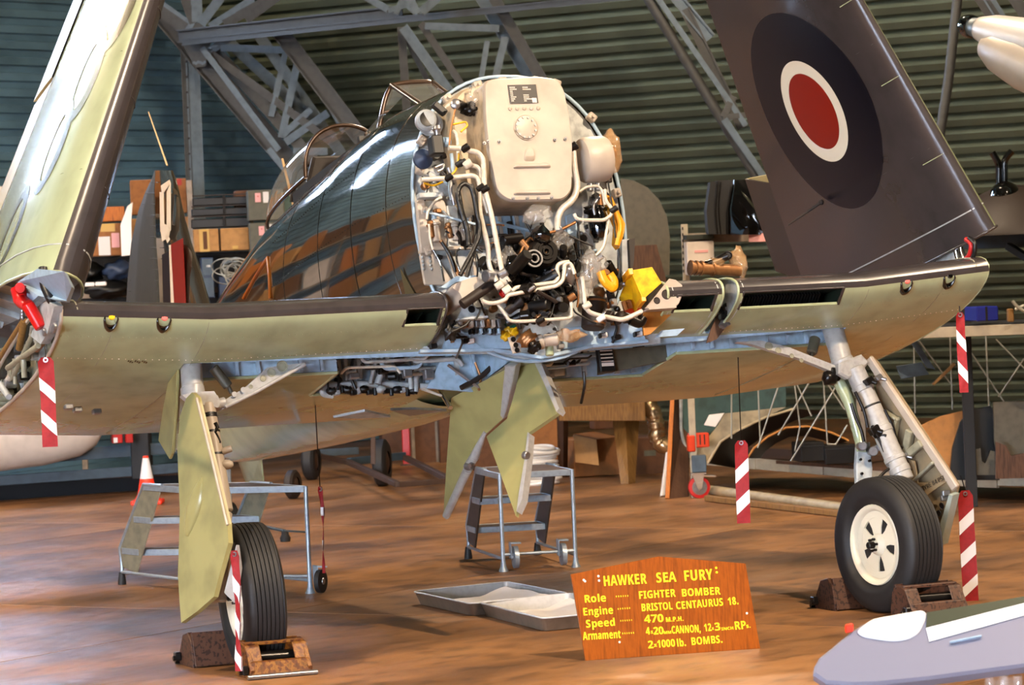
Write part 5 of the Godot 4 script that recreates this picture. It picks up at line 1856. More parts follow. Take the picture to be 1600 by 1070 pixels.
func make_pipes(wall: Node):
	var runs := [
		["pipe", 0.016, 0.47, [[701, 231], [722, 232], [733, 235], [747, 238], [755, 248], [757, 293], [759, 301], [768, 336], [785, 426]]],
		["pipe", 0.014, 0.45, [[734, 258], [745, 260], [751, 267], [752, 296], [755, 310], [763, 333]]],
		["pipe", 0.015, 0.46, [[658, 281], [701, 278], [738, 274], [746, 278], [750, 292], [749, 327], [754, 350], [763, 386], [763, 414], [776, 439]]],
		["pipe", 0.011, 0.40, [[707, 204], [713, 209], [715, 222], [716, 254]]],
		["pipe_brass", 0.006, 0.44, [[711, 171], [704, 203], [702, 229]]],
		["hose", 0.014, 0.50, [[725, 345], [719, 327], [714, 305], [718, 292], [725, 286], [736, 292], [741, 310], [745, 335], [750, 352], [749, 369], [741, 388], [719, 430]]],
		["hose", 0.014, 0.46, [[736, 288], [743, 310], [748, 352], [745, 372], [738, 400], [729, 432]]],
		["hose", 0.016, 0.44, [[716, 300], [721, 330], [730, 358], [732, 383]]],
		["yellow", 0.006, 0.42, [[705, 195], [728, 190], [731, 196], [720, 206]]],
		["yellow", 0.006, 0.42, [[662, 286], [678, 291], [692, 284]]],
		["yellow", 0.006, 0.42, [[702, 276], [714, 265], [717, 240]]],
		["chrome", 0.006, 0.2, [[675, 388], [689, 411], [694, 440]]],
		["chrome", 0.007, 0.2, [[719, 388], [712, 393], [714, 410], [720, 428]]],
		["pipe_brass", 0.012, 0.2, [[688, 375], [700, 392], [708, 410], [716, 430]]],
		["hose", 0.010, 0.22, [[690, 378], [703, 398], [712, 425]]],
		["pipe", 0.008, 0.25, [[667, 343], [668, 330], [682, 312], [690, 308]]],
		["pipe", 0.007, 0.25, [[670, 350], [672, 375], [676, 390]]],
		["chrome", 0.008, 0.48, [[680, 262], [694, 256], [692, 264], [684, 268]]],
		["primer_blue", 0.012, 0.12, [[770, 345], [785, 351], [838, 362]]],
		["pipe", 0.020, 0.40, [[895, 232], [898, 265], [903, 290], [897, 311], [877, 327], [871, 341], [871, 360]]],
		["pipe_brass", 0.009, 0.40, [[899, 347], [877, 359], [831, 370], [819, 381], [810, 402]]],
		["pipe", 0.012, 0.52, [[800, 455], [806, 449], [825, 447], [867, 441], [873, 434], [870, 420], [872, 413], [880, 410], [889, 409]]],
		["pipe", 0.012, 0.54, [[753, 470], [764, 474], [778, 473], [790, 468], [794, 461], [830, 454], [870, 447], [880, 438], [882, 420], [882, 414], [888, 410], [893, 414], [898, 428]]],
		["pipe", 0.010, 0.50, [[776, 472], [795, 500], [801, 502], [820, 502], [889, 497], [893, 494], [892, 468]]],
		["pipe", 0.014, 0.50, [[909, 432], [914, 475], [919, 487], [932, 492], [972, 500], [985, 495], [1003, 486]]],
		["pipe", 0.011, 0.42, [[897, 334], [900, 341], [910, 344], [945, 344], [956, 335], [956, 325], [946, 314], [945, 296]]],
		["pipe", 0.010, 0.40, [[950, 346], [944, 385], [931, 400]]],
		["hose", 0.007, 0.38, [[901, 338], [903, 350], [907, 396]]],
		["hose", 0.006, 0.44, [[890, 369], [927, 385]]],
		["chrome", 0.006, 0.34, [[950, 285], [956, 318], [962, 372]]],
		["pipe_brass", 0.007, 0.38, [[898, 428], [903, 448], [904, 465], [902, 480]]],
		["yellow_bag", 0.028, 0.42, [[938, 424], [944, 440], [958, 452], [960, 440], [952, 428]]],
		["leather", 0.030, 0.38, [[776, 438], [762, 448], [745, 460], [722, 476]]],
		["steel", 0.012, 0.3, [[936, 308], [926, 322], [930, 336]]],
		["pipe", 0.009, 0.36, [[905, 300], [915, 292], [935, 290], [942, 300], [945, 320]]],
		["hose", 0.008, 0.3, [[734, 500], [728, 508], [716, 514], [706, 518]]],
		["hose", 0.006, 0.3, [[752, 480], [748, 492], [742, 500]]],
		["chrome", 0.005, 0.5, [[868, 470], [862, 490], [855, 505]]],
		["hose", 0.006, 0.3, [[968, 388], [970, 420], [972, 440]]],
		["steel", 0.010, 0.24, [[700, 262], [706, 280], [704, 300], [710, 320]]],
		["primer_blue", 0.012, 0.22, [[705, 240], [708, 262], [702, 290], [706, 312]]],
	]
	for q in runs:
		var nm := "hose" if q[0] == "hose" else ("wire" if q[0] == "yellow" else "pipe")
		pipe_run(nm, q[3], q[1], q[2], M[q[0]], wall)
	# unions and clips
	for q in [[785, 428, 0.028, "steel", 0.46], [788, 438, 0.034, "pipe", 0.44], [779, 446, 0.024, "pipe", 0.45], [792, 454, 0.03, "pipe", 0.46], [726, 232, 0.022, "oily", 0.47], [730, 257, 0.026, "pipe", 0.45], [750, 294, 0.02, "oily", 0.46], [757, 296, 0.02, "oily", 0.47], [700, 278, 0.02, "oily", 0.46], [829, 449, 0.024, "oily", 0.54], [829, 452, 0.012, "steel", 0.57], [843, 501, 0.02, "oily", 0.5], [892, 465, 0.022, "pipe_brass", 0.5], [916, 478, 0.02, "pipe", 0.5], [938, 498, 0.018, "label_white", 0.54], [895, 230, 0.026, "oily", 0.4], [871, 360, 0.028, "steel", 0.38], [935, 403, 0.02, "steel", 0.4], [958, 328, 0.018, "black", 0.42], [717, 256, 0.018, "black", 0.43], [722, 255, 0.018, "black", 0.43]]:
		var st := st0()
		var p := Z(q[0], q[1], q[4])
		cyl(st, p - Vector3(0.02, 0.012, 0.0), p + Vector3(0.02, 0.012, 0.02), q[2], 8, 0.005)
		bit("union", st, M[q[3]], wall)

func blob(called: String, x: float, y: float, z: float, r: Vector3, m: Material, lump := 0.16, parent: Node = null):
	var st := st0()
	ellipsoid(st, Z(x, y, z), r, 18, Basis(), lump)
	return bit(called, st, m, parent)

func make_clutter(wall: Node):
	var st := st0()
	# header vessel on the right with its wrapped outlet
	st = st0()
	var a := Z(906, 251, 0.34)
	var b := Z(944, 248, 0.34)
	lathe(st, a, b - a, [[0, 0.0], [0.0, 0.10], [0.01, 0.125], [0.03, 0.135], [0.15, 0.135], [0.17, 0.125], [0.18, 0.10], [0.18, 0.0]], 28)
	var hv := bit("header_vessel", st, M.cream, wall)
	for q in [[922, 287], [934, 286]]:
		st = st0()
		cyl(st, Z(q[0], q[1], 0.34), Z(q[0], q[1] + 12, 0.34), 0.02, 10, 0.004)
		bit("union", st, M.steel, wall)
	blob("plastic_wrap", 956, 236, 0.34, Vector3(0.055, 0.125, 0.055), M.plastic_amber, 0.12, wall)
	st = st0()
	cyl(st, Z(944, 240, 0.34), Z(960, 237, 0.34), 0.04, 12, 0.006)
	bit("union", st, M.pipe_brass, wall)
	# round-ended switch unit, bulb, black box, vent
	st = st0()
	slab_box(st, Z(681, 228, 0.36), Vector3(0.07, 0, 0), Vector3(0, 0.115, 0), Vector3(0, 0, 0.09), 0.008)
	bit("relay_box", st, M.black, wall)
	st = st0()
	cyl(st, Z(690, 222, 0.36), Z(703, 222, 0.36), 0.03, 12, 0.006)
	bit("relay_cap", st, M.primer_blue, wall)
	st = st0()
	lathe(st, Z(684, 214, 0.36), Vector3.UP, [[0, 0.018], [0.03, 0.02], [0.045, 0.028], [0.065, 0.022], [0.07, 0.0]], 14)
	bit("lamp", st, M.steel, wall)
	st = st0()
	cyl(st, Z(664, 190, 0.05), Z(666, 187, 0.19), 0.062, 18, 0.012)
	cyl(st, Z(672, 194, 0.05), Z(674, 194, 0.14), 0.072, 18, 0.02)
	var vent := bit("vent", st, M.primer, wall)
	st = st0()
	lathe(st, Z(667, 186, 0.192), Vector3.BACK, [[0, 0], [0.001, 0.04], [0.003, 0.045]], 18)
	bit("vent_mouth", st, M.black, wall)
	st = st0()
	bar(st, Z(677, 162, 0.2), Z(696, 178, 0.2), 0.04, 0.045, Vector3.BACK, 0.006)
	bit("terminal_strip", st, M.black, wall)
	st = st0()
	lathe(st, Z(660, 249, 0.16), Vector3.BACK, [[0, 0.06], [0.02, 0.058], [0.03, 0.035], [0.045, 0.02], [0.05, 0.0]], 20)
	bit("blanking_disc", st, M.blue_box, wall)
	st = st0()
	cyl(st, Z(726, 168, 0.24), Z(713, 162, 0.33), 0.03, 14, 0.006)
	cyl(st, Z(728, 170, 0.24), Z(740, 166, 0.30), 0.035, 14, 0.008)
	bit("fuel_cock", st, M.oily, wall)
	st = st0()
	lathe(st, Z(712, 162, 0.335), Vector3(-0.3, 0, 1), [[-0.02, 0.03], [0.0, 0.03], [0.005, 0.024], [0.005, 0]], 16)
	bit("valve_cap", st, M.steel, wall)
	blob("plastic_wrap", 742, 158, 0.3, Vector3(0.05, 0.07, 0.05), M.plastic, 0.3, wall)
	blob("fuel_cock", 734, 172, 0.28, Vector3(0.05, 0.035, 0.04), M.oily, 0.3, wall)
	st = st0()
	slab_box(st, Z(672, 306, 0.2), Vector3(0.15, 0.0, 0), Vector3(0, 0.03, 0), Vector3(0, 0, 0.06), 0.004)
	bit("angle_bracket", st, M.primer, wall)
	# pumps on the left column
	for q in [[680, 343, 683, 378, 0.026], [709, 346, 713, 376, 0.024], [672, 345, 676, 372, 0.02], [699, 348, 705, 372, 0.018]]:
		st = st0()
		cyl(st, Z(q[0], q[1], 0.16), Z(q[2], q[3], 0.16), q[4], 14, 0.006)
		cyl(st, Z(q[0], q[1] + 5, 0.16), Z(q[0] + 1, q[1] + 9, 0.16), q[4] * 1.25, 14, 0.003)
		bit("pump", st, M.cream if q[4] > 0.021 else M.pipe_brass, wall)
	blob("valve_block", 724, 368, 0.2, Vector3(0.035, 0.07, 0.05), M.oily, 0.25, wall)
	blob("plastic_wrap", 728, 360, 0.26, Vector3(0.035, 0.06, 0.03), M.plastic, 0.3, wall)
	st = st0()
	bar(st, Z(662, 330, 0.2), Z(742, 350, 0.2), 0.012, 0.012)
	bit("control_rod", st, M.primer_blue, wall)
	# duct and boot at the left wing root
	st = st0()
	var duct: Array = rounded(zpts([[702, 450], [712, 442], [744, 432], [757, 444], [742, 462], [722, 474], [716, 458]], 0.34), 0.02, 2)
	loft(st, [duct.map(func(p): return p + Vector3(0, -0.02, -0.3)), duct, duct.map(func(p): return p * 0.985 + Vector3(-0.004, -0.006, 0.02))], true, false, true)
	bit("duct_boot", st, M.cream, wall)
	st = st0()
	plate(st, zpts([[688, 449], [712, 432], [746, 430], [744, 436], [714, 440], [698, 450]], 0.3), Vector3(0, 0, -0.06))
	bit("duct_flange", st, M.primer_blue, wall)
	st = st0()
	plate(st, zpts([[714, 499], [722, 481], [737, 474], [757, 490], [759, 498]], 0.22), Vector3(0, 0, -0.012), 0.003)
	slab_box(st, Z(737, 498, 0.24), Vector3(0.18, 0.005, 0), Vector3(0, 0.012, 0), Vector3(0, 0, 0.06))
	var gus := bit("gusset", st, M.primer, wall)
	st = st0()
	lathe(st, Z(737, 483, 0.2225), Vector3.BACK, [[0, 0], [0.0, 0.016], [0.004, 0.019], [0.0, 0.022]], 14)
	bit("gusset_hole", st, M.black, wall)
	for i in 8:
		st = st0()
		slab_box(st, Z(718 + 8.5 * i, 506, 0.14), Vector3(0.022, 0, 0), Vector3(0, 0.05, 0), Vector3(0, 0, 0.06), 0.005)
		bit("terminal", st, [M.primer, M.pipe_brass, M.cream, M.steel][i % 4], wall)
		st = st0()
		slab_box(st, Z(736 + 7.0 * (i % 7), 518, 0.12), Vector3(0.018, 0, 0), Vector3(0, 0.03, 0), Vector3(0, 0, 0.05), 0.004)
		bit("terminal", st, [M.primer_blue, M.black][i % 2], wall)
	blob("plug", 702, 519, 0.24, Vector3(0.035, 0.045, 0.035), M.black, 0.35, wall)
	blob("plug", 712, 512, 0.24, Vector3(0.03, 0.03, 0.03), M.black, 0.35, wall)
	for q in [[728, 533, "oily"], [735, 533, "label_white"], [677, 541, "black"], [941, 524, "oily"], [943, 524, "label_white"], [995, 522, "black"], [998, 522, "label_white"], [876, 541, "steel"]]:
		st = st0()
		slab_box(st, Z(q[0], q[1], 0.05), Vector3(0.045, 0.004, 0), Vector3(0, 0.03, 0), Vector3(0, 0, 0.03), 0.005)
		bit("terminal_cover", st, M[q[2]], wall)
	# accessory drive, black with oil, in the middle
	st = st0()
	lathe(st, Z(834, 404, 0.28), Vector3.BACK, [[-0.25, 0.11], [0.05, 0.11], [0.07, 0.095], [0.16, 0.09], [0.18, 0.08], [0.19, 0.072], [0.19, 0.052], [0.2, 0.05], [0.2, 0.042], [0.19, 0.04], [0.19, 0.026], [0.20, 0.024], [0.20, 0.014], [0.15, 0.013], [0.15, 0]], 32)
	var drive := bit("accessory_drive", st, M.oily, null, "oily black accessory gearbox")
	st = st0()
	lathe(st, Z(834, 404, 0.47), Vector3.BACK, [[0, 0.054], [0.012, 0.052], [0.012, 0.043], [0.0, 0.042]], 28)
	lathe(st, Z(834, 404, 0.47), Vector3.BACK, [[0, 0.030], [0.015, 0.028], [0.015, 0.02], [0.0, 0.018]], 24)
	bit("drive_ring", st, M.steel, drive)
	for i in 210:
		st = st0()
		var ang := rng.randf() * TAU
		var rr := sqrt(rng.randf())
		var x := 836.0 + cos(ang) * 56.0 * rr
		var y := 434.0 + sin(ang) * 70.0 * rr
		if Vector2(x - 836, y - 402).length() < 31.0: continue
		if y > 478 and (x > 872 or x < 790): continue
		var p := Z(x, y, rng.randf_range(0.14, 0.46))
		var turn := Basis(Vector3(rng.randf() - 0.5, rng.randf() - 0.5, rng.randf() - 0.5).normalized(), rng.randf() * 2.5)
		var s := rng.randf_range(0.022, 0.065)
		var kind := i % 5
		if kind == 0: box(st, p, Vector3(s * 1.5, s, s * 1.2), 0.006, turn)
		elif kind == 1: cyl(st, p, p + turn * Vector3(0, 0, s * 2.5), s * 0.6, 12, 0.005)
		elif kind == 2: tube(st, bent([p, p + turn * Vector3(s * 2, 0, 0), p + turn * Vector3(s * 2, s * 2.5, 0)], 0.03), s * 0.18, 6)
		elif kind == 3: lathe(st, p, turn * Vector3.BACK, [[0, s], [s * 0.4, s], [s * 0.5, s * 0.8], [s * 0.6, s * 0.4], [s * 1.3, s * 0.35], [s * 1.3, 0]], 14)
		else: ellipsoid(st, p, Vector3(s, s * 0.8, s), 10, turn, 0.25)
		var mats := ["black", "oily", "black", "oily", "black_gloss", "oily", "leather", "black", "oily", "black", "steel", "black", "oily", "pipe_brass", "black", "oily"]
		bit("gear_fitting", st, M[mats[rng.randi() % mats.size()]], drive)
	for q in [[862, 434, "red_paint"], [866, 428, "pipe_brass"], [786, 458, "red_paint"], [858, 400, "yellow"], [852, 398, "pipe_brass"], [868, 402, "black"]]:
		blob("gear_fitting", q[0], q[1], 0.44, Vector3(0.02, 0.025, 0.02), M[q[2]], 0.3, drive)
	# plastic bags tied over open unions
	for q in [[842, 333, 0.08, 0.05], [832, 340, 0.06, 0.035], [878, 378, 0.07, 0.06], [868, 388, 0.04, 0.05], [922, 420, 0.06, 0.11], [930, 412, 0.075, 0.05], [795, 404, 0.045, 0.075], [912, 446, 0.05, 0.07], [783, 408, 0.05, 0.05]]:
		blob("plastic_wrap", q[0], q[1], 0.4, Vector3(q[2], q[3], 0.05), M.plastic, 0.18, wall)
	for q in [[884, 372, "oily"], [874, 372, "black"], [888, 392, "black"], [872, 392, "oily"]]:
		blob("cable_clamp", q[0], q[1], 0.36, Vector3(0.03, 0.025, 0.03), M[q[2]], 0.3, wall)
	st = st0()
	cyl(st, Z(916, 405, 0.36), Z(916, 440, 0.36), 0.022, 12, 0.006)
	cyl(st, Z(916, 410, 0.36), Z(916, 414, 0.36), 0.03, 12)
	cyl(st, Z(916, 426, 0.36), Z(916, 430, 0.36), 0.03, 12)
	bit("pump", st, M.steel, wall)
	# black filter bowl and the brown cylinder on the right
	st = st0()
	lathe(st, Z(933, 338, 0.26), Vector3.DOWN, [[-0.04, 0.0], [-0.04, 0.05], [0.0, 0.06], [0.10, 0.058], [0.135, 0.04], [0.15, 0.0]], 22)
	bit("filter_bowl", st, M.black_gloss, wall)
	blob("filter_head", 930, 328, 0.26, Vector3(0.07, 0.03, 0.05), M.oily, 0.25, wall)
	st = st0()
	cyl(st, Z(928, 466, 0.2), Z(926, 514, 0.2), 0.068, 24, 0.01)
	var cylinder := bit("canister", st, M.leather, wall)
	for y in [470, 505]:
		st = st0()
		cyl(st, Z(928, y, 0.2), Z(928, y + 3, 0.2), 0.071, 24)
		bit("canister_band", st, M.pipe_brass, wall)
	for i in 26:
		st = st0()
		var p := Z(rng.randf_range(932, 985), rng.randf_range(430, 500), rng.randf_range(0.08, 0.3))
		var s := rng.randf_range(0.018, 0.045)
		var turn := Basis(Vector3(rng.randf(), rng.randf(), rng.randf()).normalized(), rng.randf() * 3.0)
		if i % 3 == 0: box(st, p, Vector3(s, s * 1.4, s), 0.005, turn)
		elif i % 3 == 1: cyl(st, p, p + turn * Vector3(0, s * 2.4, 0), s * 0.6, 10, 0.004)
		else: ellipsoid(st, p, Vector3(s, s, s), 8, turn, 0.3)
		bit("pipe_fitting", st, [M.pipe_brass, M.leather, M.oily, M.steel, M.pipe_brass][i % 5], wall)
	# yellow cover hanging at the right edge
	st = st0()
	var yb := zpts([[948, 304], [955, 308], [963, 322], [977, 350], [974, 368], [967, 388], [961, 380], [963, 352], [957, 338], [950, 320]], 0.3)
	plate(st, yb, Vector3(0, 0, -0.05), 0.012)
	tube(st, bent(zpts([[951, 308], [962, 330], [970, 352], [964, 384]], 0.31), 0.06), 0.018, 6)
	bit("yellow_cover", st, M.yellow_bag, wall, "crumpled yellow cloth cover")
	st = st0()
	plate(st, zpts([[972, 374], [983, 373], [988, 432], [972, 445]], 0.05), Vector3(0, 0, -0.05))
	bit("side_panel", st, M.primer, wall)
	st = st0()
	plate(st, zpts([[983, 374], [992, 372], [991, 405], [986, 436]], 0.08), Vector3(0, 0, -0.05))
	bit("side_rail", st, M.leather, wall)
	# small fittings scattered over the plate
	for i in 28:      # thin loose wires over the plate
		var x0 := rng.randf_range(652, 960)
		var y0 := rng.randf_range(320, 490)
		if x0 > 690: y0 = rng.randf_range(335, 490)
		var x1 := x0 + rng.randf_range(-40, 60)
		var y1 := minf(505.0, y0 + rng.randf_range(-50, 50))
		if Vector2(Z(x0, y0, 0.1).x / 0.6, Z(x0, y0, 0.1).y / 0.8).length() > 1.0 and y0 < 480: continue
		if Vector2(Z(x1, y1, 0.1).x / 0.6, Z(x1, y1, 0.1).y / 0.8).length() > 1.0 and y1 < 480: continue
		pipe_run("wire", [[x0, y0], [lerpf(x0, x1, 0.4) + rng.randf_range(-12, 12), lerpf(y0, y1, 0.3)], [lerpf(x0, x1, 0.7), lerpf(y0, y1, 0.8) + rng.randf_range(-10, 14)], [x1, y1]], rng.randf_range(0.003, 0.007), rng.randf_range(0.05, 0.36), M[["black", "oily", "pipe_brass", "steel", "black", "leather"][i % 6]], wall, rng.randf_range(0.05, 0.36))
	for i in 230:
		var x := rng.randf_range(650, 975)
		var y := rng.randf_range(140, 535)
		if x > 700 and x < 897 and y < 330: continue
		if x > 785 and x < 895 and y > 365 and y < 505: continue
		var p := Z(x, y, 0.02)
		if y < 500 and Vector2(p.x / 0.62, (p.y - 0.0) / 0.82).length() > 1.0: continue
		st = st0()
		var s := rng.randf_range(0.009, 0.027)
		match i % 5:
			0: box(st, p + Vector3(0, 0, s), Vector3(s * 2.4, s * 1.4, s * 2), 0.004, Basis(Vector3.BACK, rng.randf_range(-0.3, 0.3)))
			1: cyl(st, p, p + Vector3(0, 0, s * 2), s, 8, 0.003)
			2: tube(st, bent([p, p + Vector3(0, 0, 0.06), p + Vector3(rng.randf_range(-0.1, 0.1), rng.randf_range(-0.14, 0.1), 0.07)], 0.03), s * 0.35, 6)
			3: cyl(st, p + Vector3(0, -s * 2, s), p + Vector3(0, s * 2, s), s * 0.8, 8, 0.003)
			4: tube(st, bent([p + Vector3(0, 0.05, 0.01), p + Vector3(0.02, 0.0, 0.05), p + Vector3(rng.randf_range(-0.05, 0.05), -0.1, 0.02)], 0.03), s * 0.3, 6)
		var mats := ["steel", "pipe_brass", "black", "oily", "primer", "black", "leather", "primer_blue"]
		bit("small_fitting", st, M[mats[rng.randi() % mats.size()]], wall)
	# starter motor half wrapped, bracket with holes, green spill of paint
	st = st0()
	cyl(st, Z(848, 532, 0.34), Z(872, 530, 0.36), 0.036, 20, 0.008)
	cyl(st, Z(840, 535, 0.33), Z(849, 533, 0.34), 0.045, 16, 0.008)
	bit("starter", st, M.cream, wall)
	blob("plastic_wrap", 890, 524, 0.36, Vector3(0.09, 0.035, 0.05), M.plastic_amber, 0.3, wall)
	blob("starter_gear", 824, 530, 0.34, Vector3(0.05, 0.045, 0.05), M.pipe_brass, 0.35, wall)
	blob("starter_gear", 834, 542, 0.36, Vector3(0.035, 0.035, 0.04), M.oily, 0.35, wall)
	st = st0()
	cyl(st, Z(858, 540, 0.3), Z(859, 556, 0.3), 0.025, 12, 0.006)
	bit("drain_cup", st, M.sky_paint, wall)
	st = st0()
	plate(st, zpts([[794, 527], [804, 524], [814, 543], [814, 550], [802, 552]], 0.3), Vector3(0, 0, -0.015), 0.003)
	bit("drilled_bracket", st, M.cream, wall)
	for q in [[802, 530], [806, 539], [808, 547]]:
		st = st0()
		lathe(st, Z(q[0], q[1], 0.301), Vector3.BACK, [[0, 0], [0.0, 0.012], [0.003, 0.014], [0.0, 0.016]], 12)
		bit("bracket_hole", st, M.black, wall)
	for q in [[796, 516], [790, 524], [798, 508], [802, 518]]:
		blob("spill", q[0], q[1], 0.06, Vector3(0.03, 0.03, 0.015), M.yellow if q[1] > 515 else M.green_plastic, 0.3, wall)
	# yellow frame and drilled rib at the right wing root
	st = st0()
	plate(st, zpts([[987, 422], [1019, 417], [1034, 442], [1006, 467]], 0.42), Vector3(0, 0, -0.012), 0.002)
	var yf := bit("yellow_frame", st, M.yellow, null, "bright yellow box frame at the right wing root")
	st = st0()
	plate(st, [Z(987, 422, 0.42), Z(1006, 467, 0.42), Z(992, 489, 0.18), Z(969, 466, 0.18)], Vector3(-0.008, 0, 0.0), 0.0)
	bit("frame_side", st, M.yellow, yf)
	st = st0()
	plate(st, [Z(980, 438, 0.2), Z(1005, 468, 0.2), Z(1000, 494, 0.2), Z(975, 486, 0.2)], Vector3(0, 0, -0.01), 0.0)
	bit("frame_back", st, M.orange_paint, yf)
	st = st0()
	bar(st, Z(986, 424, 0.43), Z(976, 436, 0.3), 0.03, 0.04, Vector3.UP, 0.004)
	bar(st, Z(1006, 467, 0.43), Z(997, 478, 0.3), 0.03, 0.03, Vector3.UP, 0.004)
	bit("frame_lug", st, M.yellow_bag, yf)
	st = st0()
	plate(st, zpts([[1008, 482], [1042, 440], [1046, 435], [1056, 437], [1066, 445], [1068, 457], [1061, 474], [1053, 482]], 0.32), Vector3(0, 0, -0.012), 0.003)
	slab_box(st, Z(1031, 483, 0.3), Vector3(0.18, 0.004, 0), Vector3(0, 0.01, 0), Vector3(0, 0, 0.08))
	var rib := bit("drilled_rib", st, M.cream)
	for q in [[1041, 460, 0.024], [1026.5, 469.5, 0.015]]:
		st = st0()
		lathe(st, Z(q[0], q[1], 0.321), Vector3.BACK, [[0, 0], [0.0, q[2]], [0.003, q[2] + 0.003], [0.0, q[2] + 0.006]], 18)
		bit("rib_hole", st, M.leather, rib)
	st = st0()
	plate(st, zpts([[1006, 486], [1052, 484], [1060, 480], [1040, 500], [1016, 522], [1006, 524], [1004, 500]], 0.2), Vector3(0, 0, -0.012))
	bit("root_web", st, M.panel_tan)
	st = st0()
	tube(st, bent(zpts([[985, 500], [1000, 506], [1004, 496]], 0.3), 0.02), 0.03, 10)
	bit("pipe", st, M.oily)
	# the open bay between the two leading edge pieces
	st = st0()
	plate(st, zpts([[1112, 512], [1136, 460], [1142, 440], [1148, 470], [1142, 500], [1120, 530], [1104, 536]], 0.02), Vector3(0, 0, -0.012))
	bit("bay_web", st, M.timber_dark)
	for i in 10:
		st = st0()
		var p := Z(rng.randf_range(1112, 1138), rng.randf_range(470, 512), rng.randf_range(0.02, 0.08))
		box(st, p, Vector3(rng.randf_range(0.02, 0.06), rng.randf_range(0.02, 0.05), 0.04), 0.004, Basis(Vector3.BACK, rng.randf() * 2.0))
		bit("bay_fitting", st, [M.black, M.oily, M.steel][i % 3])
	st = st0()
	plate(st, zpts([[1024, 527], [1034, 516], [1070, 513], [1058, 524]], 0.10), Vector3(0, 0, -0.008))
	bit("access_hatch", st, M.primer_blue)

# ================================================================== things on the floor about the aircraft
func seen(x: float, y: float, p0: Vector3, n: Vector3) -> Vector3:     # sight line on a plane of the world
	var r := ray(x, y)
	return EYE + r * ((p0 - EYE).dot(n) / r.dot(n))

func lettering(called: String, text: String, m: Material, parent: Node, a: Vector3, b: Vector3, cap: float, n: Vector3, lift: float, xf: Transform3D, weight := true):
	var tm := TextMesh.new()
	tm.text = text
	tm.font = font("Droid Sans", weight)
	tm.font_size = 64
	tm.pixel_size = 0.01
	tm.depth = 0.0
	tm.curve_step = 3.0
	tm.horizontal_alignment = HORIZONTAL_ALIGNMENT_LEFT
	tm.vertical_alignment = VERTICAL_ALIGNMENT_BOTTOM
	tm.depth = 0.02
	var box := tm.get_aabb()
	var dir := (b - a).normalized()
	var up := n.cross(dir).normalized()
	var sx := (b - a).length() / maxf(box.size.x, 0.001)
	var sy := cap / (64.0 * 0.01 * 0.714)
	var base := Basis(dir * sx, up * sy, n * 0.05)
	var top := box.position.y + box.size.y
	if text.begins_with("."):
		sy = sx
		cap = top * sy + cap * 0.1
	var o := part(called, tm, m, parent)
	o.transform = xf * Transform3D(base, a + n * lift - dir * (box.position.x * sx) + up * (cap - top * sy if not text.to_lower().contains("g") and not text.contains("p") and text != "Speed" else cap - top * sy))
	return o

func make_foreground():
	make_sign()
	make_trays()
	make_steps()
	make_chocks()
	make_streamers()
	make_near_wing()
	make_cone()
	make_pipe_on_wing()

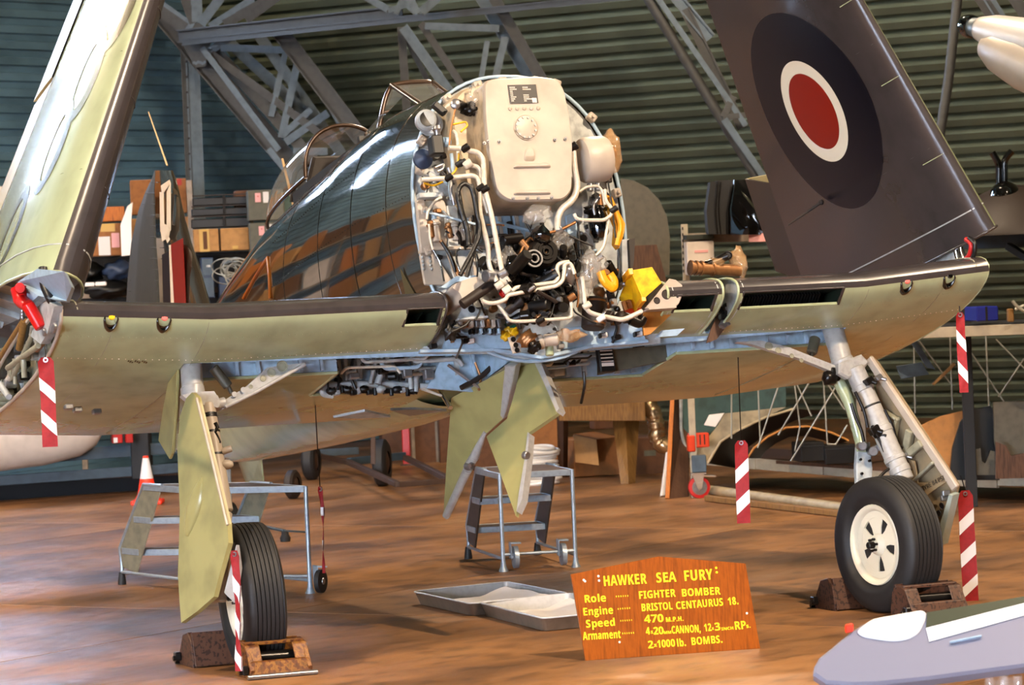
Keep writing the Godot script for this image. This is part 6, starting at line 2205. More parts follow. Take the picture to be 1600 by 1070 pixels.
func make_sign():
	var a := G(915, 1032)
	var b := G(1188, 1013)
	var u := (b - a).normalized()
	var back := Vector3(u.z, 0, -u.x).normalized()     # away from the camera
	if back.z > 0: back = -back
	var v := (Vector3.UP * cos(0.24) + back * sin(0.24)).normalized()
	var n := u.cross(v).normalized()
	var o := thing("information_board", "varnished plywood board with yellow lettering, leaning on the floor before the drip trays", "sign", at((a + b) * 0.5))
	var xf := o.transform.affine_inverse()
	var pt := func(x, y): return seen(x, y, a, n)
	var st := st0()
	plate(st, [a, pt.call(892, 897), pt.call(1029, 869), pt.call(1165, 880), b], -n * 0.019, 0.002)
	part("board", st, M.sign_wood, o, xf)
	st = st0()     # prop behind
	var top: Vector3 = pt.call(1035, 900)
	var foot := Vector3(top.x, 0, top.z) + back * 0.28
	bar(st, top - n * 0.03, foot + Vector3.UP * 0.012, 0.03, 0.02, u)
	part("prop", st, M.timber, o, xf)
	var words := [
		["HAWKER", 944, 915, 1011, 911, 15.5], ["SEA", 1026, 909.5, 1057, 908, 15], ["FURY", 1070, 907, 1114, 904.5, 16],
		["Role", 914, 940.5, 947, 938.5, 11.5], [". . . . . .", 963, 938, 982, 937, 11.5], ["FIGHTER", 999, 935, 1056, 931.5, 11.5], ["BOMBER", 1066, 931.5, 1126, 928, 11.5],
		["Engine", 912, 960.5, 958, 957.5, 11.5], [". . . . . .", 966, 957.5, 985, 956, 11.5], ["BRISTOL", 1003, 954.5, 1051, 951.5, 11.5], ["CENTAURUS", 1057, 951.5, 1130, 945.5, 11.5], ["18.", 1138, 945, 1154, 943.5, 11.5],
		["Speed", 916, 979.5, 961, 976.5, 11.5], [". . . . . .", 970, 976, 988, 974.8, 11.5], ["470", 1007, 972.5, 1037, 971, 12], ["M.P.H.", 1041, 971.5, 1068, 969.5, 7],
		["Armament", 911, 999.5, 970, 996, 12], [". . . . . .", 973, 996, 991, 995, 12], ["4", 1009.5, 991.5, 1016, 991, 11.5], ["x", 1017, 991.3, 1021, 991, 6], ["20", 1021.5, 991, 1037, 990, 11.5], ["MM", 1037.5, 990.3, 1049, 989.7, 4.5], ["CANNON,", 1050, 989.5, 1095, 987, 11.5], ["12", 1101, 986, 1112, 985, 11.5], ["x", 1112.5, 985.2, 1116, 984.8, 5], ["3", 1117.5, 985, 1126, 984, 12], ["INCH", 1127.5, 984.6, 1146, 983, 4.5], ["RP", 1149, 983.5, 1166, 982, 12.5], ["s.", 1166.5, 982, 1173, 981.5, 6],
		["2", 1013, 1012.5, 1021, 1012, 11.5], ["x", 1022, 1012, 1027, 1011.5, 6], ["1000", 1027.5, 1011.5, 1055, 1009.5, 11.5], ["lb.", 1058.5, 1009.3, 1072, 1008, 11.5], ["BOMBS.", 1081, 1007.3, 1129, 1003.5, 11.5],
	]
	for w in words:
		var p0: Vector3 = pt.call(w[1], w[2])
		var p1: Vector3 = pt.call(w[3], w[4])
		var p2: Vector3 = pt.call(w[1], w[2] - w[5])
		lettering("lettering", w[0], M.sign_paint, o, p0, p1, (p2 - p0).length(), n, 0.0006, xf)
	for q in [[912, 906], [914, 908], [935, 900], [936, 907], [1119, 887], [1120, 894], [968, 1003], [1167, 958]]:
		st = st0()
		var p: Vector3 = pt.call(q[0], q[1])
		lathe(st, p, n, [[0, 0.007], [0.0015, 0.006], [0.002, 0.0]], 8)
		part("screw", st, M.label_white if q[0] < 960 or q[1] > 950 else M.sign_paint, o, xf)

func tray(called_label: String, a: Vector3, b: Vector3, d: Vector3, sheet: String):
	var c := b + d - a
	var mid := (a + c) * 0.5
	var o := thing("drip_tray", called_label, "tray", at(Vector3(mid.x, 0, mid.z)), "drip trays under the engine bay")
	var xf := o.transform.affine_inverse()
	var h := a.y
	var rim := [a, b, c, d]
	var low := rim.map(func(p): return Vector3(lerpf(mid.x, p.x, 0.93), 0.004, lerpf(mid.z, p.z, 0.93)))
	var inn := rim.map(func(p): return Vector3(lerpf(mid.x, p.x, 0.985), h, lerpf(mid.z, p.z, 0.985)))
	var inl := rim.map(func(p): return Vector3(lerpf(mid.x, p.x, 0.92), 0.010, lerpf(mid.z, p.z, 0.92)))
	var R := 0.05
	var rings := [low, rim, inn, inl].map(func(l): return rounded(l, R, 4))
	var st := st0()
	for i in 3:
		if i == 2: 
			part("tray_wall", st, M.tray_rust, o, xf)
			st = st0()
		smooth(st)
		for k in rings[0].size():
			var l: int = (k + 1) % rings[0].size()
			quad(st, rings[i][k], rings[i][l], rings[i + 1][l], rings[i + 1][k])
	part("tray_lining", st, M.tray_metal, o, xf)
	st = st0()
	plate(st, rings[3], Vector3(0, -0.006, 0))
	part("tray_floor", st, M.tray_metal, o, xf)
	st = st0()
	var rr: Array = rings[1].duplicate()
	rr.append(rr[0])
	tube(st, rr, 0.006, 6, false)
	part("rolled_rim", st, M.tray_metal, o, xf)
	# absorbent sheet lying in it
	var s := thing("absorbent_sheet", sheet, "sheet", at(Vector3(mid.x, 0.012, mid.z)), "absorbent sheets in the drip trays")
	st = st0()
	smooth(st)
	var n := 16
	var g := []
	for i in n + 1:
		var row := []
		for k in n + 1:
			var u := lerpf(0.02, 0.98, i / float(n))
			var v := lerpf(0.02, 0.98, k / float(n))
			var p: Vector3 = (inl[0] as Vector3).lerp(inl[1], u).lerp((inl[3] as Vector3).lerp(inl[2], u), v)
			var e := 0.012 * absf(sin(u * 9.0 + v * 4.0)) * absf(cos(v * 7.0 - u * 3.0))
			if u > 0.7: e += (u - 0.7) * 0.16
			p.y = 0.014 + e
			row.append(p)
		g.append(row)
	for i in n:
		for k in n:
			quad(st, g[i][k], g[i + 1][k], g[i + 1][k + 1], g[i][k + 1])
	part("paper", st, M.paper, s, s.transform.affine_inverse())

func make_trays():
	tray("shallow metal drip tray on the floor, the left one, farther from the board", G(645, 924, 0.085), G(793, 909, 0.085), G(735, 943, 0.085), "white crumpled absorbent sheet lying in the left drip tray")
	tray("shallow metal drip tray half hidden behind the information board", G(748, 941, 0.085), G(893, 927, 0.085), G(848, 966, 0.085), "pale absorbent sheet lying in the tray beside the board")

# mobile steps seen from behind: posts at p0 (left) and p1 (right), stringer feet run back to q0
func mobile_steps(label: String, p0: Vector3, p1: Vector3, q0: Vector3, h: float, dark: bool, wheel_out: float):
	var o := thing("mobile_steps", label, "step ladder", at((p0 + p1 + q0 + q0 + p1 - p0) / 4.0), "galvanised mobile steps")
	var xf := o.transform.affine_inverse()
	var w := p1 - p0
	var r := q0 - p0
	var up := Vector3(0, h, 0)
	var side := w.normalized()
	var back := r.normalized()
	var sm: Material = M.stringer_dark if dark else M.stringer
	for p in [p0, p1]:
		var st := st0()
		tube(st, [p + Vector3(0, 0.06, 0), p + up], 0.016, 10)
		part("post", st, M.galvanised, o, xf)
		st = st0()
		tube(st, [p + Vector3(0, 0.09, 0), p + r + Vector3(0, 0.09, 0)], 0.012, 8)
		part("bottom_rail", st, M.galvanised, o, xf)
		# stringer plate with its tube edge
		st = st0()
		var t0 = p + r * 0.42 + up
		var t1 = p + r * 0.66 + up
		var b0 = p + r * 0.80 + Vector3(0, 0.10, 0)
		var b1 = p + r * 1.0 + Vector3(0, 0.13, 0)
		plate(st, [t0, t1, p + r * 1.02 + Vector3(0, 0.26, 0), b1, b0], side * 0.012)
		var s := part("stringer", st, sm, o, xf)
		st = st0()
		tube(st, [t0 + side * 0.006, t1 + side * 0.006, p + r * 1.02 + Vector3(0, 0.26, 0) + side * 0.006, b1 + side * 0.006, p + r + Vector3(0, 0.05, 0)], 0.014, 8)
		part("stringer_edge", st, M.galvanised, s)
		st = st0()
		lathe(st, p + r, Vector3.UP, [[0, 0.0], [0, 0.03], [0.02, 0.03], [0.09, 0.02], [0.09, 0]], 12)
		part("rubber_foot", st, M.rubber, o, xf)
		st = st0()
		lathe(st, p, Vector3.UP, [[0, 0.0], [0, 0.035], [0.012, 0.032], [0.04, 0.02], [0.07, 0.018], [0.07, 0]], 12)
		part("post_foot", st, M.galvanised, o, xf)
		# wheel in a fork beside the post
		var c: Vector3 = p + side * (wheel_out if p == p1 or dark else wheel_out) + Vector3(0, 0.085, 0) - back * 0.02
		if dark: c = p + side * (0.09 if p == p0 else -0.09) + Vector3(0, 0.10, 0)
		st = st0()
		lathe(st, c - side * 0.02, side, [[0, 0.02], [0, 0.055], [0.004, 0.08], [0.036, 0.08], [0.04, 0.055], [0.04, 0.02]], 22)
		var wh := part("castor_wheel", st, M.galvanised if dark else M.rubber, o, xf)
		st = st0()
		lathe(st, c - side * 0.026, side, [[0, 0], [0.0, 0.02], [0.006, 0.024], [0.046, 0.024], [0.052, 0.02], [0.052, 0]], 14)
		part("castor_hub", st, M.steel, wh)
		st = st0()
		slab_box(st, c + Vector3(0, 0.05, 0) - side * 0.035, side * 0.008, Vector3(0, 0.12, 0), back * 0.07, 0.003)
		slab_box(st, c + Vector3(0, 0.10, 0), side * 0.075, Vector3(0, 0.012, 0), back * 0.07, 0.003)
		part("castor_fork", st, M.galvanised, o, xf)
	var st := st0()
	tube(st, [p0 + Vector3(0, 0.12, 0), p1 + Vector3(0, 0.12, 0)], 0.012, 8)
	part("cross_rail", st, M.galvanised, o, xf)
	# platform and treads: pale metal rim round a dark tread
	var levels := [[h, 0.0, 0.66], [h * 0.68, 0.58, 0.80], [h * 0.36, 0.76, 0.98]]
	for i in levels.size():
		var e: Array = levels[i]
		var a = p0 + r * e[1] + Vector3(0, e[0], 0)
		var b = p0 + r * e[2] + Vector3(0, e[0], 0)
		st = st0()
		for k in [a, b]: slab_box(st, k + w * 0.5 + Vector3(0, -0.02, 0), w, Vector3(0, 0.045, 0), back * 0.012, 0.003)
		for k in [0.0, 1.0]: slab_box(st, (a + b) * 0.5 + w * k + Vector3(0, -0.02, 0), (b - a), Vector3(0, 0.045, 0), side * 0.012, 0.003)
		var rim := part("platform" if i == 0 else "tread", st, M.galvanised, o, xf)
		st = st0()
		slab_box(st, (a + b) * 0.5 + w * 0.5 + Vector3(0, -0.006, 0), w * 0.985, Vector3(0, 0.012, 0), (b - a) * 0.97)
		part("tread_board", st, M.tread, rim)

func make_steps():
	mobile_steps("galvanised mobile steps with pale side plates, left, behind the left landing gear door", G(311, 928), G(485, 927), G(191, 913), 0.735, false, 0.07)
	mobile_steps("smaller mobile steps with dark side plates, standing behind the drip trays", G(787, 893), G(900, 886), G(732, 873), 0.70, true, 0.09)
	# low bracket on the floor by the left steps
	var p := G(446, 846)
	var o := thing("floor_bracket", "small dark steering bracket with rubber foot on the floor by the left steps", "bracket", at(p))
	var xf := o.transform.affine_inverse()
	var st := st0()
	bar(st, P(380, 816, 28.3), P(444, 829, 27.9), 0.035, 0.02, Vector3.UP, 0.003)
	bar(st, P(444, 829, 27.9), P(478, 831, 28.0), 0.016, 0.016, Vector3.UP, 0.003)
	part("arm", st, M.trolley_blue, o, xf)
	st = st0()
	lathe(st, p, Vector3.UP, [[0, 0], [0, 0.04], [0.03, 0.045], [0.06, 0.03], [0.09, 0.03], [0.09, 0]], 12)
	part("rubber_foot", st, M.rubber, o, xf)

func chock(label: String, p: Vector3, front: float, m: Material, yaw: float, len: float, open: bool):
	var o := thing("wheel_chock", label, "wheel chock", at(p, yaw), "wheel chocks of the landing gear")
	# local: x along the axle, z towards the wheel
	var st := st0()
	var L := len * 0.5
	var prof := [[-0.13, 0.0], [-0.135, 0.05], [-0.05, 0.175], [0.045, 0.195], [0.105, 0.15], [0.13, 0.05], [0.13, 0.0]]
	for s in [-1.0, 1.0]:
		st = st0()
		plate(st, prof.map(func(q): return Vector3(s * L, q[1], q[0] * front)), Vector3(-s * 0.03, 0, 0), 0.004)
		part("cheek", st, m, o)
	st = st0()
	slab_box(st, Vector3(0, 0.10, 0.11 * front), Vector3(len - 0.02, 0, 0), Vector3(0, 0.19, -0.05 * front), Vector3(0, 0.006, 0.024), 0.003)
	part("wheel_face", st, m, o)
	st = st0()
	if open:
		slab_box(st, Vector3(0, 0.182, 0.005 * front), Vector3(len - 0.02, 0, 0), Vector3(0, 0.02, 0), Vector3(0, 0.0, 0.06), 0.004)
		for s in [-1.0, 1.0]: slab_box(st, Vector3(s * (L - 0.045), 0.11, -0.085 * front), Vector3(0.08, 0, 0), Vector3(0, 0.13, 0.075 * front), Vector3(0, 0.01, -0.015), 0.004)
		slab_box(st, Vector3(0, 0.052, -0.118 * front), Vector3(len - 0.02, 0, 0), Vector3(0, 0.085, 0.03 * front), Vector3(0, 0.006, -0.02), 0.004)
	else:
		slab_box(st, Vector3(0, 0.09, -0.075 * front), Vector3(len - 0.02, 0, 0), Vector3(0, 0.17, 0.1 * front), Vector3(0, 0.012, -0.02), 0.004)
	var fr := part("sloping_face", st, m, o)
	st = st0()
	tube(st, [Vector3(-L - 0.02, 0.015, -0.15 * front), Vector3(L + 0.02, 0.015, -0.15 * front)], 0.014, 8)
	part("base_rod", st, M.steel if open else M.oily, o)
	st = st0()
	box(st, Vector3(-L - 0.02, 0.05, -0.10 * front), Vector3(0.035, 0.05, 0.05), 0.006)
	cyl(st, Vector3(-L - 0.05, 0.04, -0.09 * front), Vector3(-L, 0.04, -0.09 * front), 0.016, 8, 0.003)
	part("shackle", st, M.oily, o)
	st = st0()
	cyl(st, Vector3(-L + 0.02, 0.10, 0.0), Vector3(L - 0.02, 0.10, 0.0), 0.035, 12, 0.004)
	part("roller", st, M.oily, o)

func make_chocks():
	var fwd := Vector3(sin(deg_to_rad(22.7)), 0, cos(deg_to_rad(22.7)))
	var l := G(390, 1045)
	var r := G(1392, 955)
	var yaw := deg_to_rad(22.7)
	chock("yellow and rust steel chock in front of the left tyre", l + fwd * 0.36 + Vector3(0.02, 0, 0), -1.0, M.chock_yellow, yaw, 0.36, true)
	chock("worn brown chock behind the left tyre", l - fwd * 0.37 - Vector3(0.07, 0, 0), 1.0, M.chock_brown, yaw, 0.36, false)
	chock("brown wooden-looking chock in front of the right tyre, with an open slot", r + fwd * 0.37 + Vector3(0.05, 0, 0), -1.0, M.chock_brown, yaw, 0.38, true)
	chock("dark brown chock behind the right tyre", r - fwd * 0.36 - Vector3(0.06, 0, 0), 1.0, M.chock_brown, yaw, 0.38, false)

# a hanging warning streamer between two pixel ends at a depth, with slanting white bands
func streamer(label: String, a: Vector2, b: Vector2, depth: float, width: float, bands: Array, slant: float, hang: Array, twist := 0.0):
	var top := P(a.x, a.y, depth)
	var bot := P(b.x, b.y, depth)
	var o := thing("warning_streamer", label, "warning streamer", at(Vector3(bot.x, bot.y, bot.z)), "red and white warning streamers")
	var xf := o.transform.affine_inverse()
	var wv := width * depth / FPX
	var d := bot - top
	var rt := Vector3(cos(twist), 0, sin(twist))
	var ease := func(u: float, t: float, off: float) -> Vector3:     # u across -1..1, t down 0..1
		var nrm := rt.cross(d.normalized()).normalized()
		return top + d * t + rt * (u * wv * 0.5) + nrm * (off + 0.015 * sin(t * 5.0 + u * 0.8) + 0.004 * sin(t * 21.0 + u * 2.0))
	var st := st0()
	var N := 20
	for f in [0.0015, -0.0015]:
		smooth(st)
		for i in N:
			for k in 4:
				var q := []
				for c in [[k, i], [k + 1, i], [k + 1, i + 1], [k, i + 1]]: 
					var t: float = float(c[1]) / N
					var u: float = -1.0 + 0.5 * c[0]
					if t < 0.001: u *= 0.55
					q.append(ease.call(u, t, f))
				if f > 0: quad(st, q[0], q[1], q[2], q[3])
				else: quad(st, q[1], q[0], q[3], q[2])
	part("red_ribbon", st, M.streamer, o, xf)
	for bd in bands:
		st = st0()
		for f in [0.006, -0.006]:
			smooth(st)
			for k in 6:
				var u0 := -1.0 + k / 3.0
				var u1 := -1.0 + (k + 1) / 3.0
				var q := [ease.call(u0, bd[0] + slant * (u0 + 1) * 0.5, f), ease.call(u1, bd[0] + slant * (u1 + 1) * 0.5, f), ease.call(u1, bd[1] + slant * (u1 + 1) * 0.5, f), ease.call(u0, bd[1] + slant * (u0 + 1) * 0.5, f)]
				if f > 0: quad(st, q[0], q[1], q[2], q[3])
				else: quad(st, q[1], q[0], q[3], q[2])
		part("white_band", st, M.streamer_white, o, xf)
	if hang.size():
		st = st0()
		var line := hang.map(func(q): return P(q[0], q[1], q[2]))
		line.append(top - d * 0.0)
		tube(st, line, 0.0035, 5)
		part("cord", st, M.oily, o, xf)
		st = st0()
		lathe(st, top + d * 0.03, rt.cross(d.normalized()), [[-0.004, 0.008], [-0.004, 0.014], [0.004, 0.014], [0.004, 0.008]], 10)
		part("eyelet", st, M.steel, o, xf)

func make_streamers():
	streamer("wide streamer hanging from the left wing fold", Vector2(71, 558), Vector2(79, 698), 18.95, 24, [[0.22, 0.36], [0.58, 0.72]], 0.16, [[70, 540, 18.98]])
	streamer("narrow streamer hanging in front of the left tyre down to its chock", Vector2(366, 860), Vector2(375, 1048), 18.75, 12, [[0.20, 0.34], [0.50, 0.64], [0.78, 0.90]], 0.10, [[366, 848, 18.8]], 0.5)
	streamer("streamer hanging under the right wing tip", Vector2(1500, 488), Vector2(1506, 613), 21.0, 14, [[0.21, 0.36], [0.60, 0.75]], 0.14, [[1499, 478, 21.0]])
	streamer("streamer beside the right landing gear door, nearly touching the floor", Vector2(1508, 766), Vector2(1517, 941), 21.2, 24, [[0.28, 0.40], [0.57, 0.69], [0.86, 0.96]], -0.12, [[1501, 742, 21.2]])
	streamer("streamer on a cord in front of the right-hand racks, near the castor", Vector2(1158, 688), Vector2(1162, 817), 21.5, 21, [[0.36, 0.52], [0.74, 0.90]], -0.15, [[1153, 552, 21.4], [1156, 640, 21.45]])
	streamer("thin pennant on a long cord beside the left steps", Vector2(500, 760), Vector2(508, 895), 21.2, 5, [[0.24, 0.34], [0.62, 0.74]], 0.0, [[489, 560, 21.0], [495, 680, 21.1]], 0.6)

func make_near_wing():
	var n := Vector3(-0.1, 0.62, 0.78).normalized()
	var c := P(1450, 1000, 14.5)
	var pt := func(x, y): return seen(x, y, c, n)
	var foot := P(1568, 1060, 14.6)
	var o := thing("silver_wing", "tip of a silver aircraft wing with white and green bands at the lower right corner", "wing", at(Vector3(foot.x, 0, foot.z)))
	var xf := o.transform.affine_inverse()
	var st := st0()
	var outline := [[1272, 1040], [1270, 1052], [1290, 1066], [1330, 1069], [1370, 1068], [1450, 1060], [1600, 1040], [1760, 1016], [1760, 910], [1600, 935], [1445, 956], [1360, 967], [1330, 985], [1300, 1010], [1280, 1026]]
	plate(st, outline.map(func(q): return pt.call(q[0], q[1])), -n * 0.07, 0.012)
	part("wing_panel", st, M.silver_wing, o, xf)
	st = st0()
	var tip: Array = rounded([[1337, 988], [1362, 968], [1440, 954], [1447, 958], [1446, 968], [1436, 990], [1418, 1000], [1395, 1003], [1350, 996]].map(func(q): return pt.call(q[0], q[1])), 0.03, 3)
	plate(st, tip.map(func(p): return p - n * 0.01), n * 0.022, 0.008)
	part("tip_fairing", st, M.white_wing, o, xf, "white moulded tip fairing")
	st = st0()
	plate(st, [[1448, 958], [1600, 933], [1760, 905], [1760, 914], [1600, 943], [1447, 981]].map(func(q): return pt.call(q[0], q[1]) + n * 0.001), n * 0.006, 0.002)
	part("green_band", st, M.green_wing, o, xf)
	st = st0()
	plate(st, [[1447, 982], [1600, 943], [1760, 914], [1760, 930], [1600, 962], [1452, 1003]].map(func(q): return pt.call(q[0], q[1]) + n * 0.001), n * 0.005, 0.002)
	part("white_band", st, M.white_wing, o, xf)
	st = st0()
	slab_box(st, pt.call(1509, 1000) + n * 0.008, pt.call(1534, 995) - pt.call(1484, 1005), n * 0.012, n.cross(Vector3.RIGHT).normalized() * 0.010, 0.003)
	part("vent_slot", st, M.primer_blue, o, xf)
	st = st0()
	slab_box(st, pt.call(1327, 983) + n * 0.01, Vector3(0.035, 0.006, 0), Vector3(0, 0.035, 0), Vector3(0, 0, 0.03), 0.005)
	part("tip_lamp", st, M.cone_orange, o, xf)
	st = st0()
	for x in [1545, 1568, 1590]: tube(st, [pt.call(x, 1040) - n * 0.08, Vector3(pt.call(x, 1040).x, 0.0, pt.call(x, 1040).z - 0.05)], 0.02, 8)
	part("stand_leg", st, M.plastic, o, xf)
	st = st0()
	lathe(st, Vector3(foot.x, 0, foot.z), Vector3.UP, [[0, 0.13], [foot.y - 0.06, 0.06], [foot.y + 0.0, 0.058]], 20)
	part("stand_wrap", st, M.plastic, o, xf)
	st = st0()
	tube(st, [pt.call(1425, 1058) - n * 0.09, P(1450, 1090, 14.9), Vector3(P(1490, 1130, 15.2).x, 0, -15.2)], 0.02, 8)
	tube(st, [pt.call(1440, 1056) - n * 0.09, P(1465, 1085, 14.9), Vector3(P(1505, 1130, 15.2).x, 0, -15.2)], 0.02, 8)
	part("trestle_leg", st, M.stringer, o, xf)

func make_cone():
	var p := G(231, 787)
	var o := thing("traffic_cone", "orange and white traffic cone standing on the floor left of the steps", "traffic cone", at(p))
	var st := st0()
	box(st, Vector3(0, 0.02, 0), Vector3(0.30, 0.04, 0.30), 0.008)
	part("base", st, M.cone_orange, o)
	st = st0()
	lathe(st, Vector3(0, 0.035, 0), Vector3.UP, [[0, 0.125], [0.03, 0.115], [0.06, 0.095], [0.21, 0.065]], 24)
	part("cone_body", st, M.cone_orange, o)
	st = st0()
	lathe(st, Vector3(0, 0.245, 0), Vector3.UP, [[0, 0.0655], [0.2, 0.030]], 24)
	part("white_sleeve", st, M.cone_white, o)
	st = st0()
	lathe(st, Vector3(0, 0.445, 0), Vector3.UP, [[0, 0.030], [0.02, 0.026], [0.022, 0.0]], 16)
	part("cone_tip", st, M.cone_orange, o)

func make_pipe_on_wing():
	var f := func(x, y, z): return craft * Z(x, y, z)
	var base: Vector3 = f.call(1120, 428, 0.1)
	var o := thing("exhaust_pipe", "bronze branched pipe lying on top of the right inner wing", "pipe", at(base))
	var xf := o.transform.affine_inverse()
	var st := st0()
	tube(st, bent([f.call(1078, 418, 0.12), f.call(1100, 420, 0.12), f.call(1125, 421, 0.12), f.call(1156, 423, 0.12)], 0.05), 0.036, 12)
	part("main_pipe", st, M.pipe_brass, o, xf)
	for x in [1078, 1086, 1094, 1112]:
		st = st0()
		tube(st, [f.call(x, 418 + (x - 1078) * 0.06, 0.12), f.call(x + 3, 418.3 + (x - 1078) * 0.06, 0.12)], 0.046, 12)
		part("pipe_collar", st, M.pipe_brass, o, xf)
	st = st0()
	tube(st, bent([f.call(1104, 414, 0.12), f.call(1120, 408, 0.12), f.call(1137, 399, 0.16)], 0.05), 0.026, 12)
	part("branch_pipe", st, M.oily, o, xf)
	st = st0()
	var q: Vector3 = f.call(1137, 399, 0.162)
	lathe(st, q, (f.call(1139, 398, 0.2) - q), [[0, 0.022], [0.004, 0.028], [0.008, 0.022], [0.002, 0.018], [0.002, 0]], 14)
	part("pipe_mouth", st, M.black, o, xf)
	var w := thing("plastic_bag", "crumpled clear plastic bag tied over the bronze pipe on the right wing", "plastic bag", at(f.call(1155, 425, 0.1)))
	st = st0()
	ellipsoid(st, f.call(1154, 410, 0.12), Vector3(0.05, 0.085, 0.05), 18, Basis(Vector3.BACK, 0.3), 0.3)
	part("bag_body", st, M.plastic_amber, w, w.transform.affine_inverse())
	st = st0()
	ellipsoid(st, f.call(1118, 410, 0.12), Vector3(0.055, 0.03, 0.04), 16, Basis(Vector3.BACK, 0.3), 0.3)
	part("bag_flap", st, M.plastic_amber, w, w.transform.affine_inverse())

# ================================================================== stores and structure behind
func crate(called: String, label: String, category: String, x0: float, y0: float, x1: float, y1: float, depth: float, m: Material, group := "", deep := 0.4, yaw := 0.25, extra := []):
	# a box whose front fills the given pixels at the given depth
	var a := P(x0, y1, depth)
	var b := P(x1, y0, depth)
	var w := absf(b.x - a.x)
	var h := absf(b.y - a.y)
	var o := thing(called, label, category, at(Vector3((a.x + b.x) * 0.5, a.y, -depth), yaw), group)
	var st := st0()
	box(st, Vector3(0, h * 0.5, -deep * 0.5), Vector3(w / cos(yaw), h, deep), 0.008)
	part("box_body", st, m, o)
	for e in extra:     # [name, u0, v0, u1, v1, material] on the front face, 0..1
		st = st0()
		box(st, Vector3(lerpf(-w, w, (e[1] + e[3]) * 0.5) * 0.5 / cos(yaw), h * (1.0 - (e[2] + e[4]) * 0.5), 0.003), Vector3(w / cos(yaw) * absf(e[3] - e[1]), h * absf(e[4] - e[2]), 0.006), 0.0015)
		part(e[0], st, M[e[5]], o)
	return o

func slat(called: String, label: String, category: String, pts: Array, depth: float, thick: float, m: Material, group := "", bevel := 0.003, n := Vector3(0, 0, 1)) -> Node3D:
	# a sheet cut to an outline, standing at a depth
	var c := P(pts[0][0], pts[0][1], depth)
	n = n.normalized()
	var world := pts.map(func(q): return seen(q[0], q[1], c, n))
	var low: Vector3 = world[0]
	for p in world: if p.y < low.y: low = p
	var o := thing(called, label, category, at(low), group)
	var st := st0()
	plate(st, world, -n * thick, bevel)
	part("sheet", st, m, o, o.transform.affine_inverse())
	return o

func make_background():
	make_trusses()
	make_left_stores()
	make_side_stores()
	make_centre_stores()
	make_right_stores()
	make_white_pod()

func girder(o: Node, called: String, a: Array, b: Array, w: float, m: Material, xf: Transform3D, kind := 0):
	var st := st0()
	var p := P(a[0], a[1], a[2])
	var q := P(b[0], b[1], b[2])
	var d := (q - p).normalized()
	var face := (EYE - p).normalized()
	var s := d.cross(face).normalized()
	face = s.cross(d).normalized()
	if kind == 0:        # angle iron
		slab_box(st, (p + q) * 0.5, q - p, s * w, face * 0.015)
		slab_box(st, (p + q) * 0.5 + s * (w * 0.5) - face * (w * 0.5), q - p, s * 0.015, face * w)
	elif kind == 1:      # channel: web and two flanges
		slab_box(st, (p + q) * 0.5 - face * w * 0.35, q - p, s * w, face * 0.015)
		for e in [-0.5, 0.5]: slab_box(st, (p + q) * 0.5 + s * (w * e) - face * (w * 0.15), q - p, s * 0.018, face * w * 0.5)
	else:                # round
		tube(st, [p, q], w * 0.5, 12)
	return part(called, st, m, o, xf)

